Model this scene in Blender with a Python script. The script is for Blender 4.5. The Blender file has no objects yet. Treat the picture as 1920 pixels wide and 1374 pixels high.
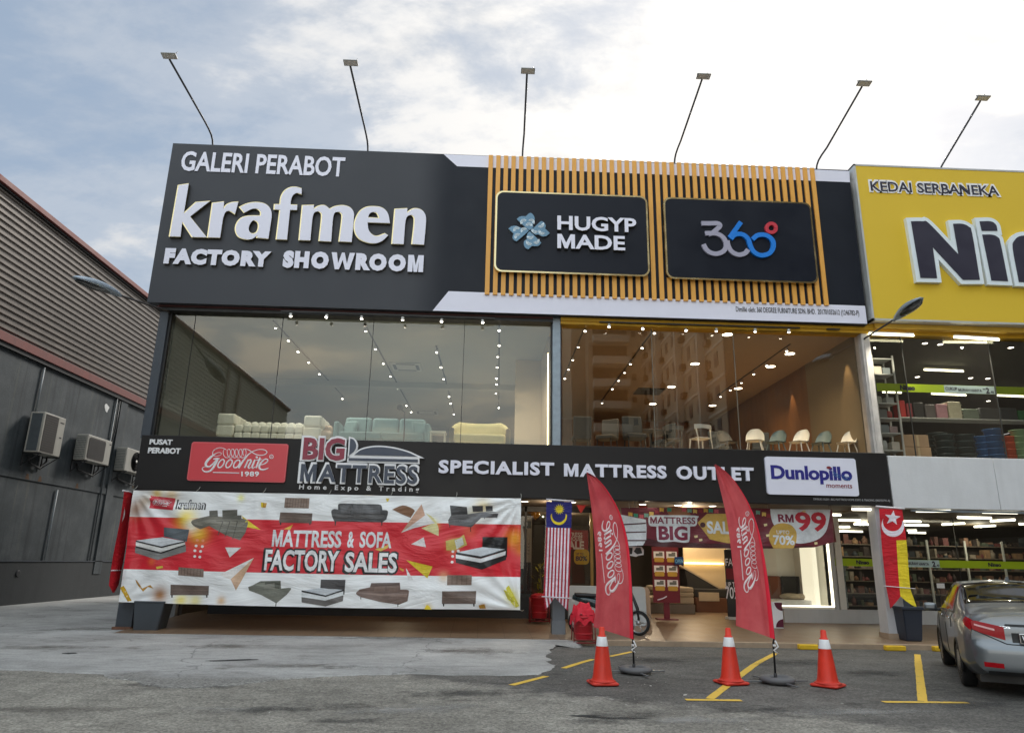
import bpy, bmesh, math, random
from mathutils import Vector, Matrix, noise as mnoise
from math import radians, sin, cos, pi, sqrt, atan2, exp
random.seed(7)
SC = bpy.context.scene
COL = SC.collection
rnd = random.uniform
FZ = .015          # level of the walkway at its front edge; it rises gently to the shopfronts
FIN = .155         # level of the shop floors
def FLR(y): return FZ + min(3.86, max(0.0, y-16.44))*.0363
def gz(x, y):
    """the bays fall slightly to a gutter in front of the walkway"""
    t = min(1, max(0, (y-12.4)/3.6)); t = t*t*(3-2*t); k = min(1, max(0, (x-1.3)/.9))
    return -.095*t*k if y < 16.6 else -.095*k

# ------------------------------------------------------------------ camera
FPX, CX, CY = 1332.0, 960.0, 687.0
CAMLOC = Vector((0.0, 0.0, 1.6))
YAW, PITCH, ROLL = radians(-2.24), radians(15.43), radians(1.044)
_f = Vector((-sin(YAW)*cos(PITCH), cos(YAW)*cos(PITCH), sin(PITCH)))
_r0 = Vector((cos(YAW), sin(YAW), 0))
_u0 = _r0.cross(_f)
_r = _r0*cos(ROLL) + _u0*sin(ROLL)
_u = -_r0*sin(ROLL) + _u0*cos(ROLL)

def ray(x, y):
    return _r*((x-CX)/FPX) - _u*((y-CY)/FPX) + _f

def P(x, y, ax=1, v=17.2):
    """photo pixel -> world point on the plane axis=v (used to survey real planes)"""
    d = ray(x, y)
    return CAMLOC + d*((v-CAMLOC[ax])/d[ax])

def make_camera():
    cd = bpy.data.cameras.new('camera'); o = bpy.data.objects.new('camera', cd); COL.objects.link(o)
    m = Matrix((( _r.x, _u.x, -_f.x, CAMLOC.x), (_r.y, _u.y, -_f.y, CAMLOC.y), (_r.z, _u.z, -_f.z, CAMLOC.z), (0, 0, 0, 1)))
    o.matrix_world = m
    cd.sensor_fit = 'HORIZONTAL'; cd.sensor_width = 36.0; cd.lens = 36.0*FPX/1920.0
    cd.clip_start = 0.05; cd.clip_end = 2000
    SC.camera = o
make_camera()

# ------------------------------------------------------------------ materials
def lin(c):
    c /= 255.0
    return c/12.92 if c <= 0.04045 else ((c+0.055)/1.055)**2.4
def rgb(r, g, b): return (lin(r), lin(g), lin(b), 1.0)

_M = {}
class NT:
    def __init__(s, nt): s.t = nt
    def n(s, typ, **kw):
        nd = s.t.nodes.new(typ)
        for k, v in kw.items():
            if k.startswith('i_'):
                key = k[2:]
                key = int(key) if key.isdigit() else key.replace('_', ' ')
                nd.inputs[key].default_value = v
            else: setattr(nd, k, v)
        return nd
    def l(s, a, b): s.t.links.new(a, b)
    def noise(s, vec, scale, detail=4, rough=.6):
        nd = s.n('ShaderNodeTexNoise', i_Scale=scale, i_Detail=detail, i_Roughness=rough)
        if vec is not None: s.l(vec, nd.inputs['Vector'])
        return nd
    def ramp(s, fac, stops, interp='LINEAR'):
        nd = s.n('ShaderNodeValToRGB'); cr = nd.color_ramp; cr.interpolation = interp
        while len(cr.elements) < len(stops): cr.elements.new(.5)
        for e, (p, c) in zip(cr.elements, stops):
            e.position = p; e.color = c if len(c) == 4 else (*c, 1)
        s.l(fac, nd.inputs[0]); return nd
    def mix(s, fac, a, b, blend='MIX'):
        nd = s.n('ShaderNodeMix', data_type='RGBA', blend_type=blend)
        for sock, v in ((nd.inputs[0], fac), (nd.inputs[6], a), (nd.inputs[7], b)):
            if hasattr(v, 'links') or hasattr(v, 'is_linked'): s.l(v, sock)
            else: sock.default_value = v
        return nd.outputs[2]
    def math(s, op, a, b=None, c=None, clamp=False):
        nd = s.n('ShaderNodeMath', operation=op, use_clamp=clamp)
        for i, v in enumerate((a, b, c)):
            if v is None: continue
            if hasattr(v, 'is_linked'): s.l(v, nd.inputs[i])
            else: nd.inputs[i].default_value = v
        return nd.outputs[0]

def newmat(name):
    m = bpy.data.materials.new(name); m.use_nodes = True
    t = NT(m.node_tree); b = m.node_tree.nodes['Principled BSDF']
    return m, t, b

def M(name, col=(.5, .5, .5, 1), rough=.6, var=.10, scale=3.0, bump=0.0, bscale=40.0, metal=0.0, spec=.5, coat=0.0, attr=None, stain=0.0, sheen=0.0):
    if name in _M: return _M[name]
    m, t, b = newmat(name)
    tc = t.n('ShaderNodeTexCoord')
    nz = t.noise(tc.outputs['Object'], scale, 5)
    lo, hi = 1-var, 1+var
    rm = t.ramp(nz.outputs[0], [(.25, (lo, lo, lo)), (.75, (hi, hi, hi))])
    base = col
    if attr:
        an = t.n('ShaderNodeAttribute', attribute_name=attr); base = an.outputs['Color']
    c = t.mix(1.0, base, rm.outputs[0], 'MULTIPLY')
    if stain:
        mp = t.n('ShaderNodeMapping'); mp.inputs['Scale'].default_value = (2.2, 2.2, .25)
        t.l(tc.outputs['Object'], mp.inputs[0])
        n2 = t.noise(mp.outputs[0], 1.6, 6, .65)
        r2 = t.ramp(n2.outputs[0], [(.48, (1, 1, 1)), (.72, (1-stain, 1-stain*1.05, 1-stain*1.1))])
        c = t.mix(1.0, c, r2.outputs[0], 'MULTIPLY')
    t.l(c, b.inputs['Base Color'])
    rr = t.ramp(nz.outputs[0], [(.3, (max(rough-.08, .02),)*3), (.7, (min(rough+.08, 1),)*3)])
    t.l(rr.outputs[0], b.inputs['Roughness'])
    b.inputs['Metallic'].default_value = metal
    b.inputs['Specular IOR Level'].default_value = spec
    b.inputs['Coat Weight'].default_value = coat
    if bump:
        n3 = t.noise(tc.outputs['Object'], bscale, 4)
        bp = t.n('ShaderNodeBump', i_Strength=bump, i_Distance=.02); t.l(n3.outputs[0], bp.inputs['Height'])
        t.l(bp.outputs[0], b.inputs['Normal'])
    _M[name] = m
    return m

def E(name, col, strength, sample=False):
    if name in _M: return _M[name]
    m, t, b = newmat(name)
    b.inputs['Base Color'].default_value = (.8, .8, .8, 1)
    b.inputs['Emission Color'].default_value = col
    b.inputs['Emission Strength'].default_value = strength
    if not sample: m.cycles.emission_sampling = 'NONE'
    _M[name] = m
    return m

def GLASS(name, tint=(.8, .85, .82, 1), refl=.09, extra=1.0):
    """plate glass: see-through with a Fresnel mirror layer"""
    if name in _M: return _M[name]
    m = bpy.data.materials.new(name); m.use_nodes = True
    nt = m.node_tree; nt.nodes.clear(); t = NT(nt)
    out = t.n('ShaderNodeOutputMaterial')
    tr = t.n('ShaderNodeBsdfTransparent', i_Color=tint)
    gl = t.n('ShaderNodeBsdfGlossy', i_Roughness=.004, i_Color=(.96, .94, .88, 1))
    fr = t.n('ShaderNodeFresnel', i_IOR=1.5)
    f2 = t.math('MULTIPLY_ADD', fr.outputs[0], extra, refl-.04*extra, clamp=True)
    tc = t.n('ShaderNodeTexCoord'); nz = t.noise(tc.outputs['Object'], .45, 2)
    bp = t.n('ShaderNodeBump', i_Strength=.03, i_Distance=.05); t.l(nz.outputs[0], bp.inputs['Height'])
    t.l(bp.outputs[0], gl.inputs['Normal'])
    mx = t.n('ShaderNodeMixShader'); t.l(f2, mx.inputs[0]); t.l(tr.outputs[0], mx.inputs[1]); t.l(gl.outputs[0], mx.inputs[2])
    t.l(mx.outputs[0], out.inputs[0])
    _M[name] = m
    return m

# ------------------------------------------------------------------ mesh builder
class MB:
    def __init__(s, mat=None):
        s.bm = bmesh.new(); s.mats = []; s.mi = 0; s.xf = None
        if mat: s.use(mat)
    def use(s, m):
        if m not in s.mats: s.mats.append(m)
        s.mi = s.mats.index(m); return s
    def _v(s, p):
        p = Vector(p)
        return s.bm.verts.new(s.xf @ p if s.xf else p)
    def face(s, vs, sm=False):
        try: f = s.bm.faces.new(vs)
        except ValueError: return None
        f.material_index = s.mi; f.smooth = sm; return f
    def poly(s, pts): return s.face([s._v(p) for p in pts])
    def mesh(s, verts, faces, sm=False):
        vs = [s._v(p) for p in verts]
        for f in faces: s.face([vs[i] for i in f], sm)
        return vs
    def box(s, x0, x1, y0, y1, z0, z1, bev=0, seg=2, mtx=None):
        if x0 > x1: x0, x1 = x1, x0
        if y0 > y1: y0, y1 = y1, y0
        if z0 > z1: z0, z1 = z1, z0
        c = [(x, y, z) for x in (x0, x1) for y in (y0, y1) for z in (z0, z1)]
        if mtx: c = [mtx @ Vector(p) for p in c]
        vs = s.mesh(c, [(0, 1, 3, 2), (4, 6, 7, 5), (0, 4, 5, 1), (2, 3, 7, 6), (0, 2, 6, 4), (1, 5, 7, 3)])
        if bev:
            es = list({e for v in vs for e in v.link_edges})
            r = bmesh.ops.bevel(s.bm, geom=es, offset=bev, segments=seg, profile=.5, affect='EDGES')
            for f in r['faces']: f.material_index = s.mi; f.smooth = True
        return vs
    def cbox(s, c, size, rz=0, bev=0, rx=0, ry=0, seg=2):
        m = Matrix.Translation(c) @ Matrix.Rotation(rz, 4, 'Z') @ Matrix.Rotation(ry, 4, 'Y') @ Matrix.Rotation(rx, 4, 'X')
        a, b, d = size[0]/2, size[1]/2, size[2]/2
        return s.box(-a, a, -b, b, -d, d, bev, seg, m)
    def prism(s, pts, d0, d1, mp, sm=False):
        """pts 2-D loop, mp(u,v,d)->3-D, extruded from d0 to d1"""
        n = len(pts)
        a = [s._v(mp(u, v, d0)) for u, v in pts]; b = [s._v(mp(u, v, d1)) for u, v in pts]
        s.face(a); s.face(b[::-1])
        for i in range(n): s.face([a[i], b[i], b[(i+1) % n], a[(i+1) % n]], sm)
    def tube(s, path, r, seg=8, caps=True, sm=True, squash=None):
        path = [Vector(p) for p in path]; n = len(path)
        rs = r if isinstance(r, (list, tuple)) else [r]*n
        rings = []; t0 = (path[1]-path[0]).normalized()
        ref = Vector((0, 0, 1)) if abs(t0.z) < .9 else Vector((1, 0, 0))
        nrm = t0.cross(ref).normalized()
        for i in range(n):
            t = (path[min(i+1, n-1)] - path[max(i-1, 0)])
            t = t.normalized() if t.length > 1e-9 else t0
            nrm = (nrm - t*nrm.dot(t))
            nrm = nrm.normalized() if nrm.length > 1e-6 else t.orthogonal().normalized()
            bi = t.cross(nrm)
            rings.append([s._v(path[i] + (nrm*cos(2*pi*k/seg) + bi*sin(2*pi*k/seg)*(squash or 1))*rs[i]) for k in range(seg)])
        for i in range(n-1):
            for k in range(seg):
                s.face([rings[i][k], rings[i][(k+1) % seg], rings[i+1][(k+1) % seg], rings[i+1][k]], sm)
        if caps: s.face(rings[0][::-1]); s.face(rings[-1])
    def lathe(s, prof, c=(0, 0, 0), seg=20, axis=None, sm=True, sx=1, sy=1, caps=True):
        """profile [(r,z)] about z; axis = 4x4 matrix"""
        c = Vector(c); rings = []
        for r, z in prof:
            ring = []
            for k in range(seg):
                p = Vector((r*cos(2*pi*k/seg)*sx, r*sin(2*pi*k/seg)*sy, z))
                if axis: p = axis @ p
                ring.append(s._v(c+p))
            rings.append(ring)
        for a, b in zip(rings, rings[1:]):
            for k in range(seg): s.face([a[k], a[(k+1) % seg], b[(k+1) % seg], b[k]], sm)
        if caps and prof[0][0] > 1e-4: s.face(rings[0][::-1])
        if caps and prof[-1][0] > 1e-4: s.face(rings[-1])
    def disc(s, c, r, nrm=(0, 0, -1), seg=14):
        c = Vector(c); n = Vector(nrm).normalized(); a = n.orthogonal().normalized(); b = n.cross(a)
        s.poly([c + (a*cos(2*pi*k/seg)+b*sin(2*pi*k/seg))*r for k in range(seg)])
    def ball(s, c, r, sx=1, sy=1, sz=1, seg=14, rings=8, jit=0):
        c = Vector(c); g = []
        for i in range(rings+1):
            th = pi*i/rings
            g.append([s._v(c + Vector((r*sx*sin(th)*cos(2*pi*k/seg), r*sy*sin(th)*sin(2*pi*k/seg), r*sz*cos(th)))*(1+rnd(-jit, jit))) for k in range(seg)])
        for i in range(rings):
            for k in range(seg): s.face([g[i][k], g[i+1][k], g[i+1][(k+1) % seg], g[i][(k+1) % seg]], True)
    def grid(s, fn, nu, nv, sm=True, flip=False):
        g = [[s._v(fn(i/nu, j/nv)) for j in range(nv+1)] for i in range(nu+1)]
        for i in range(nu):
            for j in range(nv):
                q = [g[i][j], g[i+1][j], g[i+1][j+1], g[i][j+1]]
                s.face(q[::-1] if flip else q, sm)
        return g
    def tess(s, L, faces=None):
        for _ in range(6):
            es = [e for e in s.bm.edges if e.calc_length() > L]
            if not es: break
            bmesh.ops.triangulate(s.bm, faces=[f for f in s.bm.faces if len(f.verts) > 3])
            es = [e for e in s.bm.edges if e.calc_length() > L]
            bmesh.ops.subdivide_edges(s.bm, edges=es, cuts=1)
        bmesh.ops.triangulate(s.bm, faces=[f for f in s.bm.faces if len(f.verts) > 4])
    def warp(s, fn):
        for v in s.bm.verts: v.co = fn(v.co)
    def build(s, name, parent=None, smooth=None, weld=True):
        bm = s.bm
        if weld: bmesh.ops.remove_doubles(bm, verts=bm.verts, dist=1e-5)
        bmesh.ops.recalc_face_normals(bm, faces=bm.faces)
        if smooth is not None:
            for f in bm.faces: f.smooth = smooth
        me = bpy.data.meshes.new(name); bm.to_mesh(me); bm.free()
        for m in s.mats: me.materials.append(m)
        o = bpy.data.objects.new(name, me); COL.objects.link(o)
        if parent is not None:
            o.parent = parent
            off = Vector((0, 0, 0)); q = parent
            while q is not None: off += q.location; q = q.parent
            if parent.type == 'EMPTY': o.matrix_parent_inverse = Matrix.Translation(-off)
        return o

def tag(o, label, cat, group=None):
    o['label'] = label; o['category'] = cat
    if group: o['group'] = group
    return o
def thing(name, label, cat, loc=(0, 0, 0), group=None):
    o = bpy.data.objects.new(name, None); COL.objects.link(o); o.location = loc; o.empty_display_size = .2
    return tag(o, label, cat, group)
def struct(o): o['kind'] = 'structure'; return o
def dup(root, loc, rotz=None, label=None, group=None, scale=None):
    r = root.copy(); COL.objects.link(r); r.location = loc
    if rotz is not None: r.rotation_euler = (0, 0, rotz)
    if label: r['label'] = label
    if group: r['group'] = group
    if scale: r.scale = (scale,)*3
    for ch in list(root.children):
        c = ch.copy(); COL.objects.link(c); c.parent = r
        for g in list(ch.children):
            d = g.copy(); COL.objects.link(d); d.parent = c
    return r
def recolor(root, old, new):
    """give one copy its own colour: new mesh data with another material"""
    for ch in root.children_recursive:
        if ch.type == 'MESH' and old.name in [m.name for m in ch.data.materials]:
            ch.data = ch.data.copy()
            for i, m in enumerate(ch.data.materials):
                if m.name == old.name: ch.data.materials[i] = new

# ------------------------------------------------------------------ lettering and flat artwork
def curve_to_raw(cu):
    ob = bpy.data.objects.new('tmp', cu); COL.objects.link(ob)
    dg = bpy.context.evaluated_depsgraph_get(); dg.update()
    me = bpy.data.meshes.new_from_object(ob.evaluated_get(dg))
    vs = [v.co.copy() for v in me.vertices]; fs = [tuple(p.vertices) for p in me.polygons]; ns = [p.normal.copy() for p in me.polygons]
    bpy.data.objects.remove(ob); bpy.data.meshes.remove(me); bpy.data.curves.remove(cu)
    return vs, fs, ns
_ADV = {}
def _adv(ch):
    if ch not in _ADV:
        w = lambda s: (lambda v: max(p.x for p in v)-min(p.x for p in v))(_plain(s, 0, 0)[0])
        _ADV[ch] = w('I'+ch+'I')-w('II')
    return _ADV[ch]
def _plain(s, bold, ext, space=1.0, res=3):
    cu = bpy.data.curves.new('t', 'FONT'); cu.body = s; cu.size = 1.0; cu.offset = bold; cu.extrude = ext
    cu.space_character = space; cu.resolution_u = res; cu.fill_mode = 'BOTH' if ext else 'FRONT'
    return curve_to_raw(cu)
def text_raw(s, bold=0.0, ext=0.0, space=1.0, res=3):
    if bold < .012 or not set(s) & set('MWN'): return _plain(s, bold, ext, space, res)
    # heavy M, N and W are drawn as clean outlines: thickening the font's own would fold them over
    hv = _plain('H', 0, 0)[0]; h = max(p.y for p in hv); hx0 = min(p.x for p in hv)
    V, F, N = [], [], []; x = 0.0; t = .095+1.9*bold; o = bold
    for ch in s:
        a = _adv(ch) if ch != ' ' else .30
        if ch in 'MWN':
            gv = _plain(ch, 0, 0)[0]; w = max(p.x for p in gv)-min(p.x for p in gv); x0, x1, y0, y1 = x+hx0*.8-o, x+hx0*.8+w+o, -o, h+o; W = x1-x0; H = y1-y0; k = t*.62
            if ch == 'M': lp = [(0, 0), (0, H), (t*1.15, H), (W/2, H*.40), (W-t*1.15, H), (W, H), (W, 0), (W-t, 0), (W-t, H*.62), (W/2+k*.6, 0), (W/2-k*.6, 0), (t, H*.62), (t, 0)]
            elif ch == 'N': lp = [(0, 0), (0, H), (t*1.1, H), (W-t, H*.40), (W-t, H), (W, H), (W, 0), (W-t*1.1, 0), (t, H*.60), (t, 0)]
            else: lp = [(0, H), (t*1.1, H), (W*.28+k*.25, H*.36), (W/2-k*.45, H), (W/2+k*.45, H), (W*.72-k*.25, H*.36), (W-t*1.1, H), (W, H), (W*.72+k*.7, 0), (W*.72-k*.7, 0), (W/2, H*.56), (W*.28+k*.7, 0), (W*.28-k*.7, 0)]
            r = loops_raw([[(x0+px, y0+py) for px, py in lp]], 0, ext); dx = 0
        elif ch == ' ': x += a*space; continue
        else: r = _plain(ch, bold, ext, 1, res); dx = x
        b = len(V); V += [v+Vector((dx, 0, 0)) for v in r[0]]; F += [tuple(i+b for i in f) for f in r[1]]; N += r[2]
        x += a*space
    return V, F, N
def loops_raw(loops, offset=0.0, ext=0.0):
    cu = bpy.data.curves.new('t', 'CURVE'); cu.dimensions = '2D'; cu.fill_mode = 'BOTH'; cu.extrude = ext; cu.offset = offset
    for lp in loops:
        sp = cu.splines.new('POLY'); sp.points.add(len(lp)-1)
        for p, q in zip(sp.points, lp): p.co = (q[0], q[1], 0, 1)
        sp.use_cyclic_u = True
    return curve_to_raw(cu)
def smooth_loop(pts, n=4):
    """points (x,y) are corners, (x,y,1) are smooth"""
    out = []; m = len(pts)
    for i in range(m):
        p0, p1, p2, p3 = pts[(i-1) % m], pts[i], pts[(i+1) % m], pts[(i+2) % m]
        a, b, c, d = (Vector(p[:2]) for p in (p0, p1, p2, p3))
        s1, s2 = len(p1) > 2, len(p2) > 2
        if not s1 and not s2: out.append(tuple(b)); continue
        t1 = (c-a)*.5 if s1 else (c-b); t2 = (d-b)*.5 if s2 else (c-b)
        for k in range(n):
            t = k/n; h = (2*t**3-3*t**2+1, t**3-2*t**2+t, -2*t**3+3*t**2, t**3-t**2)
            q = b*h[0] + t1*h[1] + c*h[2] + t2*h[3]; out.append(tuple(q))
    return out
def smooth_path(pts, n=5):
    out = []; m = len(pts)
    for i in range(m-1):
        a, b, c, d = (Vector(pts[max(0, min(m-1, j))]) for j in (i-1, i, i+1, i+2))
        for k in range(n):
            t = k/n
            out.append(.5*((2*b) + (c-a)*t + (2*a-5*b+4*c-d)*t*t + (3*b-a-3*c+d)*t**3))
    out.append(Vector(pts[-1])); return out

def put_raw(mb, raw, mp, m_front, m_side=None):
    vs, fs, ns = raw
    new = [mb._v(mp(v.x, v.y, v.z)) for v in vs]
    for f, n in zip(fs, ns):
        mb.use(m_side if (m_side and abs(n.z) < .5) else m_front)
        mb.face([new[i] for i in f])
def fit_map(raw, X0, Z0, X1, Z1, Y, shear=0.0):
    vs = raw[0]
    x0 = min(v.x for v in vs); x1 = max(v.x for v in vs); y0 = min(v.y for v in vs); y1 = max(v.y for v in vs)
    sx = (X1-X0)/max(x1-x0, 1e-6); sz = (Z1-Z0)/max(y1-y0, 1e-6)
    return lambda x, y, z: Vector((X0+(x-x0)*sx+(y-y0)*sz*shear, Y-z, Z0+(y-y0)*sz))
def sign_text(mb, s, p0, p1, Y, m, bold=.02, ext=0.0, side=None, shear=0.0, space=1.0, grow=0.0):
    """text whose box runs from photo pixel p0 (lower left) to p1 (upper right) on the sign plane Y"""
    a, b = P(*p0, 1, Y), P(*p1, 1, Y)
    raw = text_raw(s, bold, ext, space)
    put_raw(mb, raw, fit_map(raw, a.x-grow, a.z-grow, b.x+grow, b.z+grow, Y, shear), m, side)
def px_loop(pts, Y, x0=0, y0=0, sc=1.0):
    """zoomed pixel loop -> (X,Z) on plane Y"""
    out = []
    for p in pts:
        q = P(x0+p[0]/sc, y0+p[1]/sc, 1, Y); out.append((q.x, q.z) + tuple(p[2:]))
    return out
def flat(mb, loop, Y, m, ext=0.0, side=None, offset=0.0):
    loops = loop if isinstance(loop[0][0], (tuple, list)) else [loop]
    put_raw(mb, loops_raw([[q[:2] for q in l] for l in loops], offset, ext), lambda x, y, z: Vector((x, Y-z, y)), m, side)
def stroke(mb, pts, w, mp, h=.006, n=5, flat_top=False):
    """brush stroke along a 2-D path, widths w (list or number); mp(u,v,d)"""
    ws = w if isinstance(w, (list, tuple)) else [w]*len(pts)
    path = smooth_path([Vector((p[0], p[1], ww)) for p, ww in zip(pts, ws)], n) if n > 1 else [Vector((p[0], p[1], ww)) for p, ww in zip(pts, ws)]
    L, Rr, C, C2 = [], [], [], []
    for i, p in enumerate(path):
        t = path[min(i+1, len(path)-1)] - path[max(i-1, 0)]; t = Vector((t.x, t.y))
        if t.length < 1e-9: t = Vector((1, 0))
        t.normalize(); nn = Vector((-t.y, t.x))*p.z/2
        L.append(mb._v(mp(p.x+nn.x, p.y+nn.y, 0.0005))); Rr.append(mb._v(mp(p.x-nn.x, p.y-nn.y, 0.0005)))
        if flat_top:
            C.append(mb._v(mp(p.x+nn.x*.97, p.y+nn.y*.97, h))); C2.append(mb._v(mp(p.x-nn.x*.97, p.y-nn.y*.97, h)))
        else:
            C.append(mb._v(mp(p.x, p.y, h)))
    if not flat_top: C2 = C
    for i in range(len(path)-1):
        mb.face([L[i], L[i+1], C[i+1], C[i]]); mb.face([C2[i], C2[i+1], Rr[i+1], Rr[i]])
        if flat_top: mb.face([C[i], C[i+1], C2[i+1], C2[i]])
    if flat_top:
        mb.face([L[0], C[0], C2[0], Rr[0]]); mb.face([Rr[-1], C2[-1], C[-1], L[-1]])
# ------------------------------------------------------------------ sky, sun, render settings
SUNDIR = ray(1560, 60).normalized()
def make_world():
    w = bpy.data.worlds.new('World'); SC.world = w; w.use_nodes = True
    nt = w.node_tree; nt.nodes.clear(); t = NT(nt)
    out = t.n('ShaderNodeOutputWorld'); bg = t.n('ShaderNodeBackground'); bg.inputs['Strength'].default_value = .1
    sky = t.n('ShaderNodeTexSky', sky_type='NISHITA', sun_disc=False, sun_elevation=math.asin(SUNDIR.z),
              sun_rotation=atan2(SUNDIR.x, SUNDIR.y), air_density=1.0, dust_density=2.0, ozone_density=1.0)
    tc = t.n('ShaderNodeTexCoord'); d = tc.outputs['Generated']
    sp = t.n('ShaderNodeSeparateXYZ'); t.l(d, sp.inputs[0])
    zz = t.math('ADD', t.math('MAXIMUM', sp.outputs[2], 0.0), .22)
    cb = t.n('ShaderNodeCombineXYZ'); t.l(t.math('DIVIDE', sp.outputs[0], zz), cb.inputs[0]); t.l(t.math('DIVIDE', sp.outputs[1], zz), cb.inputs[1])
    mp = t.n('ShaderNodeMapping'); mp.inputs['Location'].default_value = (1.7, .4, 0); mp.inputs['Rotation'].default_value = (0, 0, .5); mp.inputs['Scale'].default_value = (1, 1.5, 1)
    t.l(cb.outputs[0], mp.inputs[0])
    n1 = t.noise(mp.outputs[0], 1.55, 9, .58); n1.inputs['Distortion'].default_value = .35
    n2 = t.noise(mp.outputs[0], 4.2, 8, .62); n2.inputs['Distortion'].default_value = .2
    # how near a direction is to the bright part of the sky
    dt = t.n('ShaderNodeVectorMath', operation='DOT_PRODUCT'); t.l(d, dt.inputs[0]); dt.inputs[1].default_value = SUNDIR
    glow = t.math('POWER', t.math('MAXIMUM', dt.outputs['Value'], 0.0), 5.0)
    wide = t.math('POWER', t.math('MAXIMUM', dt.outputs['Value'], 0.0), 3.0)
    hor = t.math('POWER', t.math('SUBTRACT', 1.0, t.math('MAXIMUM', sp.outputs[2], 0.0), clamp=True), 4.0)
    n4 = t.noise(mp.outputs[0], 11, 6, .6)
    s = t.math('ADD', n1.outputs[0], t.math('MULTIPLY', n2.outputs[0], .42)); s = t.math('ADD', s, t.math('MULTIPLY_ADD', n4.outputs[0], .14, -.105))
    s = t.math('ADD', s, t.math('MULTIPLY', wide, .30))
    s = t.math('ADD', s, t.math('MULTIPLY', hor, .38))
    cov = t.ramp(s, [(.64, (0, 0, 0)), (.84, (.30,)*3), (1.06, (.95,)*3)], 'EASE')
    blue = t.mix(.85, sky.outputs[0], (1.95, 2.45, 3.12, 1))
    # cloud: white, with greyer bellies, brighter toward the sun
    sh = t.ramp(t.math('ADD', n2.outputs[0], t.math('MULTIPLY', n1.outputs[0], .4)), [(.42, (3.3, 3.5, 3.8)), (.56, (4.7, 4.8, 4.95)), (.74, (5.7, 5.72, 5.75))])
    gl = t.mix(1.0, sh.outputs[0], (1, 1, 1, 1), 'MULTIPLY')
    g2 = t.n('ShaderNodeVectorMath', operation='SCALE'); t.l(gl, g2.inputs[0]); t.l(t.math('MULTIPLY_ADD', glow, .38, .75), g2.inputs['Scale'])
    warm = t.mix(t.math('MULTIPLY', glow, .55), (1, 1, 1, 1), (1.08, 1.0, .88, 1)); wv_ = t.mix(1.0, g2.outputs[0], warm, 'MULTIPLY')
    c = t.mix(cov.outputs[0], blue, wv_)
    # unseen sky behind the camera and overhead is boosted to light facade and ground
    bk = t.math('MULTIPLY_ADD', t.math('MAXIMUM', t.math('ADD', t.math('MULTIPLY', sp.outputs[1], -.7), t.math('MULTIPLY', sp.outputs[2], .55)), 0.0), BACKSKY, 1.0)
    c = t.mix(t.math('MULTIPLY', t.math('SUBTRACT', bk, 1.0), .45, clamp=True), c, t.mix(1.0, c, (1.09, 1.0, .86, 1), 'MULTIPLY'))
    g3 = t.n('ShaderNodeVectorMath', operation='SCALE'); t.l(c, g3.inputs[0]); t.l(bk, g3.inputs['Scale'])
    t.l(g3.outputs[0], bg.inputs[0]); t.l(bg.outputs[0], out.inputs[0])
BACKSKY = 3.7
make_world()
def make_sun():
    l = bpy.data.lights.new('sun', 'SUN'); l.energy = 1.5; l.angle = radians(14); l.color = (1, .95, .88)
    o = bpy.data.objects.new('sun', l); COL.objects.link(o)
    o.rotation_euler = (-SUNDIR).to_track_quat('-Z', 'Y').to_euler()
make_sun()
SC.view_settings.view_transform = 'Standard'; SC.view_settings.look = 'None'
SC.view_settings.exposure = .86; SC.view_settings.gamma = 1; SC.view_settings.use_curve_mapping = False
SC.render.engine = 'CYCLES'
SC.cycles.use_denoising = True
try: SC.cycles.denoiser = 'OPENIMAGEDENOISE'
except Exception: pass
SC.cycles.max_bounces = 8; SC.cycles.diffuse_bounces = 3; SC.cycles.glossy_bounces = 4; SC.cycles.transparent_max_bounces = 12
SC.cycles.sample_clamp_indirect = 4.0; SC.cycles.caustics_reflective = False; SC.cycles.caustics_refractive = False

def lamp(name, loc, energy, col=(1, .85, .65), radius=.05, spot=None, aim=None, blend=.6):
    l = bpy.data.lights.new(name, 'SPOT' if spot else 'POINT'); l.energy = energy; l.color = col; l.shadow_soft_size = min(radius, .02)
    o = bpy.data.objects.new(name, l); COL.objects.link(o); o.location = loc
    if spot:
        l.spot_size = radians(spot); l.spot_blend = blend
        if aim is not None: o.rotation_euler = (Vector(aim)-Vector(loc)).to_track_quat('-Z', 'Y').to_euler()
    return o

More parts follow.
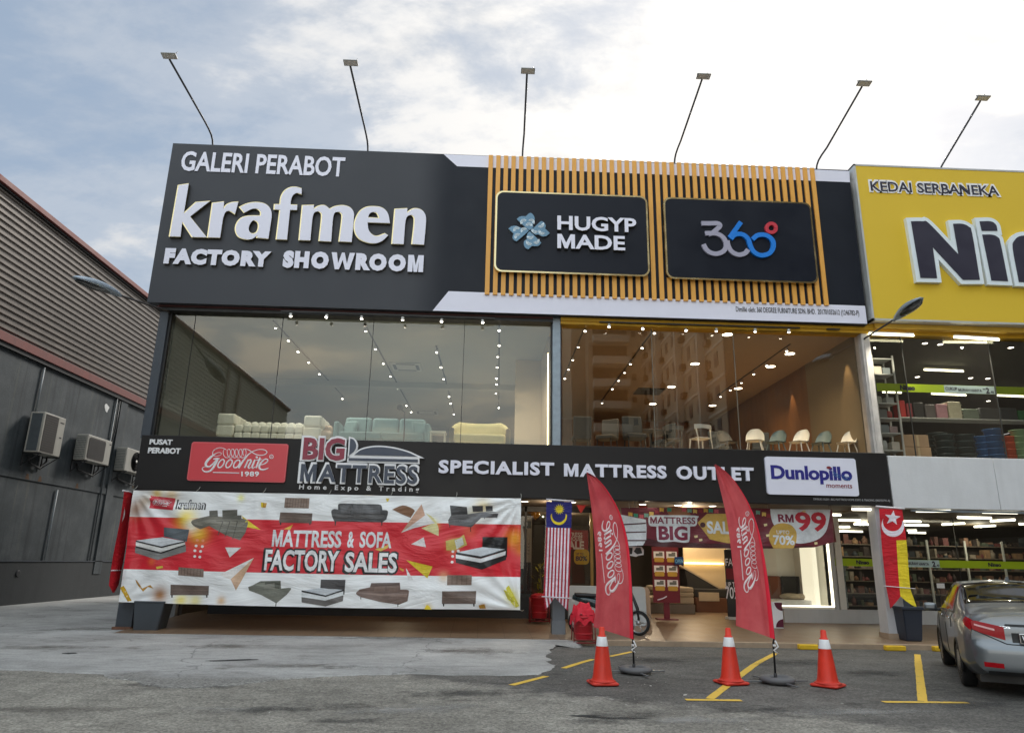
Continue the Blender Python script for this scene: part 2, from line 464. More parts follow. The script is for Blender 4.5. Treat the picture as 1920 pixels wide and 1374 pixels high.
# ------------------------------------------------------------------ ground
def mat_asphalt():
    m, t, b = newmat('asphalt')
    tc = t.n('ShaderNodeTexCoord'); o = tc.outputs['Object']
    big = t.noise(o, .35, 6, .6); mid = t.noise(o, 2.2, 6, .65); fine = t.noise(o, 55, 3, .7); grit = t.n('ShaderNodeTexVoronoi', i_Scale=95.0); t.l(o, grit.inputs['Vector'])
    a = t.ramp(big.outputs[0], [(.3, (.118, .113, .103)), (.5, (.175, .168, .154)), (.72, (.245, .235, .214))])
    mm = t.ramp(mid.outputs[0], [(.3, (.78,)*3), (.7, (1.2,)*3)])
    agg = t.n('ShaderNodeTexVoronoi', i_Scale=42.0); t.l(o, agg.inputs['Vector']); ag = t.n('ShaderNodeSeparateColor'); t.l(agg.outputs['Color'], ag.inputs[0])
    ff = t.ramp(t.math('ADD', t.math('MULTIPLY', fine.outputs[0], .6), t.math('MULTIPLY', ag.outputs[0], .4)), [(.25, (.55,)*3), (.5, (1, 1, 1)), (.78, (1.55,)*3)])
    c = t.mix(1, t.mix(1, a.outputs[0], mm.outputs[0], 'MULTIPLY'), ff.outputs[0], 'MULTIPLY')
    # tyre scuffs along the parking direction and dark oil patches
    mp = t.n('ShaderNodeMapping'); mp.inputs['Rotation'].default_value = (0, 0, radians(8)); mp.inputs['Scale'].default_value = (.9, 3.2, 1); t.l(o, mp.inputs[0])
    sc = t.noise(mp.outputs[0], 1.3, 6, .7)
    sr = t.ramp(sc.outputs[0], [(.32, (.66,)*3), (.46, (1, 1, 1)), (.6, (1, 1, 1)), (.76, (1.22,)*3)])
    c = t.mix(1, c, sr.outputs[0], 'MULTIPLY')
    oil = t.noise(o, .9, 5, .6); orr = t.ramp(oil.outputs[0], [(.26, (.42,)*3), (.36, (1, 1, 1))])
    c = t.mix(1, c, orr.outputs[0], 'MULTIPLY')
    # pale loose grit scattered in the seams
    pb = t.ramp(grit.outputs['Distance'], [(.02, (1,)*3), (.10, (0,)*3)])
    pm = t.math('MULTIPLY', pb.outputs[0], t.ramp(mid.outputs[0], [(.5, (0,)*3), (.68, (.85,)*3)]).outputs[0])
    c = t.mix(pm, c, (.42, .41, .38, 1))
    # newer, darker asphalt in the bays; older, paler and gritty on the road
    sx = t.n('ShaderNodeSeparateXYZ'); t.l(o, sx.inputs[0])
    q = t.math('ADD', t.math('MULTIPLY', mid.outputs[0], 1.1), t.math('MULTIPLY', big.outputs[0], 1.4))
    edge_ = t.math('ADD', sx.outputs[1], t.math('MULTIPLY', sx.outputs[0], .55)); edge_ = t.math('SUBTRACT', edge_, t.math('ADD', q, 9.2))
    wx = t.math('MULTIPLY_ADD', edge_, 2.4, .5, clamp=True)
    age = t.ramp(wx, [(0, (1.45, 1.42, 1.34)), (1, (.70, .69, .68))]); c = t.mix(1, c, age.outputs[0], 'MULTIPLY')
    t.l(c, b.inputs['Base Color']); b.inputs['Roughness'].default_value = .88; b.inputs['Specular IOR Level'].default_value = .35
    h = t.math('ADD', fine.outputs[0], t.math('MULTIPLY', mid.outputs[0], 1.6))
    bp = t.n('ShaderNodeBump', i_Strength=.9, i_Distance=.02); t.l(h, bp.inputs['Height']); t.l(bp.outputs[0], b.inputs['Normal'])
    return m
def mat_concrete():
    m, t, b = newmat('concrete')
    tc = t.n('ShaderNodeTexCoord'); o = tc.outputs['Object']
    big = t.noise(o, .5, 7, .62); fine = t.noise(o, 38, 4, .7)
    mp = t.n('ShaderNodeMapping'); mp.inputs['Scale'].default_value = (.55, 2.2, 1); mp.inputs['Rotation'].default_value = (0, 0, -.15); t.l(o, mp.inputs[0])
    wv = t.noise(mp.outputs[0], 2.4, 7, .68); wv.inputs['Distortion'].default_value = 1.2
    a = t.ramp(big.outputs[0], [(.30, (.22, .216, .205)), (.5, (.35, .345, .33)), (.72, (.46, .455, .435))])
    w = t.ramp(wv.outputs[0], [(.3, (.72,)*3), (.5, (1, 1, 1)), (.72, (1.15,)*3)])
    f = t.ramp(fine.outputs[0], [(.3, (.74,)*3), (.7, (1.22,)*3)])
    c = t.mix(1, t.mix(1, a.outputs[0], w.outputs[0], 'MULTIPLY'), f.outputs[0], 'MULTIPLY')
    # hairline cracks
    dn = t.noise(o, 1.1, 4); ad = t.n('ShaderNodeVectorMath', operation='MULTIPLY_ADD'); t.l(dn.outputs['Color'], ad.inputs[0]); ad.inputs[1].default_value = (1.3, 1.3, 0); t.l(o, ad.inputs[2])
    vo = t.n('ShaderNodeTexVoronoi', feature='DISTANCE_TO_EDGE', i_Scale=.16); t.l(ad.outputs[0], vo.inputs['Vector'])
    cr = t.ramp(vo.outputs['Distance'], [(.0006, (.5,)*3), (.0028, (1, 1, 1))])
    c = t.mix(1, c, cr.outputs[0], 'MULTIPLY')
    st = t.noise(o, 1.25, 5, .6); sr = t.ramp(st.outputs[0], [(.27, (.55, .53, .5)), (.38, (1, 1, 1))])
    c = t.mix(1, c, sr.outputs[0], 'MULTIPLY')
    # toward the road the cement skin has worn off and the darker, gritty bed shows through
    sy = t.n('ShaderNodeSeparateXYZ'); t.l(o, sy.inputs[0]); en = t.noise(o, 1.6, 8, .7)
    ed = t.math('SUBTRACT', t.math('ADD', sy.outputs[1], t.math('MULTIPLY', en.outputs[0], 2.6)), t.math('ADD', 11.95, t.math('MULTIPLY', t.math('MAXIMUM', t.math('MULTIPLY_ADD', sy.outputs[0], -.5, -3.0), 0), .18)))
    wr = t.math('MULTIPLY_ADD', ed, 1.5, .2, clamp=True)
    agg = t.n('ShaderNodeTexVoronoi', i_Scale=42.0); t.l(o, agg.inputs['Vector']); ag = t.n('ShaderNodeSeparateColor'); t.l(agg.outputs['Color'], ag.inputs[0])
    gr = t.ramp(t.math('ADD', t.math('MULTIPLY', fine.outputs[0], .6), t.math('MULTIPLY', ag.outputs[0], .4)), [(.25, (.105, .10, .092)), (.5, (.20, .193, .178)), (.78, (.34, .33, .30))])
    c = t.mix(wr, gr.outputs[0], c)
    t.l(c, b.inputs['Base Color']); b.inputs['Roughness'].default_value = .82
    h = t.math('ADD', t.math('MULTIPLY', fine.outputs[0], .5), t.math('MULTIPLY', wv.outputs[0], 1.3))
    bp = t.n('ShaderNodeBump', i_Strength=.35, i_Distance=.03); t.l(h, bp.inputs['Height']); t.l(bp.outputs[0], b.inputs['Normal'])
    return m
ASPHALT, CONCRETE = mat_asphalt(), mat_concrete()
g = MB(ASPHALT)
gxs = [-160, -60, -20] + [-2+.4*i for i in range(16)] + [8, 14, 24, 60, 160]; gys = [-160, -40, 0, 6, 10] + [12.4+.4*i for i in range(11)] + [16.9, 40, 160]
G_ = [[g._v((x, y, gz(x, y))) for y in gys] for x in gxs]
for i in range(len(gxs)-1):
    for j in range(len(gys)-1): g.face([G_[i][j], G_[i+1][j], G_[i+1][j+1], G_[i][j+1]], True)
struct(g.build('ground'))

# concrete apron and alley: one irregular sheet a few millimetres above the asphalt, its edge ramped down
def ragged(pts, amp, step=.12, seed=0):
    out = []
    for a, b in zip(pts, pts[1:]):
        a, b = Vector(a), Vector(b); n = max(1, int((b-a).length/step)); nn = Vector((-(b-a).y, (b-a).x)).normalized()
        for k in range(n):
            p = a.lerp(b, k/n); j = mnoise.noise(Vector((p.x*1.7+seed, p.y*1.7, 0)))*amp + mnoise.noise(Vector((p.x*7, p.y*7, seed)))*amp*.4
            out.append((p.x+nn.x*j, p.y+nn.y*j))
    out.append(tuple(pts[-1])); return out
front = [(-15.0, 11.9), (-11, 11.5), (-6.8, 11.25), (-5.2, 10.9), (-4.35, 10.15), (-3.8, 9.85), (-3.1, 10.1), (-2.75, 10.55), (-2.2, 11.0), (-1.5, 11.2), (-.2, 11.3), (.6, 11.25), (1.0, 11.35), (1.25, 12.2), (1.2, 13.4), (1.45, 14.8), (1.62, 15.45)]
edge = ragged(front, .16)
ap = MB(CONCRETE)
nE = len(edge)
lo = [ap._v((x, y, .0005)) for x, y in edge]
hi = []
for i, (x, y) in enumerate(edge):
    a = Vector(edge[max(i-1, 0)]); b_ = Vector(edge[min(i+1, nE-1)]); tt = (b_-a).normalized(); nn = Vector((-tt.y, tt.x))
    hi.append(ap._v((x+nn.x*.05, y+nn.y*.05, .014)))
for i in range(nE-1): ap.face([lo[i], lo[i+1], hi[i+1], hi[i]])
r0 = ap._v((-7.75, 15.45, .014))
ap.face(hi + [r0, ap._v((-7.75, 40, .014)), ap._v((-15.0, 40, .014))])
# ramp up to the tiled walkway, with a rounded tongue at its end
tip = [ap._v((1.98, 15.75, .008)), ap._v((2.14, 16.08, .006)), ap._v((1.95, 16.41, .01))]
tb = [ap._v((2.10, 15.68, -.09)), ap._v((2.27, 16.08, -.1)), ap._v((2.06, 16.41, -.1))]
r1 = ap._v((-7.75, 16.41, .0145))
ap.face([r0, hi[-1], tip[0], tip[1], tip[2], r1])
for q in ([lo[-1], tb[0], tip[0], hi[-1]], [tb[0], tb[1], tip[1], tip[0]], [tb[1], tb[2], tip[2], tip[1]]): ap.face(q)
struct(ap.build('concrete_apron'))

# dark repair patches, grit and stains on the forecourt
def blob(cx, cy, rx, ry, rot, z, n=40, seed=0, amp=.35):
    pts = []
    for k in range(n):
        a = 2*pi*k/n; r = 1+amp*mnoise.noise(Vector((cos(a)*1.6+seed*3.1, sin(a)*1.6, seed)))+amp*.5*mnoise.noise(Vector((cos(a)*5, sin(a)*5, seed*1.7)))
        x, y = rx*r*cos(a), ry*r*sin(a)
        pts.append((cx+x*cos(rot)-y*sin(rot), cy+x*sin(rot)+y*cos(rot), z))
    return pts
def mat_stain(name, col, thr=.42):
    """soft-edged ground stain: fades out toward the rim of its own sheet"""
    m = bpy.data.materials.new(name); m.use_nodes = True; nt = m.node_tree; t = NT(nt); b = nt.nodes['Principled BSDF']; out = nt.nodes['Material Output']
    b.inputs['Base Color'].default_value = col; b.inputs['Roughness'].default_value = .85
    tc = t.n('ShaderNodeTexCoord'); uvn = t.n('ShaderNodeAttribute', attribute_name='Rim'); n = t.noise(tc.outputs['Object'], 3.2, 8, .72)
    f = t.math('MULTIPLY', t.math('SUBTRACT', t.math('ADD', n.outputs[0], t.math('MULTIPLY', uvn.outputs['Fac'], .42)), thr+.16), 2.6, clamp=True)
    tr = t.n('ShaderNodeBsdfTransparent'); mx = t.n('ShaderNodeMixShader'); t.l(t.math('MULTIPLY', f, .62), mx.inputs[0]); t.l(tr.outputs[0], mx.inputs[1]); t.l(b.outputs[0], mx.inputs[2]); t.l(mx.outputs[0], out.inputs[0])
    return m
OILS, PALES, BROWNS = mat_stain('oil_stain', (.045, .044, .042, 1)), mat_stain('cement_smear', (.36, .35, .33, 1), .46), mat_stain('brown_stain', (.15, .135, .115, 1))
def stain(px, py, rx, ry, rot, mat, lift=.004):
    c = P(px, py, 2, 0); onc = c.y > 11.35 and c.x < .9; z = (.0185 if onc else .003+lift)
    m = MB(mat); n = 28; ring = blob(c.x, c.y, rx, ry, rot, z, n, seed=int(px), amp=.25)
    ring = [(x, y, z+gz(x, y)) for x, y, _ in ring]; vc = m._v((c.x, c.y, z+gz(c.x, c.y))); vr = [m._v(p) for p in ring]
    for k in range(n): m.face([vc, vr[k], vr[(k+1) % n]])
    o = m.build('ground_stain', weld=False); me = o.data; at = me.attributes.new('Rim', 'FLOAT', 'POINT')
    for v in me.vertices: at.data[v.index].value = 1.0 if (v.co-Vector((c.x, c.y, z+gz(c.x, c.y)))).length < 1e-3 else 0.0
    struct(o)
PATCH = M('old_tar', (.035, .035, .034, 1), .9, .3, 6, .6, 50)
for i, (px, py, rx, ry, rot) in enumerate([(440, 1239, .42, .08, .35), (1098, 1342, .16, .04, 0), (130, 1226, .12, .09, .2), (1160, 1346, .34, .02, -.05)]):
    c = P(px, py, 2, 0); s = MB(PATCH); s.poly(blob(c.x, c.y, rx, ry, rot, .0185 if c.y > 11.3 and c.x < 1 else .0055, seed=i+2)); struct(s.build('tar_stain'))

for a in [(545, 1328, 1.25, .34, .25, OILS), (330, 1285, 1.3, .28, -.1, OILS), (1150, 1345, .9, .42, .5, OILS), (640, 1352, .8, .2, .1, OILS), (80, 1330, 1.2, .25, .1, BROWNS), (880, 1300, 1.4, .4, .1, OILS), (760, 1330, 1.3, .4, .2, PALES), (430, 1330, .9, .3, .1, PALES), (1290, 1350, 1.0, .3, 0, PALES),
          (720, 1197, 1.6, .42, .05, BROWNS), (420, 1213, 1.0, .5, .1, BROWNS), (170, 1180, 1.3, .7, .3, BROWNS), (880, 1222, 1.4, .6, .0, BROWNS), (560, 1250, 1.5, .35, .1, BROWNS), (90, 1215, 1.2, .5, .1, BROWNS), (700, 1252, 1.0, .3, .1, PALES),
          (1230, 1235, .9, .8, .5, OILS), (1500, 1240, 1.4, .7, .5, OILS), (1640, 1262, .8, .5, .4, OILS), (1420, 1330, .9, .25, .2, OILS), (1850, 1320, 1.1, .4, .4, OILS), (1600, 1335, 1.2, .3, .1, PALES)]: stain(*a)
# yellow bay lines, worn
def mat_paint():
    m, t, b = newmat('road_paint')
    tc = t.n('ShaderNodeTexCoord'); o = tc.outputs['Object']
    n = t.noise(o, 14, 6, .75); n2 = t.noise(o, 2.5, 4)
    k = t.ramp(t.math('ADD', n.outputs[0], t.math('MULTIPLY', n2.outputs[0], .45)), [(.53, (.1, .1, .098)), (.63, (.70, .45, .06))])
    t.l(k.outputs[0], b.inputs['Base Color']); b.inputs['Roughness'].default_value = .8
    return m
PAINT = mat_paint()
def strip(a, b, w, name='parking_line'):
    a, b = Vector((*a, 0)), Vector((*b, 0)); t = (b-a).normalized(); n = Vector((-t.y, t.x, 0))*w/2; s = MB(PAINT)
    k = int((b-a).length/.25)+1; prev = None
    for i in range(k+1):
        p = a.lerp(b, i/k); j = rnd(-.012, .012); z = Vector((0, 0, .0055+gz(p.x, p.y)))
        cur = (s._v(p+n*(1+j*6)+z), s._v(p-n*(1+j*6)+z))
        if prev: s.face([prev[0], prev[1], cur[1], cur[0]])
        prev = cur
    struct(s.build(name))
strip((5.66, 9.57), (9.15, 15.45), .115); strip((5.10, 9.49), (6.20, 9.50), .11)
strip((2.93, 9.57), (6.1, 15.3), .115); strip((2.6, 9.49), (3.30, 9.48), .11)
strip((.48, 10.42), (1.03, 11.25), .10); strip((1.38, 12.1), (2.05, 13.35), .10); strip((2.45, 14.0), (3.12, 15.2), .10)

# tiled walkway (five-foot way) and the shop floors
def mat_tile():
    m, t, b = newmat('brown_floor_tile')
    tc = t.n('ShaderNodeTexCoord'); o = tc.outputs['Object']
    bk = t.n('ShaderNodeTexBrick', offset=0.0, i_Scale=1.0, i_Mortar_Size=.006, i_Brick_Width=.6, i_Row_Height=.6)
    bk.inputs['Color1'].default_value = rgb(130, 106, 84); bk.inputs['Color2'].default_value = rgb(122, 99, 79); bk.inputs['Mortar'].default_value = rgb(90, 75, 62)
    t.l(o, bk.inputs['Vector']); n = t.noise(o, 2.2, 6, .65); r = t.ramp(n.outputs[0], [(.3, (.86,)*3), (.7, (1.06,)*3)])
    t.l(t.mix(1, bk.outputs[0], r.outputs[0], 'MULTIPLY'), b.inputs['Base Color'])
    rr = t.ramp(n.outputs[0], [(.3, (.36,)*3), (.7, (.46,)*3)]); t.l(rr.outputs[0], b.inputs['Roughness'])
    return m
TILE = mat_tile()
KERBC = M('kerb_edge', rgb(156, 136, 114), .8, .2, 5, .3)
w = MB(TILE); m3 = [(-7.75, 16.44), (24, 16.44), (24, 20.3), (-7.75, 20.3)]; w.mesh([(x, y, FLR(y)) for x, y in m3] + [(x, y, -.3) for x, y in m3], [(0, 1, 2, 3), (0, 4, 5, 1), (3, 2, 6, 7), (0, 3, 7, 4), (1, 5, 6, 2)]); w.box(-7.75, 24, 20.3, 36, -.3, FIN)
w.use(KERBC); w.box(2.0, 24, 16.33, 16.44, -.3, FZ+.003, .012)
struct(w.build('walkway_floor'))
# ------------------------------------------------------------------ shop building (two lots) and the variety store next door
SF = 20.3; LOWZ = P(1500, 1141, 1, SF).z
GY = 17.45; CEIL = 7.64; FL2 = 4.34
WALLG = M('showroom_grey_wall', rgb(120, 124, 120), .8, .08, 1.2)
CEILG = M('showroom_ceiling', rgb(150, 152, 146), .85, .06, .8)
CEILB = M('warm_ceiling', rgb(170, 150, 125), .85, .06, .8)
WOODW = M('timber_wall', rgb(140, 98, 60), .55, .22, 1.6, stain=.25)
BEIGEW = M('beige_wall', rgb(190, 172, 145), .7, .06, 1)
DARKST = M('dark_steel', rgb(62, 68, 76), .5, .12, 4)
PALEST = M('galvanised_steel', rgb(140, 152, 162), .45, .18, 6, metal=.3)
BLACKST = M('black_steel', rgb(28, 28, 30), .5, .1, 4)
REDBM = M('dark_red_beam', rgb(70, 22, 20), .5, .2, 3)
YELBM = M('yellow_beam', rgb(196, 150, 26), .6, .18, 2.5)
SLABC = M('slab_paint', rgb(120, 120, 120), .8, .1, 2)
WHITEW = M('white_render', rgb(205, 206, 208), .8, .05, 2.2, .15, 25, stain=.07)
GREYLOW = M('grey_low_wall', rgb(188, 188, 186), .7, .08, 2, stain=.12)
DARKLOW = M('charcoal_low_wall', rgb(48, 52, 56), .6, .15, 2)
RUSTW = M('rusted_white_steel', rgb(196, 190, 184), .65, .2, 4, stain=.55)
GLA = GLASS('tinted_plate_glass', (.86, .90, .86, 1), .068, 1.15)
GLR = GLASS('clear_plate_glass', (.84, .82, .78, 1), .11, 1.2)
GLG = GLASS('shopfront_glass', (.78, .80, .78, 1), .05, .9)

XL, XM, XR, XE = -8.25, 1.84, 10.0, 24.0
B = thing('shop_building', 'two-storey showroom building with a tall glazed upper floor and dark fascia signs', 'building', (1, 17.6, 0))
m = MB(SLABC)
m.box(XL, XR, 17.5, 36, 3.2, FL2)                     # first floor slab
m.box(XL, XR, 17.62, 36, CEIL+.02, 12.1)              # roof band behind the sign
m.box(XL-.02, XL+.2, 17.62, 36, FL2, CEIL+.02); m.box(XL-.02, XL+.2, SF, 36, FZ, 3.2)
m.box(XL+.2, XR-.2, 35.8, 36, FZ, CEIL)
m.build('shell', B)
m = MB(CEILG); m.box(XL+.2, XM-.12, 17.55, 33.0, CEIL-.03, CEIL+.015)
m.box(XL+.2, XM-.12, 24.2, 24.5, CEIL-.22, CEIL-.03); m.build('ceiling', B)
m = MB(CEILB); m.box(XM-.12, XR-.05, 17.55, 33.0, CEIL-.035, CEIL+.012); m.build('ceiling', B)
m = MB(WALLG)
m.box(XL+.2, XM-.12, 33.0, 33.2, FL2, CEIL); m.box(XL+.2, XL+.25, 17.7, 33, FL2, CEIL)
m.build('back_wall', B)
m = MB(BEIGEW); m.box(XM-.12, XM+.10, 19.2, 33.2, FL2, CEIL)
a = P(967, 700, 1, 21.0).x; b = P(1016, 700, 1, 21.0).x
m.box(a, b, 21.0, 21.35, FL2, P(990, 652, 1, 21.0).z); m.build('partition', B)
m = MB(WOODW); m.box(XM+.10, XR-.2, 30.0, 30.2, FL2, CEIL); m.build('timber_back_wall', B)
m = MB(M('brown_timber_wall', rgb(122, 86, 54), .6, .2, 1.4, stain=.3)); m.box(XR-.2, XR-.1, 20.6, 33, FL2, CEIL); m.use(M('olive_wall', rgb(122, 110, 86), .75, .08, 1)); m.box(XR-.2, XR-.09, 17.7, 20.6, FL2, CEIL)
m.build('timber_side_wall', B)
m = MB(M('pale_showroom_floor', rgb(196, 190, 178), .4, .06, 2)); m.box(XL+.25, XM-.12, 17.6, 33, FL2, FL2+.01); m.build('floor', B)
m = MB(M('warm_showroom_floor', rgb(190, 168, 138), .4, .08, 2)); m.box(XM+.1, XR-.2, 17.6, 30, FL2, FL2+.01); m.build('floor', B)
# columns
def column(x0, x1, y0, y1, z0, z1, mat, name='column', band=None):
    m = MB(mat); m.box(x0, x1, y0, y1, z0, z1, .012)
    if band: m.use(band); m.box(x0-.01, x1+.01, y0-.01, y1+.01, z0, z0+.32)
    return m.build(name, B)
column(-8.1, -7.74, 17.22, 17.58, FZ, 3.2, DARKST)
m = MB(M('rusty_plate', rgb(120, 84, 66), .8, .3, 8)); m.box(-8.14, -7.72, 17.16, 17.6, FZ, .07); m.build('base_plate', B)
column(1.71, 2.0, 17.24, 17.52, FZ, 3.2, M('grey_column', rgb(104, 110, 116), .6, .1, 3), band=M('pale_grey_band', rgb(112, 117, 122), .6, .12, 4))
# the upper glazing posts
m = MB(DARKST); m.box(XL, XL+.22, GY-.12, GY+.16, FL2, CEIL+.12, .01); m.use(BLACKST); m.box(XL+.22, XL+.27, GY-.05, GY+.05, FL2, CEIL); m.build('window_post', B)
a = P(1036, 700, 1, GY-.15).x; b = P(1051, 700, 1, GY-.15).x
m = MB(PALEST); m.box(a, b, GY-.15, GY+.12, FL2, CEIL+.1, .008); m.use(BLACKST); m.box(a-.035, a-.004, GY-.08, GY+.06, FL2, CEIL); m.box(b+.004, b+.035, GY-.08, GY+.06, FL2, CEIL); m.build('window_post', B)
# beams over the glass
m = MB(BLACKST); m.box(XL, a, GY-.2, 17.6, CEIL-.06, CEIL+.14); m.use(REDBM); m.box(XL, a, GY-.24, GY-.2, CEIL+.02, CEIL+.16); m.build('lintel', B)
m = MB(YELBM); m.box(b, 10.12, GY-.2, 17.6, CEIL-.10, CEIL+.16); m.box(b, 10.12, GY-.24, GY-.2, CEIL-.02, CEIL+.16); m.build('lintel', B)
for px in (706, 1286-25, 1560):
    q = P(px, 604, 1, 17.1).x; m = MB(BLACKST); m.tube([(q, 17.12, CEIL+.16), (q+.1, 17.3, CEIL-.02)], .018, 6); m.box(q-.12, q+.22, 17.14, 17.2, CEIL-.06, CEIL-.03); m.build('sign_bracket', B)
# upper panes, butt-jointed with thin dark seals
def panes(xs, mat, z0, z1, y, parent, joint=BLACKST, jm=.006):
    for x0, x1 in zip(xs, xs[1:]):
        m = MB(mat); m.poly([(x0+jm, y, z0), (x1-jm, y, z0), (x1-jm, y, z1), (x0+jm, y, z1)]); w = m.build('window_pane', parent)
    for x in xs[1:-1]:
        m = MB(joint); m.box(x-jm, x+jm, y-.008, y+.03, z0, z1); m.build('glass_joint', parent)
def gx(px, py=700, y=GY): return P(px, py, 1, y).x
panes([XL+.27, gx(352), gx(520), gx(694), gx(868), gx(1033)], GLA, FL2+.04, CEIL-.04, GY, B)
panes([gx(1054), gx(1224), gx(1379), XR-.2], GLR, FL2+.04, CEIL-.08, GY, B, M('pale_seal', rgb(120, 118, 108), .5))
m = MB(RUSTW); m.box(XR-.2, XR+.02, GY-.16, GY+.2, FL2-.05, CEIL-.05, .008); m.box(XR-.14, XR-.05, GY-.18, GY-.16, FL2, CEIL-.3); m.build('window_post', B)
# LED strip beside the partition
LEDW = E('warm_led', (1, .78, .42, 1), 3.2)
q = P(1029, 750, 1, 18.6); m = MB(LEDW); m.box(q.x-.035, q.x+.035, 18.6, 18.64, FL2+.05, P(1029, 662, 1, 18.6).z); m.build('led_strip', B)
m = MB(BEIGEW); m.box(q.x+.036, XM-.12, 18.55, 19.2, FL2, CEIL-.04); m.build('light_cove', B)

# ground floor front of the showroom
m = MB(DARKLOW); m.box(-7.2, 3.15, SF, SF+.15, FZ, .78); m.build('plinth', B)
m = MB(GREYLOW); m.box(P(1470, 1150, 1, SF).x, XR+.0, SF, SF+.15, FZ, LOWZ); m.build('plinth', B)
m = MB(M('walkway_soffit', rgb(96, 84, 70), .8, .1, 1.2)); m.box(XL, XR, 17.3, 36, 3.14, 3.2); m.build('soffit', B)
m = MB(BLACKST)
for px in (700, 850, 985, 1030): 
    x = gx(px, 1050, SF); m.box(x-.03, x+.03, SF+.02, SF+.1, .78, 3.14)
m.box(-7.2, 3.15, SF+.02, SF+.1, 3.0, 3.14); m.build('shopfront_frame', B)
m = MB(M('brass_frame', rgb(140, 112, 60), .4, .1, 4, metal=.4)); x = gx(1110, 1050, SF); m.box(x-.04, x+.04, SF+.02, SF+.1, FZ, 3.14); m.build('door_frame', B)
panes([-7.2, gx(700, 1050, SF), gx(850, 1050, SF), gx(985, 1050, SF), gx(1030, 1050, SF), gx(1110, 1050, SF)], GLG, .8, 3.0, SF+.06, B)
m = MB(M('dark_interior_wall', rgb(70, 62, 54), .8, .1, 1)); m.box(XL+.2, XR-.2, 30.0, 30.1, FZ, 3.14); m.box(XL+.2, XL+.3, SF+.2, 30, FZ, 3.14)
m.build('back_wall', B)
INW = M('mattress_shop_wall', rgb(200, 180, 145), .75, .06, 1)
m = MB(INW); x0, x1 = gx(1282, 1050, 25.5), gx(1420, 1050, 25.5); m.box(x0, x1, 25.5, 25.6, FZ, 3.14); m.build('interior_partition', B)
m = MB(E('warm_shelf_light', (1, .68, .25, 1), 2.6)); a, b = P(1284, 1055, 1, 25.4), P(1357, 1060, 1, 25.4); m.box(a.x, b.x, 25.4, 25.46, a.z-.03, a.z+.03); m.build('shelf_light', B)
# display window with a lit reveal
DX0, DX1 = gx(1405, 1050, SF), gx(1557, 1050, SF)
WHITEP = M('white_lacquer', rgb(226, 222, 212), .4, .04, 2)
m = MB(WHITEP); m.box(DX0, DX1, SF+.0, SF+1.9, LOWZ, LOWZ+.06); m.box(DX1-.28, DX1-.06, SF+.25, SF+1.9, LOWZ+.06, 3.1); m.box(DX0, DX1-.05, SF+1.75, SF+1.9, LOWZ+.06, 3.1); m.build('display_alcove', B)
LEDC = E('cool_led', (1, .90, .66, 1), 2.6)
m = MB(LEDC); m.box(DX0, DX1-.02, SF-.01, SF+.02, LOWZ+.06, LOWZ+.09); m.box(DX1-.06, DX1-.02, SF-.01, SF+.03, LOWZ+.09, 3.1); m.build('led_frame', B)
m = MB(E('soft_led_panel', (1, .9, .66, 1), .55)); m.box(DX1-.42, DX1-.285, SF+.24, SF+1.0, LOWZ+.08, 3.0); m.build('led_panel', B)
m = MB(GLG); m.poly([(DX0, SF+.03, LOWZ+.07), (DX1-.07, SF+.03, LOWZ+.07), (DX1-.07, SF+.03, 3.1), (DX0, SF+.03, 3.1)]); m.build('window_pane', B)
m = MB(GREYLOW); m.box(DX1, XR-.02, SF+.0, SF+.2, LOWZ, 3.14); m.build('side_wall', B)

# variety store
V = thing('variety_store', 'variety store building with a white fascia band beside the mattress shop', 'building', (16, 17.6, 0))
VWALL = M('store_dark_wall', rgb(92, 92, 84), .8, .1, 1.5)
m = MB(WHITEW)
x0 = 10.02
m.box(x0, gx(1868, 900, 17.13)-.006, 17.13, 17.5, 3.05, FL2-.02, .01); m.box(gx(1868, 900, 17.13)+.006, XE, 17.13, 17.5, 3.05, FL2-.02, .01); m.build('fascia_band', V)
m = MB(SLABC); m.box(XR+.02, XE, 17.5, 36, 3.2, FL2-.04); m.box(XR+.02, XE, 17.62, 36, CEIL+.1, 12.1); m.box(XR+.0, XE, 35.8, 36, FZ, CEIL); m.box(XE-.2, XE, 17.6, 36, FZ, CEIL); m.build('shell', V)
m = MB(M('store_ceiling', rgb(96, 96, 88), .8, .08, 1)); m.box(XR+.03, XE-.2, 17.6, 34, CEIL+.02, CEIL+.1); m.build('ceiling', V)
m = MB(VWALL); m.box(XR-.08, XR+.04, 17.66, 34, FL2, CEIL); m.box(XR-.05, XR+.04, SF+.2, 34, FZ, 3.14); m.box(XR+.04, XE-.2, 33.8, 34, FZ, CEIL); m.build('inner_wall', V)
m = MB(M('gold_beam', rgb(214, 170, 62), .6, .15, 2)); m.box(10.13, XE, GY-.3, 17.6, CEIL+.02, CEIL+.22); m.use(YELBM); m.box(10.13, XE, GY-.1, 17.62, CEIL-.08, CEIL+.02); m.build('lintel', V)
panes([XR+.03, gx(1700, 700), gx(1865, 700), XE-.3], GLR, FL2, CEIL-.06, GY+.06, V, M('dark_seal', rgb(50, 50, 48), .5))
m = MB(M('white_column', rgb(190, 190, 192), .75, .08, 3, stain=.15)); m.box(P(1668, 1195, 1, 17.22).x, P(1702, 1195, 1, 17.22).x, 17.22, 17.6, FZ, 3.2, .012)
m.use(KERBC); m.box(P(1666, 1195, 1, 17.22).x, P(1705, 1195, 1, 17.22).x, 17.19, 17.62, FZ, .17); m.build('column', V)
m = MB(GREYLOW); m.box(XR+.0, XE, SF, SF+.15, FZ, LOWZ); m.build('plinth', V)
m = MB(M('store_soffit', rgb(90, 78, 60), .8, .1, 1)); m.box(XR+.02, XE, 17.3, 34, 3.10, 3.2); m.build('soffit', V)
m = MB(PALEST); m.box(10.5, XE, 17.2, 17.26, 2.98, 3.03); m.build('soffit_rail', V)
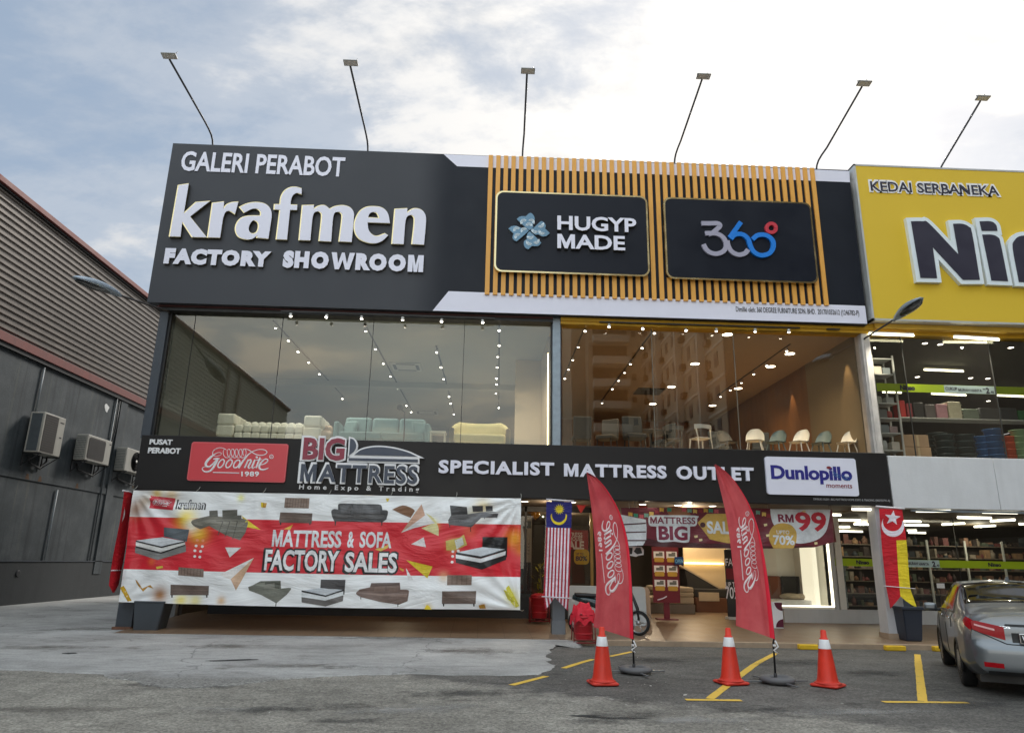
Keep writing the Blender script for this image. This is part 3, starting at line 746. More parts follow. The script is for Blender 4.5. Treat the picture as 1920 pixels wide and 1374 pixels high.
panes([XR+.2, gx(1640, 1050, SF), gx(1800, 1050, SF), XE-.3], GLG, LOWZ+.02, 3.08, SF+.06, V)
m = MB(WHITEP); m.box(XR+.02, XR+.2, SF+.0, SF+.2, LOWZ, 3.1); m.build('door_frame', V)

# ------------------------------------------------------------------ neighbouring warehouse on the left
W = thing('warehouse', 'dark grey rendered warehouse with ribbed metal cladding above red trim', 'warehouse', (-20, 10, 0))
def mat_render():
    m, t, b = newmat('dark_render')
    tc = t.n('ShaderNodeTexCoord'); o = tc.outputs['Object']
    n = t.noise(o, .8, 7, .62); f = t.noise(o, 18, 4, .6)
    a = t.ramp(n.outputs[0], [(.28, (.024, .031, .035)), (.5, (.046, .056, .062)), (.74, (.092, .102, .107))])
    mp = t.n('ShaderNodeMapping'); mp.inputs['Scale'].default_value = (1, 1.5, .07); t.l(o, mp.inputs[0])
    st = t.noise(mp.outputs[0], 2.3, 6, .6)
    s1 = t.ramp(st.outputs[0], [(.30, (.45, .47, .5)), (.44, (1, 1, 1)), (.58, (1, 1, 1)), (.70, (1.55, 1.4, 1.15))])
    ff = t.ramp(f.outputs[0], [(.3, (.88,)*3), (.7, (1.1,)*3)])
    t.l(t.mix(1, t.mix(1, a.outputs[0], s1.outputs[0], 'MULTIPLY'), ff.outputs[0], 'MULTIPLY'), b.inputs['Base Color'])
    b.inputs['Roughness'].default_value = .75
    bp = t.n('ShaderNodeBump', i_Strength=.25, i_Distance=.02); t.l(f.outputs[0], bp.inputs['Height']); t.l(bp.outputs[0], b.inputs['Normal'])
    return m
RENDER = mat_render()
WX, WY0, WY1 = -15.0, -19.0, 46.0
m = MB(RENDER); m.box(-45, WX, WY0, WY1, 1.38, 7.9); m.use(M('dark_base_render', (.024, .028, .030, 1), .7, .2, 1.5, .2, 20, stain=.2)); m.box(-45, WX+.03, WY0, WY1, -.1, 1.36)
m.use(DARKST); m.box(-45, WX+.06, WY0, WY1, 1.36, 1.39)
m.use(RENDER); m.box(WX, WX+.035, WY0, WY1, 3.95, 4.18)
for y in (29.35,): m.box(WX, WX+.06, y, y+.55, .9, 7.85)
m.build('wall', W)
CLAD = M('ribbed_cladding', rgb(112, 104, 97), .42, .14, 1.2, metal=.2, spec=.5, stain=.22)
m = MB(CLAD)
nr = 20; z0, z1 = 8.22, 12.42; h = (z1-z0)/nr
prof = []
for i in range(nr):
    z = z0+i*h; prof += [(0, z), (0, z+h*.52), (.055, z+h*.60), (.055, z+h*.86), (0, z+h*.94)]
prof.append((0, z1))
CLAD2 = M('cladding_brightened', rgb(206, 212, 206), .4, .06, 1.2, metal=.1)  # front cladding coloured paler to brighten its reflection in the glass
ys = [12.0, WY1]
g_ = [[m._v((WX-.02+d, y, z)) for d, z in prof] for y in ys]
for i in range(len(prof)-1): m.face([g_[0][i], g_[1][i], g_[1][i+1], g_[0][i+1]])
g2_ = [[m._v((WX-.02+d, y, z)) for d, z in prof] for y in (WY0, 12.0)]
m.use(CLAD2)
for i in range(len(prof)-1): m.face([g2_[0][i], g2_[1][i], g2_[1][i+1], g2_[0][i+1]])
m.use(CLAD); m.box(-45, WX-.08, WY0, WY1, 7.9, 12.42)
ns = WY0+6
m.build('cladding', W)
m = MB(CLAD)
for y in (-8.0, 6.0, 20.0-26): m.box(WX+.05, WX+.12, y, y+.35, 8.3, 12.4)
m.build('cladding_joint', W)
REDT = M('red_trim', rgb(116, 58, 52), .6, .14, 1.5, stain=.2)
m = MB(REDT); m.box(WX-.05, WX+.16, WY0-.05, WY1, 7.92, 8.2, .01); m.use(BLACKST); m.box(WX-.05, WX+.10, WY0, WY1, 7.78, 7.92); m.build('eave_trim', W)
m = MB(REDT); m.box(-45, WX+.22, WY0-.05, WY1, 12.46, 12.64, .01); m.use(BLACKST); m.box(WX-.05, WX+.12, WY0, WY1, 12.40, 12.46); m.build('roof_trim', W)
PVC = M('old_pvc_pipe', rgb(128, 134, 138), .5, .12, 5)
for y, z0, z1 in ((23.95, 6.15, 7.7), (28.95, 1.4, 7.75), (26.0, 1.4, 3.8)):
    m = MB(PVC if y != 28.95 else M('grey_downpipe', rgb(88, 94, 98), .5, .1, 5)); m.tube([(WX+.05, y, z0), (WX+.05, y, z1)], .032, 8); m.build('pipe', W)
m = MB(BLACKST); m.tube([(WX+.07, 29.15, 7.7), (WX+.06, 29.2, 6.6), (WX+.07, 29.05, 6.0), (WX+.06, 29.0, 5.2)], .028, 6); m.build('cable', W)
m = MB(M('chipped_plaster', rgb(222, 222, 220), .9, .1, 8)); c = P(200, 765, 0, WX+.004); 
m.poly([(WX+.008, c.y+.16*cos(a)*(1+.3*sin(3*a)), c.z+.17*sin(a)*(1+.25*cos(2*a+1))) for a in [2*pi*k/16 for k in range(16)]]); m.build('plaster_patch', W)
m = MB(BLACKST); c = P(33, 1075, 0, WX+.03); m.lathe([(.11, 0), (.11, .02), (.09, .03)], (0, 0, 0), 14, Matrix.Translation((WX+.03, c.y, c.z)) @ Matrix.Rotation(pi/2, 4, 'Y')); m.build('vent_hole', W)
RUST = M('rust_streak', rgb(86, 62, 42), .9, .35, 5)
# ------------------------------------------------------------------ apartment tower behind the camera (mirrored in the showroom glass)
T = thing('apartment_tower', 'tall beige apartment tower with stacked balconies, mirrored in the upper showroom glass', 'building', (24, -70, 0))
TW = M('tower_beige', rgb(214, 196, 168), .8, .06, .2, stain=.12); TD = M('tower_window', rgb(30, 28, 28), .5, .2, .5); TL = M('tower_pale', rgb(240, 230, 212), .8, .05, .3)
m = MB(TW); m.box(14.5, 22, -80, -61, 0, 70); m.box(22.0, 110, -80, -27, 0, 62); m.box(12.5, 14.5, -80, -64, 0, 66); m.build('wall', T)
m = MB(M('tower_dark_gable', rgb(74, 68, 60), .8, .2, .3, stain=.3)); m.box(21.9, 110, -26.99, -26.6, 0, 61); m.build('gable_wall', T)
for k in range(20):
    z = 3+3.2*k; m = MB(TL); m.box(15.1, 20.2, -61, -59.6, z, z+1.05, .02); m.build('balcony', T)
m = MB(TD)
for k in range(20):
    z = 3+3.2*k; m.box(15.2, 20.0, -61.02, -60.96, z+1.1, z+2.9); m.box(20.7, 21.3, -61.02, -60.97, z+1.2, z+2.1)
for k in range(18):
    z = 3+3.2*k
    for j in range(11):
        y = -59+j*2.9
        m.box(21.96, 22.03, y, y+1.1, z+.9, z+2.3)
        if j % 3 == 0: m.box(21.5, 22.0, y+1.3, y+2.2, z+.2, z+.8)
        if j % 4 == 1: m.box(21.95, 22.02, y+1.4, y+1.9, z+1.2, z+2.0)
o = m.build('window', T); o['kind'] = 'stuff'
m = MB(TL)
for k in range(18): m.box(21.9, 22.0, -61, -27, 2.6+3.2*k, 2.85+3.2*k)
for y in (-50, -41, -33): m.box(21.2, 22.0, y, y+.5, 0, 62)
m.build('ledge', T)
# ------------------------------------------------------------------ big fascia sign of the showroom
S1Y = 17.05
LAV = M('white_acrylic', rgb(226, 226, 240), .45, .03, 2)
WHT = M('white_sign_face', rgb(236, 236, 238), .5, .03, 2)
GOLD = M('gold_metal', rgb(196, 180, 138), .24, .08, 3, metal=1.0)
PRINT = M('sign_vinyl', attr='Col', rough=.5, spec=.22, var=.06, scale=1.5, bump=.3, bscale=1.3)
NAVY = M('navy_panel', rgb(24, 28, 38), .4, .04, 1.5, spec=.2)
SLAT = M('orange_slat', rgb(226, 164, 74), .5, .07, 3)
BLK = M('sign_black', rgb(38, 38, 40), .42, .05, 2)
def setcol(o, fn):
    me = o.data; ca = me.color_attributes.new('Col', 'FLOAT_COLOR', 'CORNER')
    for p in me.polygons:
        for li in p.loop_indices: ca.data[li].color = fn(me.vertices[me.loops[li].vertex_index].co, p)
a = P(325, 268, 1, S1Y); b = P(1626, 608, 1, S1Y); c_ = P(275, 567, 1, S1Y); d_ = P(1592, 320, 1, S1Y)
X0, X1, Z0, Z1 = (a.x+c_.x)/2, (b.x+d_.x)/2, (b.z+c_.z)/2, (a.z+d_.z)/2
S1 = thing('fascia_sign', 'huge dark grey showroom sign with raised gold-edged letters and orange slats', 'sign', ((X0+X1)/2, S1Y, Z0))
m = MB(PRINT)
gx0, gx1 = P(770, 430, 1, S1Y).x, P(845, 430, 1, S1Y).x
xs = [X0 + (gx0-X0)*i/12 for i in range(13)] + [gx0+(gx1-gx0)*i/8 for i in range(1, 9)] + [gx1+(X1-gx1)*i/14 for i in range(1, 15)]
for u, v in zip(xs, xs[1:]):
    m.poly([(u, S1Y, Z0), (v, S1Y, Z0), (v, S1Y, Z1), (u, S1Y, Z1)])
for q in ([(X0, S1Y, Z0), (X0, S1Y+.25, Z0), (X0, S1Y+.25, Z1), (X0, S1Y, Z1)], [(X1, S1Y, Z0), (X1, S1Y+.25, Z0), (X1, S1Y+.25, Z1), (X1, S1Y, Z1)],
          [(X0, S1Y, Z0), (X1, S1Y, Z0), (X1, S1Y+.25, Z0), (X0, S1Y+.25, Z0)], [(X0, S1Y, Z1), (X1, S1Y, Z1), (X1, S1Y+.25, Z1), (X0, S1Y+.25, Z1)],
          [(X0, S1Y+.25, Z0), (X1, S1Y+.25, Z0), (X1, S1Y+.25, Z1), (X0, S1Y+.25, Z1)]): m.poly(q)
o = m.build('panel', S1)
GREYC, NAVC = Vector(rgb(66, 68, 73)), Vector(rgb(25, 29, 38))
def s1col(co, p):
    t = min(1, max(0, (co.x-gx0)/(gx1-gx0))); t = t*t*(3-2*t); q = GREYC.lerp(NAVC, t); return tuple(q)
setcol(o, s1col)
m = MB(LAV)
flat(m, px_loop([(832, 289.5), (857, 312), (1594, 342), (1592, 321)], S1Y-.004), S1Y-.004, LAV)
flat(m, px_loop([(841, 546), (811, 582.5), (1626, 607), (1622, 573.5)], S1Y-.004), S1Y-.004, LAV)
m.build('white_trim', S1)
# slats in front of the panel
m = MB(SLAT)
sx0 = (P(916, 292, 1, S1Y-.05).x+P(909.5, 549, 1, S1Y-.05).x)/2; sx1 = (P(1529, 318, 1, S1Y-.05).x+P(1552, 573, 1, S1Y-.05).x)/2
NS = 44; pit = (sx1-sx0)/(NS-.45); zt, zb = Z1-.005, P(1200, 561, 1, S1Y-.05).z
for i in range(NS):
    x = sx0+i*pit; m.box(x, x+pit*.56, S1Y-.05, S1Y-.004, zb, zt)
m.build('slat_screen', S1)
def rrect(x0, x1, z0, z1, r, n=6):
    pts = []
    for cx, cz, a0 in ((x1-r, z1-r, 0), (x0+r, z1-r, pi/2), (x0+r, z0+r, pi), (x1-r, z0+r, 3*pi/2)):
        for k in range(n+1): a = a0+pi/2*k/n; pts.append((cx+r*cos(a), cz+r*sin(a)))
    return pts
def boxpanel(q, yf):
    pp = [P(x, y, 1, yf) for x, y in q]
    return (pp[0].x+pp[3].x)/2, (pp[1].x+pp[2].x)/2, (pp[2].z+pp[3].z)/2, (pp[0].z+pp[1].z)/2
BPY = S1Y-.17
mpY = lambda Y: (lambda u, v, d: Vector((u, Y-d, v)))
for q in ([(930, 358), (1213, 368), (1219, 519), (926, 509)], [(1244, 370), (1522, 380), (1533, 531), (1249, 523)]):
    x0, x1, z0, z1 = boxpanel(q, BPY)
    m = MB(GOLD); m.prism(rrect(x0, x1, z0, z1, .2), 0, .125, mpY(S1Y-.052))
    m.use(NAVY); m.prism(rrect(x0+.045, x1-.045, z0+.045, z1-.045, .17), .122, .132, mpY(S1Y-.052))
    m.build('logo_box', S1)
LB = S1Y-.052-.132-.002
m = MB(LAV)
sign_text(m, 'HUGYP', (1044.6, 432.5), (1192, 411), LB-.05, LAV, .028, .05, GOLD); m.build('lettering', S1); m = MB(LAV)
sign_text(m, 'MADE', (1044.6, 466.7), (1171, 444.5), LB-.05, LAV, .028, .05, GOLD)
m.build('lettering', S1)
# clover emblem
PETAL = M('steel_blue', rgb(92, 122, 142), .3, .1, 6, metal=.5); SILV = M('polished_silver', rgb(196, 204, 206), .25, .08, 6, metal=.8)
def z940(pts): return px_loop(pts, LB-.05, 940, 390, 15.27)
m = MB(PETAL)
for lp in ([(700, 570), (440, 325), (520, 260, 1), (620, 240, 1), (700, 245), (800, 155), (860, 155, 1), (930, 230, 1), (955, 320, 1), (930, 400, 1), (900, 450), (915, 540), (880, 600), (805, 640)],
           [(925, 575), (1110, 400), (1160, 385, 1), (1230, 430, 1), (1270, 520, 1), (1250, 590), (1385, 725), (1290, 810), (1170, 820, 1), (1060, 760), (980, 770, 1), (910, 730), (835, 650)],
           [(910, 760), (1145, 1000), (1070, 1080, 1), (980, 1100, 1), (880, 1090), (770, 1190), (700, 1150, 1), (650, 1080, 1), (650, 960, 1), (730, 900), (720, 820), (760, 720), (808, 672)],
           [(655, 780), (440, 960), (370, 930, 1), (320, 850, 1), (350, 740), (200, 600), (280, 530), (400, 515, 1), (490, 545, 1), (560, 580), (650, 570), (720, 600), (790, 650)]):
    flat(m, smooth_loop(z940(lp)), LB-.03, PETAL, .03, SILV)
m.use(SILV)
for cx, cy, a0 in ((795, 520, pi), (640, 420, pi*.8), (860, 420, pi*1.2), (1130, 480, -.6), (960, 640, .4), (1160, 680, .5), (830, 810, 0), (1000, 940, -.5), (800, 980, .5), (650, 660, 2.6), (440, 640, 2.7), (470, 830, 2.4)):
    for r in (34, 62, 88):
        pts = z940([(cx+r*cos(a0+pi*k/6), cy+r*sin(a0+pi*k/6)) for k in range(7)])
        stroke(m, pts, .016, lambda u, v, d: Vector((u, LB-.061-d, v)), .004, 2)
m.build('emblem', S1)
# 360 degree logo
GREY3 = M('lilac_grey_acrylic', rgb(160, 158, 176), .4, .04, 3); BLU = M('bright_blue_acrylic', rgb(22, 122, 214), .4, .04, 3); REDA = M('red_acrylic', rgb(196, 58, 72), .4, .05, 3)
m = MB(GREY3)
def z360(pts): return px_loop(pts, LB-.04, 1290, 390, 10.105)
W9 = (z360([(345, 400)])[0][0]-z360([(255, 400)])[0][0])
for i, (pts, mt) in enumerate([
    ([(255, 293), (420, 293), (555, 293), (605, 325), (590, 365), (520, 425), (455, 478), (385, 500)], GREY3),
    ([(325, 482), (450, 480), (560, 495), (655, 550), (712, 640), (722, 730), (690, 800), (620, 850), (520, 870), (420, 845), (345, 785), (292, 690)], GREY3),
    ([(742, 620), (765, 730), (830, 830), (950, 888), (1075, 862), (1138, 790)], GREY3),
    ([(1000, 272), (900, 410), (788, 565)], BLU),
    ([(810, 590), (870, 520), (960, 497), (1060, 520), (1140, 600), (1180, 720), (1240, 830), (1340, 893), (1430, 900), (1540, 860), (1608, 760), (1608, 640), (1540, 555), (1430, 512), (1310, 525), (1218, 600)], BLU),
    ([(1575+88*cos(2*pi*k/14), 385+84*sin(2*pi*k/14)) for k in range(15)], REDA)]):
    m.use(mt); stroke(m, z360(pts), W9*(1 if mt is not REDA else .78), lambda u, v, d: Vector((u, LB-d, v)), .05+.003*i, 4, True)
m.build('logo', S1)
# krafmen, raised letters traced as outlines on the sign plane
KY = S1Y-.10
def z3(pts): return smooth_loop(px_loop(pts, KY, 260, 260, 3.2), 4)
KR = {
 'k': [[(240, 281), (300, 272), (270, 452), (345, 383), (425, 377), (308, 468), (408, 592), (322, 590), (262, 497), (250, 588), (187, 586)]],
 'r': [[(445, 388), (512, 380), (508, 424), (530, 397, 1), (562, 384, 1), (598, 381), (578, 452), (548, 434, 1), (522, 440, 1), (506, 475), (488, 594), (416, 592)]],
 'a': [[(608, 412), (650, 392, 1), (705, 383, 1), (755, 391, 1), (786, 415, 1), (798, 450, 1), (795, 490, 1), (778, 600), (711, 594), (714, 578), (680, 602, 1), (640, 603, 1), (600, 587, 1), (583, 550, 1), (590, 510, 1), (617, 478, 1), (660, 465, 1), (733, 464), (733, 440, 1), (712, 421, 1), (680, 422, 1), (635, 444)], [(690, 490, 1), (715, 502, 1), (721, 530, 1), (711, 560, 1), (688, 572, 1), (667, 562, 1), (660, 538, 1), (670, 508, 1)]],
 'f': [[(978, 300), (978, 333), (950, 326, 1), (926, 340, 1), (914, 368, 1), (911, 398), (952, 399), (950, 428), (908, 428), (890, 606), (828, 603), (850, 427), (815, 424), (817, 396), (850, 396), (856, 352, 1), (874, 318, 1), (904, 297, 1), (940, 291, 1)]],
 'm': [[(985, 402), (1052, 400), (1051, 424), (1082, 405, 1), (1118, 402, 1), (1148, 424), (1180, 408, 1), (1230, 402, 1), (1272, 416, 1), (1291, 446, 1), (1290, 490, 1), (1278, 620), (1205, 616), (1222, 480, 1), (1215, 446, 1), (1192, 440, 1), (1168, 465, 1), (1155, 617), (1085, 613), (1100, 475, 1), (1094, 444, 1), (1070, 437, 1), (1045, 465, 1), (1030, 610), (965, 608)]],
 'e': [[(1410, 408, 1), (1462, 416, 1), (1495, 448, 1), (1508, 507), (1373, 502), (1380, 548, 1), (1402, 576, 1), (1434, 586, 1), (1480, 570), (1496, 581), (1462, 613, 1), (1418, 628, 1), (1362, 619, 1), (1318, 593, 1), (1297, 545, 1), (1302, 490, 1), (1327, 440, 1), (1364, 414, 1)], [(1408, 440, 1), (1432, 448, 1), (1446, 479), (1376, 474), (1386, 450, 1)]],
 'n': [[(1540, 424), (1612, 420), (1611, 446), (1648, 422, 1), (1688, 424, 1), (1716, 448, 1), (1724, 495, 1), (1712, 636), (1642, 632), (1656, 500, 1), (1648, 464, 1), (1624, 460, 1), (1602, 490, 1), (1590, 633), (1522, 630)]],
}
m = MB(LAV)
for loops in KR.values():
    zz = [z3(l) for l in loops]; flat(m, [[(u-.018, v+.006) for u, v in l] for l in zz], S1Y-.046, GOLD, .044, GOLD, offset=.014); flat(m, zz, KY+.004, LAV, .005, LAV)
m.build('lettering', S1)
m = MB(LAV)
sign_text(m, 'GALERI PERABOT', (337.5, 320.5), (648, 295.5), S1Y-.012, LAV, .022, .008, LAV)
m.build('lettering', S1)
m = MB(LAV)
sign_text(m, 'FACTORY', (307, 495.5), (510, 472.5), S1Y-.04, LAV, .08, .035, GOLD, space=1.2); m.build('lettering', S1); m = MB(LAV)
sign_text(m, 'SHOWROOM', (529.5, 503), (795, 479.5), S1Y-.04, LAV, .08, .035, GOLD, space=1.2)
m.build('lettering', S1)
m = MB(BLK)
sign_text(m, 'Dimiliki oleh: 360 DEGREE FURNITURE SDN. BHD.  201701032612 (1246782-P)', (1380.4, 587), (1610, 582), S1Y-.010, BLK, .0, .004)
m.build('lettering', S1)

# ------------------------------------------------------------------ yellow sign of the variety store
YSY = 16.92
YEL = M('yellow_sign_face', rgb(218, 184, 48), .5, .05, 60, .15, 90)
INK = M('ink_navy', rgb(44, 42, 58), .45, .05, 3)
PALEB = M('pale_blue_white', rgb(222, 232, 236), .45, .03, 3)
a = P(1600, 308, 1, YSY); c_ = P(1636, 600, 1, YSY)
YX0, YZ0, YZ1 = (a.x+c_.x)/2, c_.z, a.z
S3 = thing('store_sign', 'bright yellow shop sign with thick black letters outlined in white', 'sign', (YX0+7, YSY, YZ0))
m = MB(YEL); m.box(YX0+.05, YX0+14.5, YSY, YSY+.3, YZ0+.05, YZ1-.05)
m.use(M('aluminium_trim', rgb(206, 208, 206), .35, .06, 3, metal=.4))
m.box(YX0, YX0+.05, YSY-.01, YSY+.3, YZ0, YZ1); m.box(YX0, YX0+14.55, YSY-.01, YSY+.3, YZ1-.05, YZ1); m.box(YX0, YX0+14.55, YSY-.01, YSY+.3, YZ0, YZ0+.05)
m.build('panel', S3)
m = MB(BLACKST)
for k in range(9): m.tube([(YX0-.2, YSY+.32, YZ0+.25+k*.5), (YX0+.4, YSY+.32, YZ0+.25+k*.5)], .02, 6)
m.tube([(YX0-.12, YSY+.36, YZ0-.1), (YX0-.12, YSY+.36, YZ1-.2)], .03, 6); m.build('frame', S3)
m = MB(WHT)
sign_text(m, 'KEDAI SERBANEKA', (1633.5, 358), (1870.5, 349), YSY-.012, WHT, .075, .008, WHT, grow=.05)
sign_text(m, 'KEDAI SERBANEKA', (1633.5, 358), (1870.5, 349), YSY-.026, INK, .012, .004, INK)
m.build('lettering', S3)
NY = YSY-.14
def z6n(pts): return smooth_loop(px_loop(pts, NY, 1580, 290, 3.926), 4)
NIN = [[(505, 490), (590, 490, 1), (642, 510, 1), (855, 735), (815, 508), (880, 508, 1), (930, 530, 1), (955, 580, 1), (1012, 920), (888, 920), (665, 680), (697, 908), (575, 905)],
       [(1030, 588), (1100, 588, 1), (1145, 608, 1), (1165, 655, 1), (1220, 930), (1098, 925)], [(1010, 490), (1090, 490, 1), (1130, 515, 1), (1142, 560), (1026, 560)],
       [(1300, 936), (1255, 690, 1), (1268, 630, 1), (1320, 596, 1), (1470, 598, 1), (1540, 640, 1), (1562, 710, 1), (1606, 952), (1482, 948), (1442, 722), (1380, 718), (1418, 942)]]
for k, lp in enumerate(NIN): m = MB(PALEB); flat(m, z6n(lp), YSY-.06-.001*k, PALEB, .058, PALEB, offset=.115); flat(m, z6n(lp), YSY-.128, INK, .005, INK); m.build('lettering', S3)
m = MB(PALEB); sign_text(m, 'so', (2040, 545), (2290, 462), YSY-.06, PALEB, .05, .058, PALEB, grow=.10); sign_text(m, 'so', (2040, 545), (2290, 462), YSY-.128, INK, .02, .005, INK)
m.build('lettering', S3)

# ------------------------------------------------------------------ long black sign over the walkway
S2Y = 17.1
a, b, c_, d_ = P(266, 815, 1, S2Y), P(1675, 949, 1, S2Y), P(250, 918, 1, S2Y), P(1661, 849, 1, S2Y)
X0, X1, Z0, Z1 = (a.x+c_.x)/2, (b.x+d_.x)/2, (b.z+c_.z)/2, (a.z+d_.z)/2
S2 = thing('walkway_sign', 'long black sign band with mattress shop lettering above the walkway', 'sign', ((X0+X1)/2, S2Y, Z0))
SBAND = M('charcoal_sign_face', rgb(38, 36, 36), .45, .05, 1.2, .08, 2.2, spec=.22)
m = MB(SBAND); m.box(X0, X1, S2Y, S2Y+.28, Z0, Z1, .012); m.build('panel', S2)
REDP = M('red_sign_panel', rgb(208, 64, 72), .4, .05, 2)
def z340(pts, Y=S2Y-.05): return px_loop(pts, Y, 340, 820, 8.727)
q = z340([(175, 70), (1758, 105), (1690, 740), (85, 700)])
gx0_, gx1_, gz0_, gz1_ = (q[0][0]+q[3][0])/2, (q[1][0]+q[2][0])/2, (q[2][1]+q[3][1])/2, (q[0][1]+q[1][1])/2
m = MB(M('red_sign_rim', rgb(214, 92, 98), .4, .05, 2)); m.prism(rrect(gx0_, gx1_, gz0_, gz1_, .06), 0, .05, mpY(S2Y-.001))
m.use(REDP); m.prism(rrect(gx0_+.025, gx1_-.025, gz0_+.025, gz1_-.025, .05), .045, .056, mpY(S2Y-.001)); m.build('logo_panel', S2)
# the script logo, stored in sign-plane units so the flags can reuse it
GS = []   # strokes in the logo's own drawing units
def GG(pts, w): GS.append((pts, w))
GG([(740, 205), (700, 182), (640, 170), (580, 182), (530, 215), (513, 255), (525, 290), (560, 308), (605, 303), (645, 285), (658, 262), (632, 247), (585, 254), (540, 280), (490, 318), (440, 368), (405, 418), (402, 455), (425, 478), (462, 478), (500, 450), (545, 405), (590, 350)],
   [9, 10, 11, 12, 14, 15, 12, 10, 9, 9, 10, 10, 11, 18, 34, 40, 40, 38, 30, 26, 24, 24, 30])
GG([(596, 352), (565, 420), (525, 490), (475, 545), (420, 563), (370, 553), (345, 520), (358, 490), (395, 478), (440, 478)], [36, 36, 34, 30, 26, 20, 16, 14, 12, 10])
GG([(525, 352), (580, 350), (632, 346)], [14, 30, 14])
pts = []
for k in range(0, 5*12+5):
    t = 2*pi*k/12; pts.append((715+64*k/12 - 42*sin(t)*1.0 + (0), 262-72*cos(t)))
GG(pts, 11)
GG([(1005, 195), (1050, 188), (1105, 205), (1155, 238), (1215, 275), (1290, 292), (1360, 283), (1402, 245), (1380, 212), (1320, 197), (1250, 202), (1185, 222), (1120, 262), (1060, 322), (1008, 392), (965, 458), (940, 500)], [10, 11, 13, 15, 15, 16, 16, 15, 14, 13, 12, 13, 18, 26, 30, 30, 26])
def oval(cx, cy, rx, ry, w, sl=.42):
    GG([(cx+rx*cos(t)+(-(ry*sin(t)))*sl, cy+ry*sin(t)) for t in [2*pi*k/14 for k in range(16)]], w)
oval(652, 428, 44, 66, 22); oval(782, 430, 44, 66, 22); oval(908, 434, 44, 64, 22)
GG([(1098, 360), (1070, 425), (1036, 498)], [20, 26, 24]); GG([(1052, 445), (1090, 388), (1130, 364), (1144, 386), (1116, 440), (1096, 486), (1110, 505), (1140, 484)], [12, 16, 22, 26, 28, 26, 18, 12])
GG([(1206, 362), (1180, 430), (1158, 480), (1172, 506), (1206, 480)], [24, 30, 28, 20, 12]); oval(1236, 324, 9, 9, 20, 0)
GG([(1290, 325), (1255, 420), (1222, 500)], [24, 30, 28]); GG([(1215, 372), (1270, 366), (1325, 362)], [10, 20, 10])
GG([(1275, 452), (1340, 440), (1400, 405), (1415, 370), (1385, 352), (1335, 380), (1295, 430), (1275, 485), (1300, 522), (1350, 528), (1400, 512), (1428, 495)], [12, 15, 20, 20, 18, 24, 30, 32, 28, 24, 18, 10])
GG([(1475+30*cos(2*pi*k/14), 315+30*sin(2*pi*k/14)) for k in range(16)], 12)
GG([(520, 573), (735, 577), (950, 582)], 16)
def goodnite(mb, mz, year_mat, h=.012, n=3):
    """script logo; mz(u, v, d) maps drawing units (v down) to the surface"""
    for pts, w in GS: stroke(mb, pts, w, mz, h, n)
    for s_, x0, y0, x1, y1 in (('1989', 985, 638, 1275, 555), ('R', 1464, 328, 1487, 302)):
        raw = text_raw(s_, .03 if s_ == '1989' else .01, 0, 1.1); fm = fit_map(raw, x0, y0, x1, y1, 0)
        put_raw(mb, raw, lambda x, y, z: mz(fm(x, y, z).x, fm(x, y, z).z, h*.7), year_mat)
def mz_sign(u, v, d):
    q = P(340+u/8.727, 820+v/8.727, 1, S2Y-.05); return Vector((q.x, S2Y-.058-d, q.z))
m = MB(WHT); goodnite(m, mz_sign, WHT); m.build('lettering', S2)
m = MB(WHT)
sign_text(m, 'PUSAT', (280, 833), (324, 824), S2Y-.012, WHT, .04, .01, WHT); m.build('lettering', S2); m = MB(WHT)
sign_text(m, 'PERABOT', (277, 849.5), (339.5, 840), S2Y-.012, WHT, .04, .01, WHT)
m.build('lettering', S2)
MAR = M('maroon_letter', rgb(138, 36, 60), .4, .06, 4); SLATE = M('slate_letter', rgb(52, 62, 80), .4, .05, 4)
def z550(pts, Y=S2Y-.08): return smooth_loop(px_loop(pts, Y, 550, 810, 7.68), 5)
m = MB(WHT)
sign_text(m, 'BIG', (566.5, 861.5), (648, 821.5), S2Y-.05, WHT, .07, .045, WHT, grow=.045)
sign_text(m, 'BIG', (566.5, 861.5), (648, 821.5), S2Y-.103, MAR, .035, .006, MAR); m.build('lettering', S2); m = MB(WHT)
sign_text(m, 'MATTRESS', (562, 902.5), (784, 874), S2Y-.05, WHT, .055, .045, WHT, grow=.045, space=1.12)
sign_text(m, 'MATTRESS', (562, 902.5), (784, 874), S2Y-.103, SLATE, .025, .006, SLATE, space=1.12); m.build('lettering', S2); m = MB(WHT)
for lp in ([(822, 92), (870, 110, 1), (903, 165, 1), (905, 220, 1), (875, 280, 1), (805, 335)], [(880, 330), (970, 262, 1), (1100, 226, 1), (1250, 216, 1), (1450, 238, 1), (1650, 292, 1), (1785, 352)], [(800, 372), (1795, 394), (1795, 436), (797, 412)]):
    flat(m, z550(lp), S2Y-.05, WHT, .045, WHT, offset=.035); flat(m, z550(lp), S2Y-.103, SLATE, .006, SLATE)
m.build('emblem', S2); m = MB(WHT)
sign_text(m, 'Home Expo & Trading', (560.5, 919.5), (786, 912.5), S2Y-.02, WHT, .018, .012, WHT, space=1.75)
m.build('lettering', S2)
for s_, p0, p1 in (('SPECIALIST', (822, 887), (1039, 867)), ('MATTRESS', (1057.5, 893), (1249, 873)), ('OUTLET', (1268.5, 898.5), (1412, 876.5))):
    m = MB(LAV); sign_text(m, s_, p0, p1, S2Y-.03, LAV, .04, .028, LAV, space=1.12); m.build('lettering', S2)
q = px_loop([(32, 45), (1330, 70), (1395, 610), (70, 590)], S2Y-.06, 1430, 850, 7.68)
dx0, dx1, dz0, dz1 = (q[0][0]+q[3][0])/2, (q[1][0]+q[2][0])/2, (q[2][1]+q[3][1])/2, (q[0][1]+q[1][1])/2
m = MB(LAV); m.prism(rrect(dx0, dx1, dz0, dz1, .06), 0, .06, mpY(S2Y-.001)); m.build('logo_panel', S2)
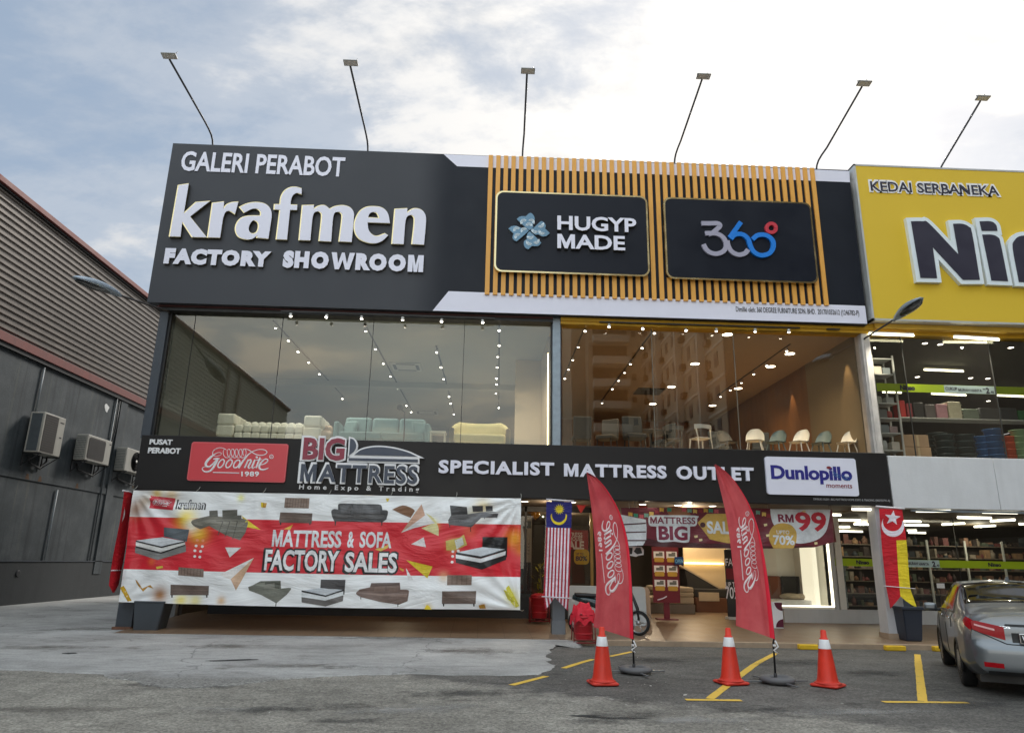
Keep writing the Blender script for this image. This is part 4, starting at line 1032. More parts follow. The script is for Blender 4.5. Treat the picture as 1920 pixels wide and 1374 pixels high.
DBL = M('royal_blue_print', rgb(40, 38, 128), .45, .05, 3); TEAL = M('teal_print', rgb(40, 100, 150), .45, .1, 3); MRT = M('maroon_print', rgb(132, 44, 52), .5, .05, 3)
m = MB(DBL)
sign_text(m, 'Dunlopillo', (1447, 905.5), (1596, 875), S2Y-.067, DBL, .035, .003, space=.97)
m.build('lettering', S2); m = MB(MRT)
sign_text(m, 'moments', (1549.8, 914), (1597.3, 907.5), S2Y-.067, MRT, .005, .003)
c = px_loop([(952, 203)], S2Y-.075, 1430, 850, 7.68)[0]; m.use(MRT); m.poly([(c[0]+.06*cos(k*pi/8), S2Y-.076, c[1]+.035*sin(k*pi/8)) for k in range(16)])
m.use(TEAL)
for k, (x0, y0, x1, y1) in enumerate([(1010, 262, 1110, 318), (1010, 300, 1118, 348), (1145, 318, 1265, 345), (1148, 352, 1255, 385)]):
    stroke(m, px_loop([(x0, y0), ((x0+x1)/2, (y0+y1)/2+6), (x1, y1)], S2Y-.07, 1430, 850, 7.68), .02, lambda u, v, d: Vector((u, S2Y-.0705-d, v)), .003, 2)
m.build('lettering', S2)
m = MB(M('faint_print', rgb(170, 170, 172), .5, .05, 3))
sign_text(m, 'DIMILIKI OLEH : BIG MATTRESS HOME EXPO & TRADING (002732791-A)', (1525.7, 938.2), (1668.5, 938.4-2.0), S2Y-.004, _M['faint_print'], .0, .003)
m.build('lettering', S2)
# ------------------------------------------------------------------ vinyl banner in front of the left bay
BY = 16.93
def mat_cloth(name, attr=None, col=(.5, .5, .5, 1), wr=.35, rough=.5, scale=1.2):
    m, t, b = newmat(name); _M[name] = m
    tc = t.n('ShaderNodeTexCoord'); o = tc.outputs['Object']
    base = col
    if attr: base = t.n('ShaderNodeAttribute', attribute_name=attr).outputs['Color']
    mp = t.n('ShaderNodeMapping'); mp.inputs['Rotation'].default_value = (0, .75, 0); mp.inputs['Scale'].default_value = (.8, 1, 3.0); t.l(o, mp.inputs[0])
    n = t.noise(mp.outputs[0], scale, 5, .55); n.inputs['Distortion'].default_value = .8
    n2 = t.noise(o, 6, 4)
    bp = t.n('ShaderNodeBump', i_Strength=wr, i_Distance=.12); t.l(t.math('ADD', n.outputs[0], t.math('MULTIPLY', n2.outputs[0], .02)), bp.inputs['Height']); t.l(bp.outputs[0], b.inputs['Normal'])
    if attr: t.l(base, b.inputs['Base Color'])
    else:
        n5 = t.noise(o, 2.6, 5, .6); n6 = t.noise(o, 26, 3); rv = t.ramp(t.math('ADD', t.math('MULTIPLY', n5.outputs[0], .75), t.math('MULTIPLY', n6.outputs[0], .25)), [(.32, (.74,)*3), (.5, (1, 1, 1)), (.68, (1.2,)*3)])
        t.l(t.mix(1, col, rv.outputs[0], 'MULTIPLY'), b.inputs['Base Color'])
    b.inputs['Roughness'].default_value = rough
    return m
BTL, BTR, BBR, BBL = [P(x, y, 1, BY) for x, y in ((250, 919), (977, 934), (975, 1143), (223, 1128))]
BC = thing('promotion_banner', 'large red and white vinyl banner printed with sofas and beds tied below the black sign', 'banner', ((BTL.x+BTR.x)/2, BY, BBL.z))
def bwave(x, z):
    d = .016*sin(2.1*x+1.4*z) + .011*sin(4.3*x-3.6*z+1) + .006*sin(9*x+8*z)
    for cx, cz, k, amp in ((BTL.x, BTL.z, 17, .05), (BTR.x, BTR.z, 19, .055), (BBR.x, BBR.z, 17, .045), (BBL.x, BBL.z, 13, .025)):
        r = sqrt((x-cx)**2+(z-cz)**2); th = atan2(z-cz, x-cx)
        d += amp*sin(k*th+1.3*cx)*min(1, r/.5)*exp(-r/1.25)
    for cx in (-5.2, -2.9, -.9):
        r = sqrt((x-cx)**2+(z-BTL.z)**2); th = atan2(z-BTL.z, x-cx); d += .012*sin(11*th)*min(1, r/.3)*exp(-r/.7)
    return d
def bwarp(co): return Vector((co.x, co.y-bwave(co.x, co.z), co.z))
VIN = mat_cloth('banner_vinyl', 'Col', wr=.75, rough=.42, scale=.6)
def bb(u, v):
    p = BTL.lerp(BTR, u).lerp(BBL.lerp(BBR, u), v)
    return Vector((p.x, BY, p.z - .03*sin(pi*u)*v))
WHB, REDB = Vector(rgb(240, 242, 243)), Vector(rgb(214, 40, 54))
spots = [(690, 330, 75, (255, 226, 60), .95), (790, 460, 70, (236, 190, 30), .9), (735, 385, 55, (255, 255, 235), .95), (250, 250, 75, (150, 96, 50), .8), (330, 180, 55, (160, 120, 60), .6), (440, 115, 40, (240, 200, 60), .8), (560, 125, 55, (220, 170, 40), .6), (450, 985, 60, (170, 110, 40), .95),
         (640, 1030, 50, (240, 220, 60), .8), (760, 1035, 45, (235, 220, 90), .7), (985, 1035, 32, (205, 150, 50), .8), (1150, 150, 26, (236, 232, 90), .8), (390, 700, 26, (236, 120, 60), .7)]
spots2 = [(1760, 500, 70, (240, 170, 40), .85), (1810, 600, 40, (236, 150, 40), .6), (1490, 230, 65, (230, 200, 90), .6), (1400, 300, 60, (235, 225, 180), .5), (1730, 990, 48, (216, 206, 60), .85), (1770, 1050, 36, (222, 210, 70), .7), (1150, 830, 40, (220, 180, 130), .7), (1060, 380, 40, (236, 226, 60), .8), (1230, 560, 45, (216, 190, 110), .8), (1020, 1090, 26, (226, 190, 60), .8), (1490, 1080, 20, (200, 150, 60), .7), (1370, 440, 50, (230, 120, 90), .6)]
SP = []
for l, x0, s_ in ((spots, 200, 4.58), (spots2, 580, 4.571)):
    for x, y, r, c, k in l:
        q = P(x0+x/s_, 900+y/s_, 1, BY); SP.append((q.x, q.z, r/s_*.0128, Vector(rgb(*c)), k))
m = MB(VIN)
vs_ = [i/12*.243 for i in range(12)] + [.243+i/22*(.713-.243) for i in range(22)] + [.713+i/14*(1-.713) for i in range(15)]
NU = 200
g_ = [[m._v(bb(i/NU, v)) for v in vs_] for i in range(NU+1)]
for i in range(NU):
    for j in range(len(vs_)-1): m.face([g_[i][j], g_[i+1][j], g_[i+1][j+1], g_[i][j+1]], True)
m.warp(bwarp)
o = m.build('cloth', BC)
zt_ = lambda x: 0
def bcol(co, p):
    u = (co.x-BTL.x)/(BTR.x-BTL.x); c = p.center
    vc = ((BTL.z+(BTR.z-BTL.z)*u) - c.z)/((BTL.z+(BTR.z-BTL.z)*u)-(BBL.z+(BBR.z-BBL.z)*u)+.03*sin(pi*min(1, max(0, u))))
    col = REDB if .243 < vc < .713 else WHB
    for x, z, r, cc, k in SP:
        d2 = ((co.x-x)**2+(co.z-z)**2)/(r*r)
        if d2 < 6: col = col.lerp(cc, k*exp(-d2))
    return tuple(col)
setcol(o, bcol)
PC = {}
def pcol(r, g, b):
    k = 'print_%d_%d_%d' % (r, g, b)
    if k not in PC: PC[k] = mat_cloth(k, None, rgb(r, g, b), .75, .42, .6)
    return PC[k]
m = MB(pcol(110, 108, 98))
LAY = {'n': 0}
def bp_(pts, zoom, col, lay):
    x0, s_ = (200, 4.58) if zoom == 6 else (580, 4.571)
    Y = BY-.003-.0022*lay
    loop = [(P(x0+p[0]/s_, 900+p[1]/s_, 1, Y)) for p in pts]
    flat(m, smooth_loop([(q.x, q.z)+tuple(p[2:]) for q, p in zip(loop, pts)], 3), Y, pcol(*col))
SF_, SD_, SL_ = (118, 115, 104), (92, 90, 82), (138, 134, 122)
# sectional sofa
bp_([(740, 345, 1), (880, 305), (1060, 318), (1205, 342, 1), (1192, 450), (1145, 515), (1010, 465), (880, 392), (805, 420), (748, 388, 1)], 6, SF_, 1)
bp_([(745, 370), (880, 335), (1200, 360), (1150, 400), (880, 365), (800, 395)], 6, SL_, 2)
bp_([(882, 262), (950, 257), (953, 312), (884, 316)], 6, SD_, 2); bp_([(990, 256), (1118, 252), (1118, 335), (990, 332)], 6, SD_, 2); bp_([(1115, 300), (1155, 300), (1155, 338), (1115, 335)], 6, SD_, 2)
for x in (940, 1000, 1065): bp_([(x, 345), (x+60, 350), (x+20, 470+(x-940)*.3), (x+14, 468+(x-940)*.3), (x+50, 356), (x, 350)], 6, SD_, 3)
# bed at left
bp_([(495, 405), (712, 424), (690, 528), (492, 482)], 6, (84, 92, 98), 1)
bp_([(240, 570), (460, 625), (682, 555), (682, 612), (440, 684), (240, 622)], 6, (128, 128, 126), 2)
bp_([(246, 522), (470, 575), (676, 528), (676, 556), (468, 622), (246, 572)], 6, (226, 226, 222), 3)
bp_([(248, 516), (480, 488), (682, 526), (470, 570)], 6, (214, 218, 222), 4)
bp_([(246, 516), (470, 568), (676, 522), (676, 532), (470, 580), (246, 528)], 6, (24, 24, 26), 5); bp_([(246, 564), (465, 618), (676, 552), (676, 560), (465, 630), (246, 576)], 6, (24, 24, 26), 5)
BR_, BRD = (132, 112, 100), (104, 88, 80)
def headbed(h, b_, zoom, n):
    bp_(h, zoom, BR_, 1); bp_(b_, zoom, BRD, 1)
    (x0, y0), (x1, y1), (x2, y2), (x3, y3) = h
    for k in range(1, n):
        t = k/n; w = .012*abs(x1-x0)
        bp_([(x0+(x1-x0)*t-w, y0+(y1-y0)*t+4), (x0+(x1-x0)*t+w, y0+(y1-y0)*t+4), (x3+(x2-x3)*t+w, y3+(y2-y3)*t-4), (x3+(x2-x3)*t-w, y3+(y2-y3)*t-4)], zoom, BRD, 2)
    (x0, y0), (x1, y1), (x2, y2), (x3, y3) = b_
    bp_([(x0+4, y0*.55+y3*.45), (x1-4, y1*.55+y2*.45), (x1-4, y1*.5+y2*.5), (x0+4, y0*.5+y3*.5)], zoom, BR_, 2)
    for q in (x3+8, x2-22): bp_([(q, y3-2), (q+14, y3-2), (q+12, y3+22), (q+3, y3+22)], zoom, (40, 36, 34), 1)
headbed([(1535, 150), (1742, 155), (1735, 242), (1526, 236)], [(1490, 275), (1768, 285), (1762, 370), (1478, 362)], 6, 9)
headbed([(615, 745), (838, 762), (835, 832), (612, 815)], [(548, 895), (880, 906), (876, 986), (545, 985)], 6, 8)
headbed([(1182, 812), (1393, 812), (1390, 898), (1180, 898)], [(1138, 950), (1430, 948), (1425, 1058), (1135, 1058)], 7, 5)
# lounge sofa
bp_([(1215, 915), (1255, 900), (1320, 865), (1492, 862), (1495, 930), (1582, 925, 1), (1545, 980), (1455, 1055), (1330, 985), (1222, 945)], 6, (112, 114, 104), 1)
bp_([(1320, 870), (1492, 866), (1480, 930), (1340, 900)], 6, (84, 86, 78), 2); bp_([(1285, 885), (1360, 875), (1355, 915), (1280, 905)], 6, (128, 130, 118), 3); bp_([(1350, 900), (1440, 880), (1440, 935), (1350, 925)], 6, (124, 124, 114), 3); bp_([(1450, 1050), (1456, 1050), (1452, 1090), (1446, 1090)], 6, (40, 40, 40), 2)
# two seater
GD, GM = (70, 70, 72), (94, 94, 96)
bp_([(190, 262, 1), (215, 246, 1), (246, 252), (250, 205, 1), (300, 199), (590, 205), (617, 215, 1), (626, 255), (660, 256, 1), (675, 275, 1), (660, 335), (625, 360), (215, 352), (195, 310)], 7, GD, 1)
bp_([(262, 210), (605, 215), (610, 288), (270, 280)], 7, GM, 2); bp_([(225, 292), (605, 292, 1), (640, 318), (600, 330), (225, 325)], 7, (86, 84, 84), 3)
for q in (218, 615): bp_([(q, 350), (q+14, 350), (q+8, 390), (q+2, 390)], 7, (30, 30, 30), 1)
# corner sofa
bp_([(1205, 215), (1350, 230), (1358, 305), (1216, 305)], 7, GD, 1); bp_([(1190, 340), (1385, 362), (1480, 285), (1620, 285), (1610, 318), (1472, 322), (1390, 402), (1195, 382)], 7, GM, 1)
bp_([(1216, 300), (1360, 290), (1480, 270), (1640, 270), (1480, 290), (1385, 362), (1192, 340)], 7, (110, 110, 112), 2)
bp_([(1395, 220), (1487, 220), (1487, 266), (1402, 270)], 7, GD, 3); bp_([(1510, 220), (1570, 220), (1572, 264), (1515, 266)], 7, GD, 3); bp_([(1225, 318, 1), (1300, 305, 1), (1382, 318, 1), (1330, 340)], 7, GM, 4)
for x, y in ((1200, 385), (1380, 400), (1497, 310), (1606, 300)): bp_([(x, y-4), (x+7, y-4), (x+5, y+42 if x == 1380 else y+22), (x+1, y+42 if x == 1380 else y+22)], 7, (30, 30, 30), 1)
# black bed
bp_([(1485, 485), (1698, 487), (1694, 660), (1482, 570)], 7, (28, 28, 30), 1)
bp_([(1255, 665), (1470, 705), (1690, 640), (1686, 680), (1480, 765), (1255, 706)], 7, (32, 32, 34), 2)
bp_([(1255, 635), (1470, 672), (1684, 606), (1680, 640), (1470, 706), (1255, 668)], 7, (224, 226, 228), 3); bp_([(1260, 618), (1485, 572), (1682, 592), (1470, 655)], 7, (204, 210, 216), 4)
bp_([(1257, 616), (1470, 652), (1682, 590), (1682, 604), (1470, 670), (1257, 634)], 7, (26, 26, 28), 5)
# tufted bed
bp_([(100, 850), (312, 852), (300, 980), (95, 925)], 7, (66, 64, 66), 1)
bp_([(-68, 960), (140, 996), (292, 950), (290, 985), (138, 1030), (-68, 1000)], 7, (222, 226, 228), 3); bp_([(-66, 945), (95, 922), (292, 938), (140, 988)], 7, (206, 212, 218), 4)
bp_([(-68, 943), (140, 985), (292, 936), (292, 946), (140, 998), (-68, 956)], 7, (28, 28, 30), 5); bp_([(-68, 1000), (138, 1030), (292, 985), (288, 1034), (138, 1080), (-66, 1045)], 7, (104, 100, 98), 2)
# brown sofa
bp_([(400, 972, 1), (430, 935), (520, 915), (530, 880), (775, 876), (780, 935), (848, 940, 1), (850, 980), (840, 1035), (768, 1065), (600, 1040), (450, 1002)], 7, (116, 96, 88), 1)
bp_([(530, 882), (772, 879), (772, 900), (528, 905)], 7, (96, 78, 72), 2); bp_([(560, 912), (650, 908), (655, 950), (555, 950)], 7, (134, 112, 102), 2); bp_([(665, 908), (765, 908), (760, 955), (660, 955)], 7, (130, 108, 98), 2)
bp_([(440, 965), (840, 975), (830, 1000), (600, 990)], 7, (138, 116, 106), 2); bp_([(755, 1055), (763, 1055), (760, 1086), (756, 1086)], 7, (30, 30, 30), 2); bp_([(438, 1000), (446, 1000), (444, 1022), (440, 1022)], 7, (30, 30, 30), 2)
# paper shapes and confetti
YL, YD = (232, 206, 50), (206, 172, 40); CN_ = 0
for pts, z, c in (([(1155, 303), (1320, 424), (1205, 402)], 6, YL), ([(970, 808), (1262, 665), (1110, 945), (1065, 850)], 6, (204, 166, 132)), ([(970, 808), (1262, 665), (1065, 848)], 6, (226, 222, 220)), ([(1020, 576), (1155, 578), (1058, 662)], 6, (228, 226, 226)), ([(1058, 662), (1155, 578), (1045, 628)], 6, (190, 176, 160)),
                  ([(1325, 190), (1376, 196), (1366, 238), (1326, 232)], 6, (186, 142, 40)), ([(1325, 190), (1345, 192), (1340, 234), (1326, 232)], 6, YL), ([(115, 920), (150, 905), (212, 1035), (180, 1040)], 6, (214, 170, 40)), ([(425, 742), (478, 734), (482, 752), (432, 762)], 6, (226, 196, 70)),
                  ([(245, 850), (262, 862), (300, 930), (370, 898), (400, 930), (350, 915), (310, 955), (270, 910)], 6, (176, 130, 50)), ([(1520, 420), (1600, 378), (1575, 425)], 6, (228, 180, 70)),
                  ([(710, 250), (800, 215, 1), (880, 240, 1), (905, 262), (868, 322), (780, 285)], 7, (122, 84, 56)), ([(785, 450), (962, 205), (992, 300)], 7, (206, 164, 140)), ([(785, 450), (992, 300), (1078, 368), (900, 408)], 7, (226, 224, 224)), ([(995, 280), (1060, 320, 1), (1105, 400, 1), (1108, 478), (960, 410), (1078, 368)], 7, (214, 206, 150)),
                  ([(872, 548), (980, 488), (1000, 574)], 7, (222, 214, 212)), ([(830, 684), (1056, 738), (1010, 840)], 7, YL), ([(828, 750), (890, 852), (845, 852)], 7, (230, 228, 228)), ([(560, 592), (660, 560), (700, 525), (670, 580), (610, 608)], 7, (226, 190, 90)),
                  ([(1170, 520), (1290, 490), (1325, 465), (1352, 555), (1240, 600), (1175, 600)], 7, (204, 186, 100)), ([(1245, 515), (1310, 490), (1325, 548), (1262, 590)], 7, (222, 226, 220)), ([(770, 745), (812, 765), (805, 782), (775, 765)], 7, (220, 160, 60)),
                  ([(985, 1105), (1010, 1066, 1), (1048, 1108)], 7, YL), ([(1450, 1070), (1500, 1060), (1512, 1098), (1460, 1100)], 7, (190, 140, 50)), ([(1665, 940), (1710, 900), (1800, 1075), (1770, 1090), (1700, 1020)], 7, (204, 196, 60)), ([(655, 155), (685, 155), (675, 182), (662, 182)], 7, YL)):
    CN_ = CN_+1; bp_(pts, z, c, .5+.27*(CN_ % 5))
bp_([(1065, 848), (1262, 665), (1110, 945)], 6, (206, 170, 140), 2.2)
for x, y in ((825, 518), (778, 515), (768, 563), (821, 568), (758, 604), (808, 610), (757, 653), (802, 658)): bp_([(x+13*cos(a), y+12*sin(a)) for a in [2*pi*k/9 for k in range(9)]], 6, (234, 226, 224) if y > 530 else (236, 150, 110), .5)
for x, y in ((1228, 652), (1224, 700), (1276, 604), (1230, 610)): bp_([(x+13*cos(a), y+12*sin(a)) for a in [2*pi*k/9 for k in range(9)]], 7, (234, 226, 224), .5)
bp_([(375, 132), (588, 155), (572, 258), (372, 240)], 6, (196, 40, 56), 1)
m.tess(.085); m.warp(bwarp); m.build('printed_furniture', BC)
PW, PK = pcol(234, 234, 236), pcol(26, 26, 28)
m = MB(PW)
def mz_ban(u, v, d):
    q = P(200+(392+(u-335)/1175*165)/4.58, 900+(158+(v-165)/475*62+(u-335)/1175*12)/4.58, 1, BY); return Vector((q.x, BY-.011-d*.3, q.z))
goodnite(m, mz_ban, PW, .004, 1)
sign_text(m, 'krafmen', (332, 952), (385, 939.5), BY-.005, PK, .04, 0, grow=.03); sign_text(m, 'krafmen', (332, 952), (385, 939.5), BY-.010, PW, .012)
for s_, p0, p1 in (('MATTRESS', (508.5, 1024.5), (641.5, 995)), ('&', (650.5, 1026.5), (665.5, 996)), ('SOFA', (673.5, 1026.5), (735, 997))):
    sign_text(m, s_, p0, p1, BY-.0075, pcol(226, 228, 232), .03, 0)
for s_, p0, p1 in (('FACTORY', (494, 1069), (637, 1032)), ('SALES', (646, 1072), (745.5, 1036))):
    sign_text(m, s_, p0, p1, BY-.005, PK, .06, 0, grow=.04); a_, b_ = p0, p1
    sign_text(m, s_, (p0[0]-2.5, p0[1]+2), (p1[0]-2.5, p1[1]+2), BY-.0062, PK, .05, 0, grow=.025); sign_text(m, s_, p0, p1, BY-.009, PW, .03, 0)
m.tess(.07); m.warp(bwarp); m.build('lettering', BC)
M('pale_rope', rgb(150, 148, 140), .8, .1, 9)
for u in (0, .16, .33, .5, .66, .83, 1):
    p = bb(u, 0); m = MB(_M['pale_rope']); m.tube([(p.x, BY-.01, p.z+.01), (p.x+.01, BY+.1, p.z+.07), (p.x, BY+.22, p.z+.16)], .008, 5); m.build('rope', BC)
for u in (0, 1):
    p = bb(u, 1); m = MB(_M['pale_rope']); m.tube([(p.x, BY-.01, p.z), (p.x+(-.05 if u == 0 else .05), BY+.12, p.z-.03), (p.x+(.05 if u == 0 else .1), BY+.3, p.z-.02)], .008, 5); m.build('rope', BC)

# ------------------------------------------------------------------ hanging flags
FLY = 16.88
def fwave(a): return lambda co: Vector((co.x, co.y - .018*sin(9*co.x+a)*min(1, max(0, (3.15-co.z)/1.2)) - .012*sin(3*co.z+5*co.x+a), co.z))
FB, FR, FW, FY_ = [mat_cloth(n, None, c, .35, .75, 3) for n, c in (('flag_blue', rgb(34, 32, 110)), ('flag_red', rgb(168, 30, 52)), ('flag_white', rgb(232, 222, 232)), ('flag_yellow', rgb(232, 206, 40)))]
def z8(pts): return px_loop(pts, FLY, 960, 930, 5.09)
t = P(1048, 938, 1, FLY); F1 = thing('national_flag', 'vertical striped flag with a yellow sun and crescent on blue hanging before the middle column', 'flag', (t.x, FLY, t.z-2.4))
m = MB(FB)
flat(m, z8([(328, 48), (572, 56), (566, 304), (326, 297)]), FLY, FB)
L_ = lambda y: 326+(300-326)*(y-297)/650; R_ = lambda y: 566+(545-566)*(y-303)/660
def tail(t): return 960+ (0 if False else (125*(1-t/.43) if t < .43 else 125*((t-.43)/.57))) + 8*t - (10 if abs(t-.43) < .02 else 0)
for k in range(15):
    a_, b_ = k/15, (k+1)/15; w = FR if k % 2 == 0 else FW
    flat(m, z8([(326+240*a_, 298+6*a_), (326+240*b_, 298+6*b_), (300+245*b_, 955+12*b_), (318+215*b_, tail(b_)), (318+215*a_, tail(a_)), (300+245*a_, 955+12*a_)]), FLY, w)
n0 = len(m.bm.faces)
flat(m, z8([(452+(52 if k % 2 == 0 else 28)*cos(2*pi*k/28), 124+(54 if k % 2 == 0 else 29)*sin(2*pi*k/28)) for k in range(28)]), FLY-.006, FY_)
cres = [(447+78*cos(a), 192+82*sin(a)) for a in [pi*(-.06)+pi*1.12*k/18 for k in range(19)]] + [(447+66*cos(a), 178+70*sin(a)) for a in [pi*(-.06)+pi*1.12*k/18 for k in range(18, -1, -1)]]
flat(m, z8(cres), FLY-.006, FY_)
m.tess(.12); m.warp(fwave(.3)); m.build('cloth', F1)
RODM = M('white_rod', rgb(214, 210, 216), .4, .05, 5)
m = MB(RODM); a_, b_ = z8([(325, 30)])[0], z8([(590, 48)])[0]; m.tube([(a_[0], FLY, a_[1]), (b_[0], FLY, b_[1])], .02, 8); m.build('rod', F1)
m = MB(RODM); a_, b_ = z8([(282, 955)])[0], z8([(566, 972)])[0]; m.tube([(a_[0], FLY-.03, a_[1]), (b_[0], FLY-.03, b_[1])], .012, 8); m.build('rod', F1)

def z2(pts): return px_loop(pts, FLY, 1530, 920, 4.58)
FR2 = mat_cloth('flag_scarlet', None, rgb(196, 14, 34), .35, .7, 3)
t = P(1672, 952, 1, FLY); F2 = thing('state_flag', 'red and yellow state flag with white star and crescent hanging on the white column', 'flag', (t.x, FLY, t.z-2.4))
m = MB(FR2)
flat(m, z2([(540, 152), (742, 156), (776, 422), (686, 424), (715, 835), (722, 905), (640, 1012), (602, 815)]), FLY, FR2)
flat(m, z2([(686, 424), (776, 422), (814, 838), (876, 1010), (770, 945), (722, 905), (715, 835)]), FLY, FY_)
flat(m, z2([(655+(72 if k % 2 == 0 else 30)*sin(2*pi*k/10+.12), 232-(66 if k % 2 == 0 else 28)*cos(2*pi*k/10+.12)) for k in range(10)]), FLY-.006, FW)
cres = [(660+98*cos(a), 290+104*sin(a)) for a in [pi*(-.08)+pi*1.22*k/18 for k in range(19)]] + [(656+84*cos(a), 262+84*sin(a)) for a in [pi*(-.02)+pi*1.12*k/18 for k in range(18, -1, -1)]]
flat(m, z2(cres), FLY-.006, FW)
m.tess(.12); m.warp(fwave(1.3)); m.build('cloth', F2)
m = MB(RODM); a_, b_ = z2([(515, 132)])[0], z2([(760, 154)])[0]; m.tube([(a_[0], FLY, a_[1]), (b_[0], FLY, b_[1])], .022, 8); m.build('rod', F2)
m = MB(RODM); a_, b_ = z2([(575, 815)])[0], z2([(845, 838)])[0]; m.tube([(a_[0], FLY-.03, a_[1]), (b_[0], FLY-.03, b_[1])], .010, 8); m.build('rod', F2)

F3 = thing('state_flag', 'red flag seen almost edge-on behind the left end of the furniture banner', 'flag', (-8.3, 17.0, .8))
m = MB(FR2); FX = -8.17
m.grid(lambda u, v: Vector((FX+.015*sin(6*v+4*u), 16.80+.46*u, 3.02-2.05*v - (.0 if v < .99 else .42*abs(u-.5)*-1+.21))), 5, 24)
m.use(FW); m.grid(lambda u, v: Vector((FX+.015*sin(6*(.17+.16*v)+4*(.30+.2*u))+.012, 16.90+.10*u*sin(pi*v), 2.67-.36*v)), 4, 8)
m.build('cloth', F3)
m = MB(RODM); m.tube([(FX, 16.74, 3.03), (FX, 17.3, 3.03)], .018, 8); m.build('rod', F3)
m = MB(RODM); m.tube([(FX+.02, 16.76, 1.28), (FX+.02, 17.22, 1.28)], .012, 8); m.build('rod', F3)

# ------------------------------------------------------------------ feather flags
def mat_sail():
    m = bpy.data.materials.new('red_flag_fabric'); m.use_nodes = True; nt = m.node_tree; nt.nodes.clear(); t = NT(nt)
    out = t.n('ShaderNodeOutputMaterial'); d = t.n('ShaderNodeBsdfDiffuse'); tl = t.n('ShaderNodeBsdfTranslucent')
    tc = t.n('ShaderNodeTexCoord'); n = t.noise(tc.outputs['Object'], 2.2, 5); r = t.ramp(n.outputs[0], [(.3, rgb(208, 84, 92)), (.7, rgb(228, 112, 116))])
    t.l(r.outputs[0], d.inputs[0]); t.l(r.outputs[0], tl.inputs[0])
    mp = t.n('ShaderNodeMapping'); mp.inputs['Scale'].default_value = (7, 1, .8); mp.inputs['Rotation'].default_value = (0, .18, 0); t.l(tc.outputs['Object'], mp.inputs[0])
    n2 = t.noise(mp.outputs[0], 1.4, 4); bp = t.n('ShaderNodeBump', i_Strength=.5, i_Distance=.08); t.l(n2.outputs[0], bp.inputs['Height']); t.l(bp.outputs[0], d.inputs['Normal'])
    mx = t.n('ShaderNodeMixShader', i_0=.3); t.l(d.outputs[0], mx.inputs[1]); t.l(tl.outputs[0], mx.inputs[2]); t.l(mx.outputs[0], out.inputs[0])
    return m
SAIL = mat_sail(); SLEEVE = M('red_sleeve', rgb(226, 30, 58), .6, .06, 4); INKW = M('flag_white_ink', rgb(236, 220, 222), .7, .04, 3)
POLEM = M('black_pole', rgb(24, 24, 26), .4, .1, 8); WBAG = M('grey_water_ring', rgb(92, 92, 94), .55, .12, 5, .15, 20); STRAP = M('white_strap', rgb(226, 226, 226), .7, .05, 5)
def resample(pts, n):
    path = smooth_path([Vector(p) for p in pts], 8); ln = [0]
    for a, b in zip(path, path[1:]): ln.append(ln[-1]+(b-a).length)
    out = []
    for i in range(n+1):
        s_ = ln[-1]*i/n; j = max(k for k in range(len(ln)) if ln[k] <= s_+1e-9); j = min(j, len(path)-2)
        out.append(path[j].lerp(path[j+1], (s_-ln[j])/max(ln[j+1]-ln[j], 1e-9)))
    return out
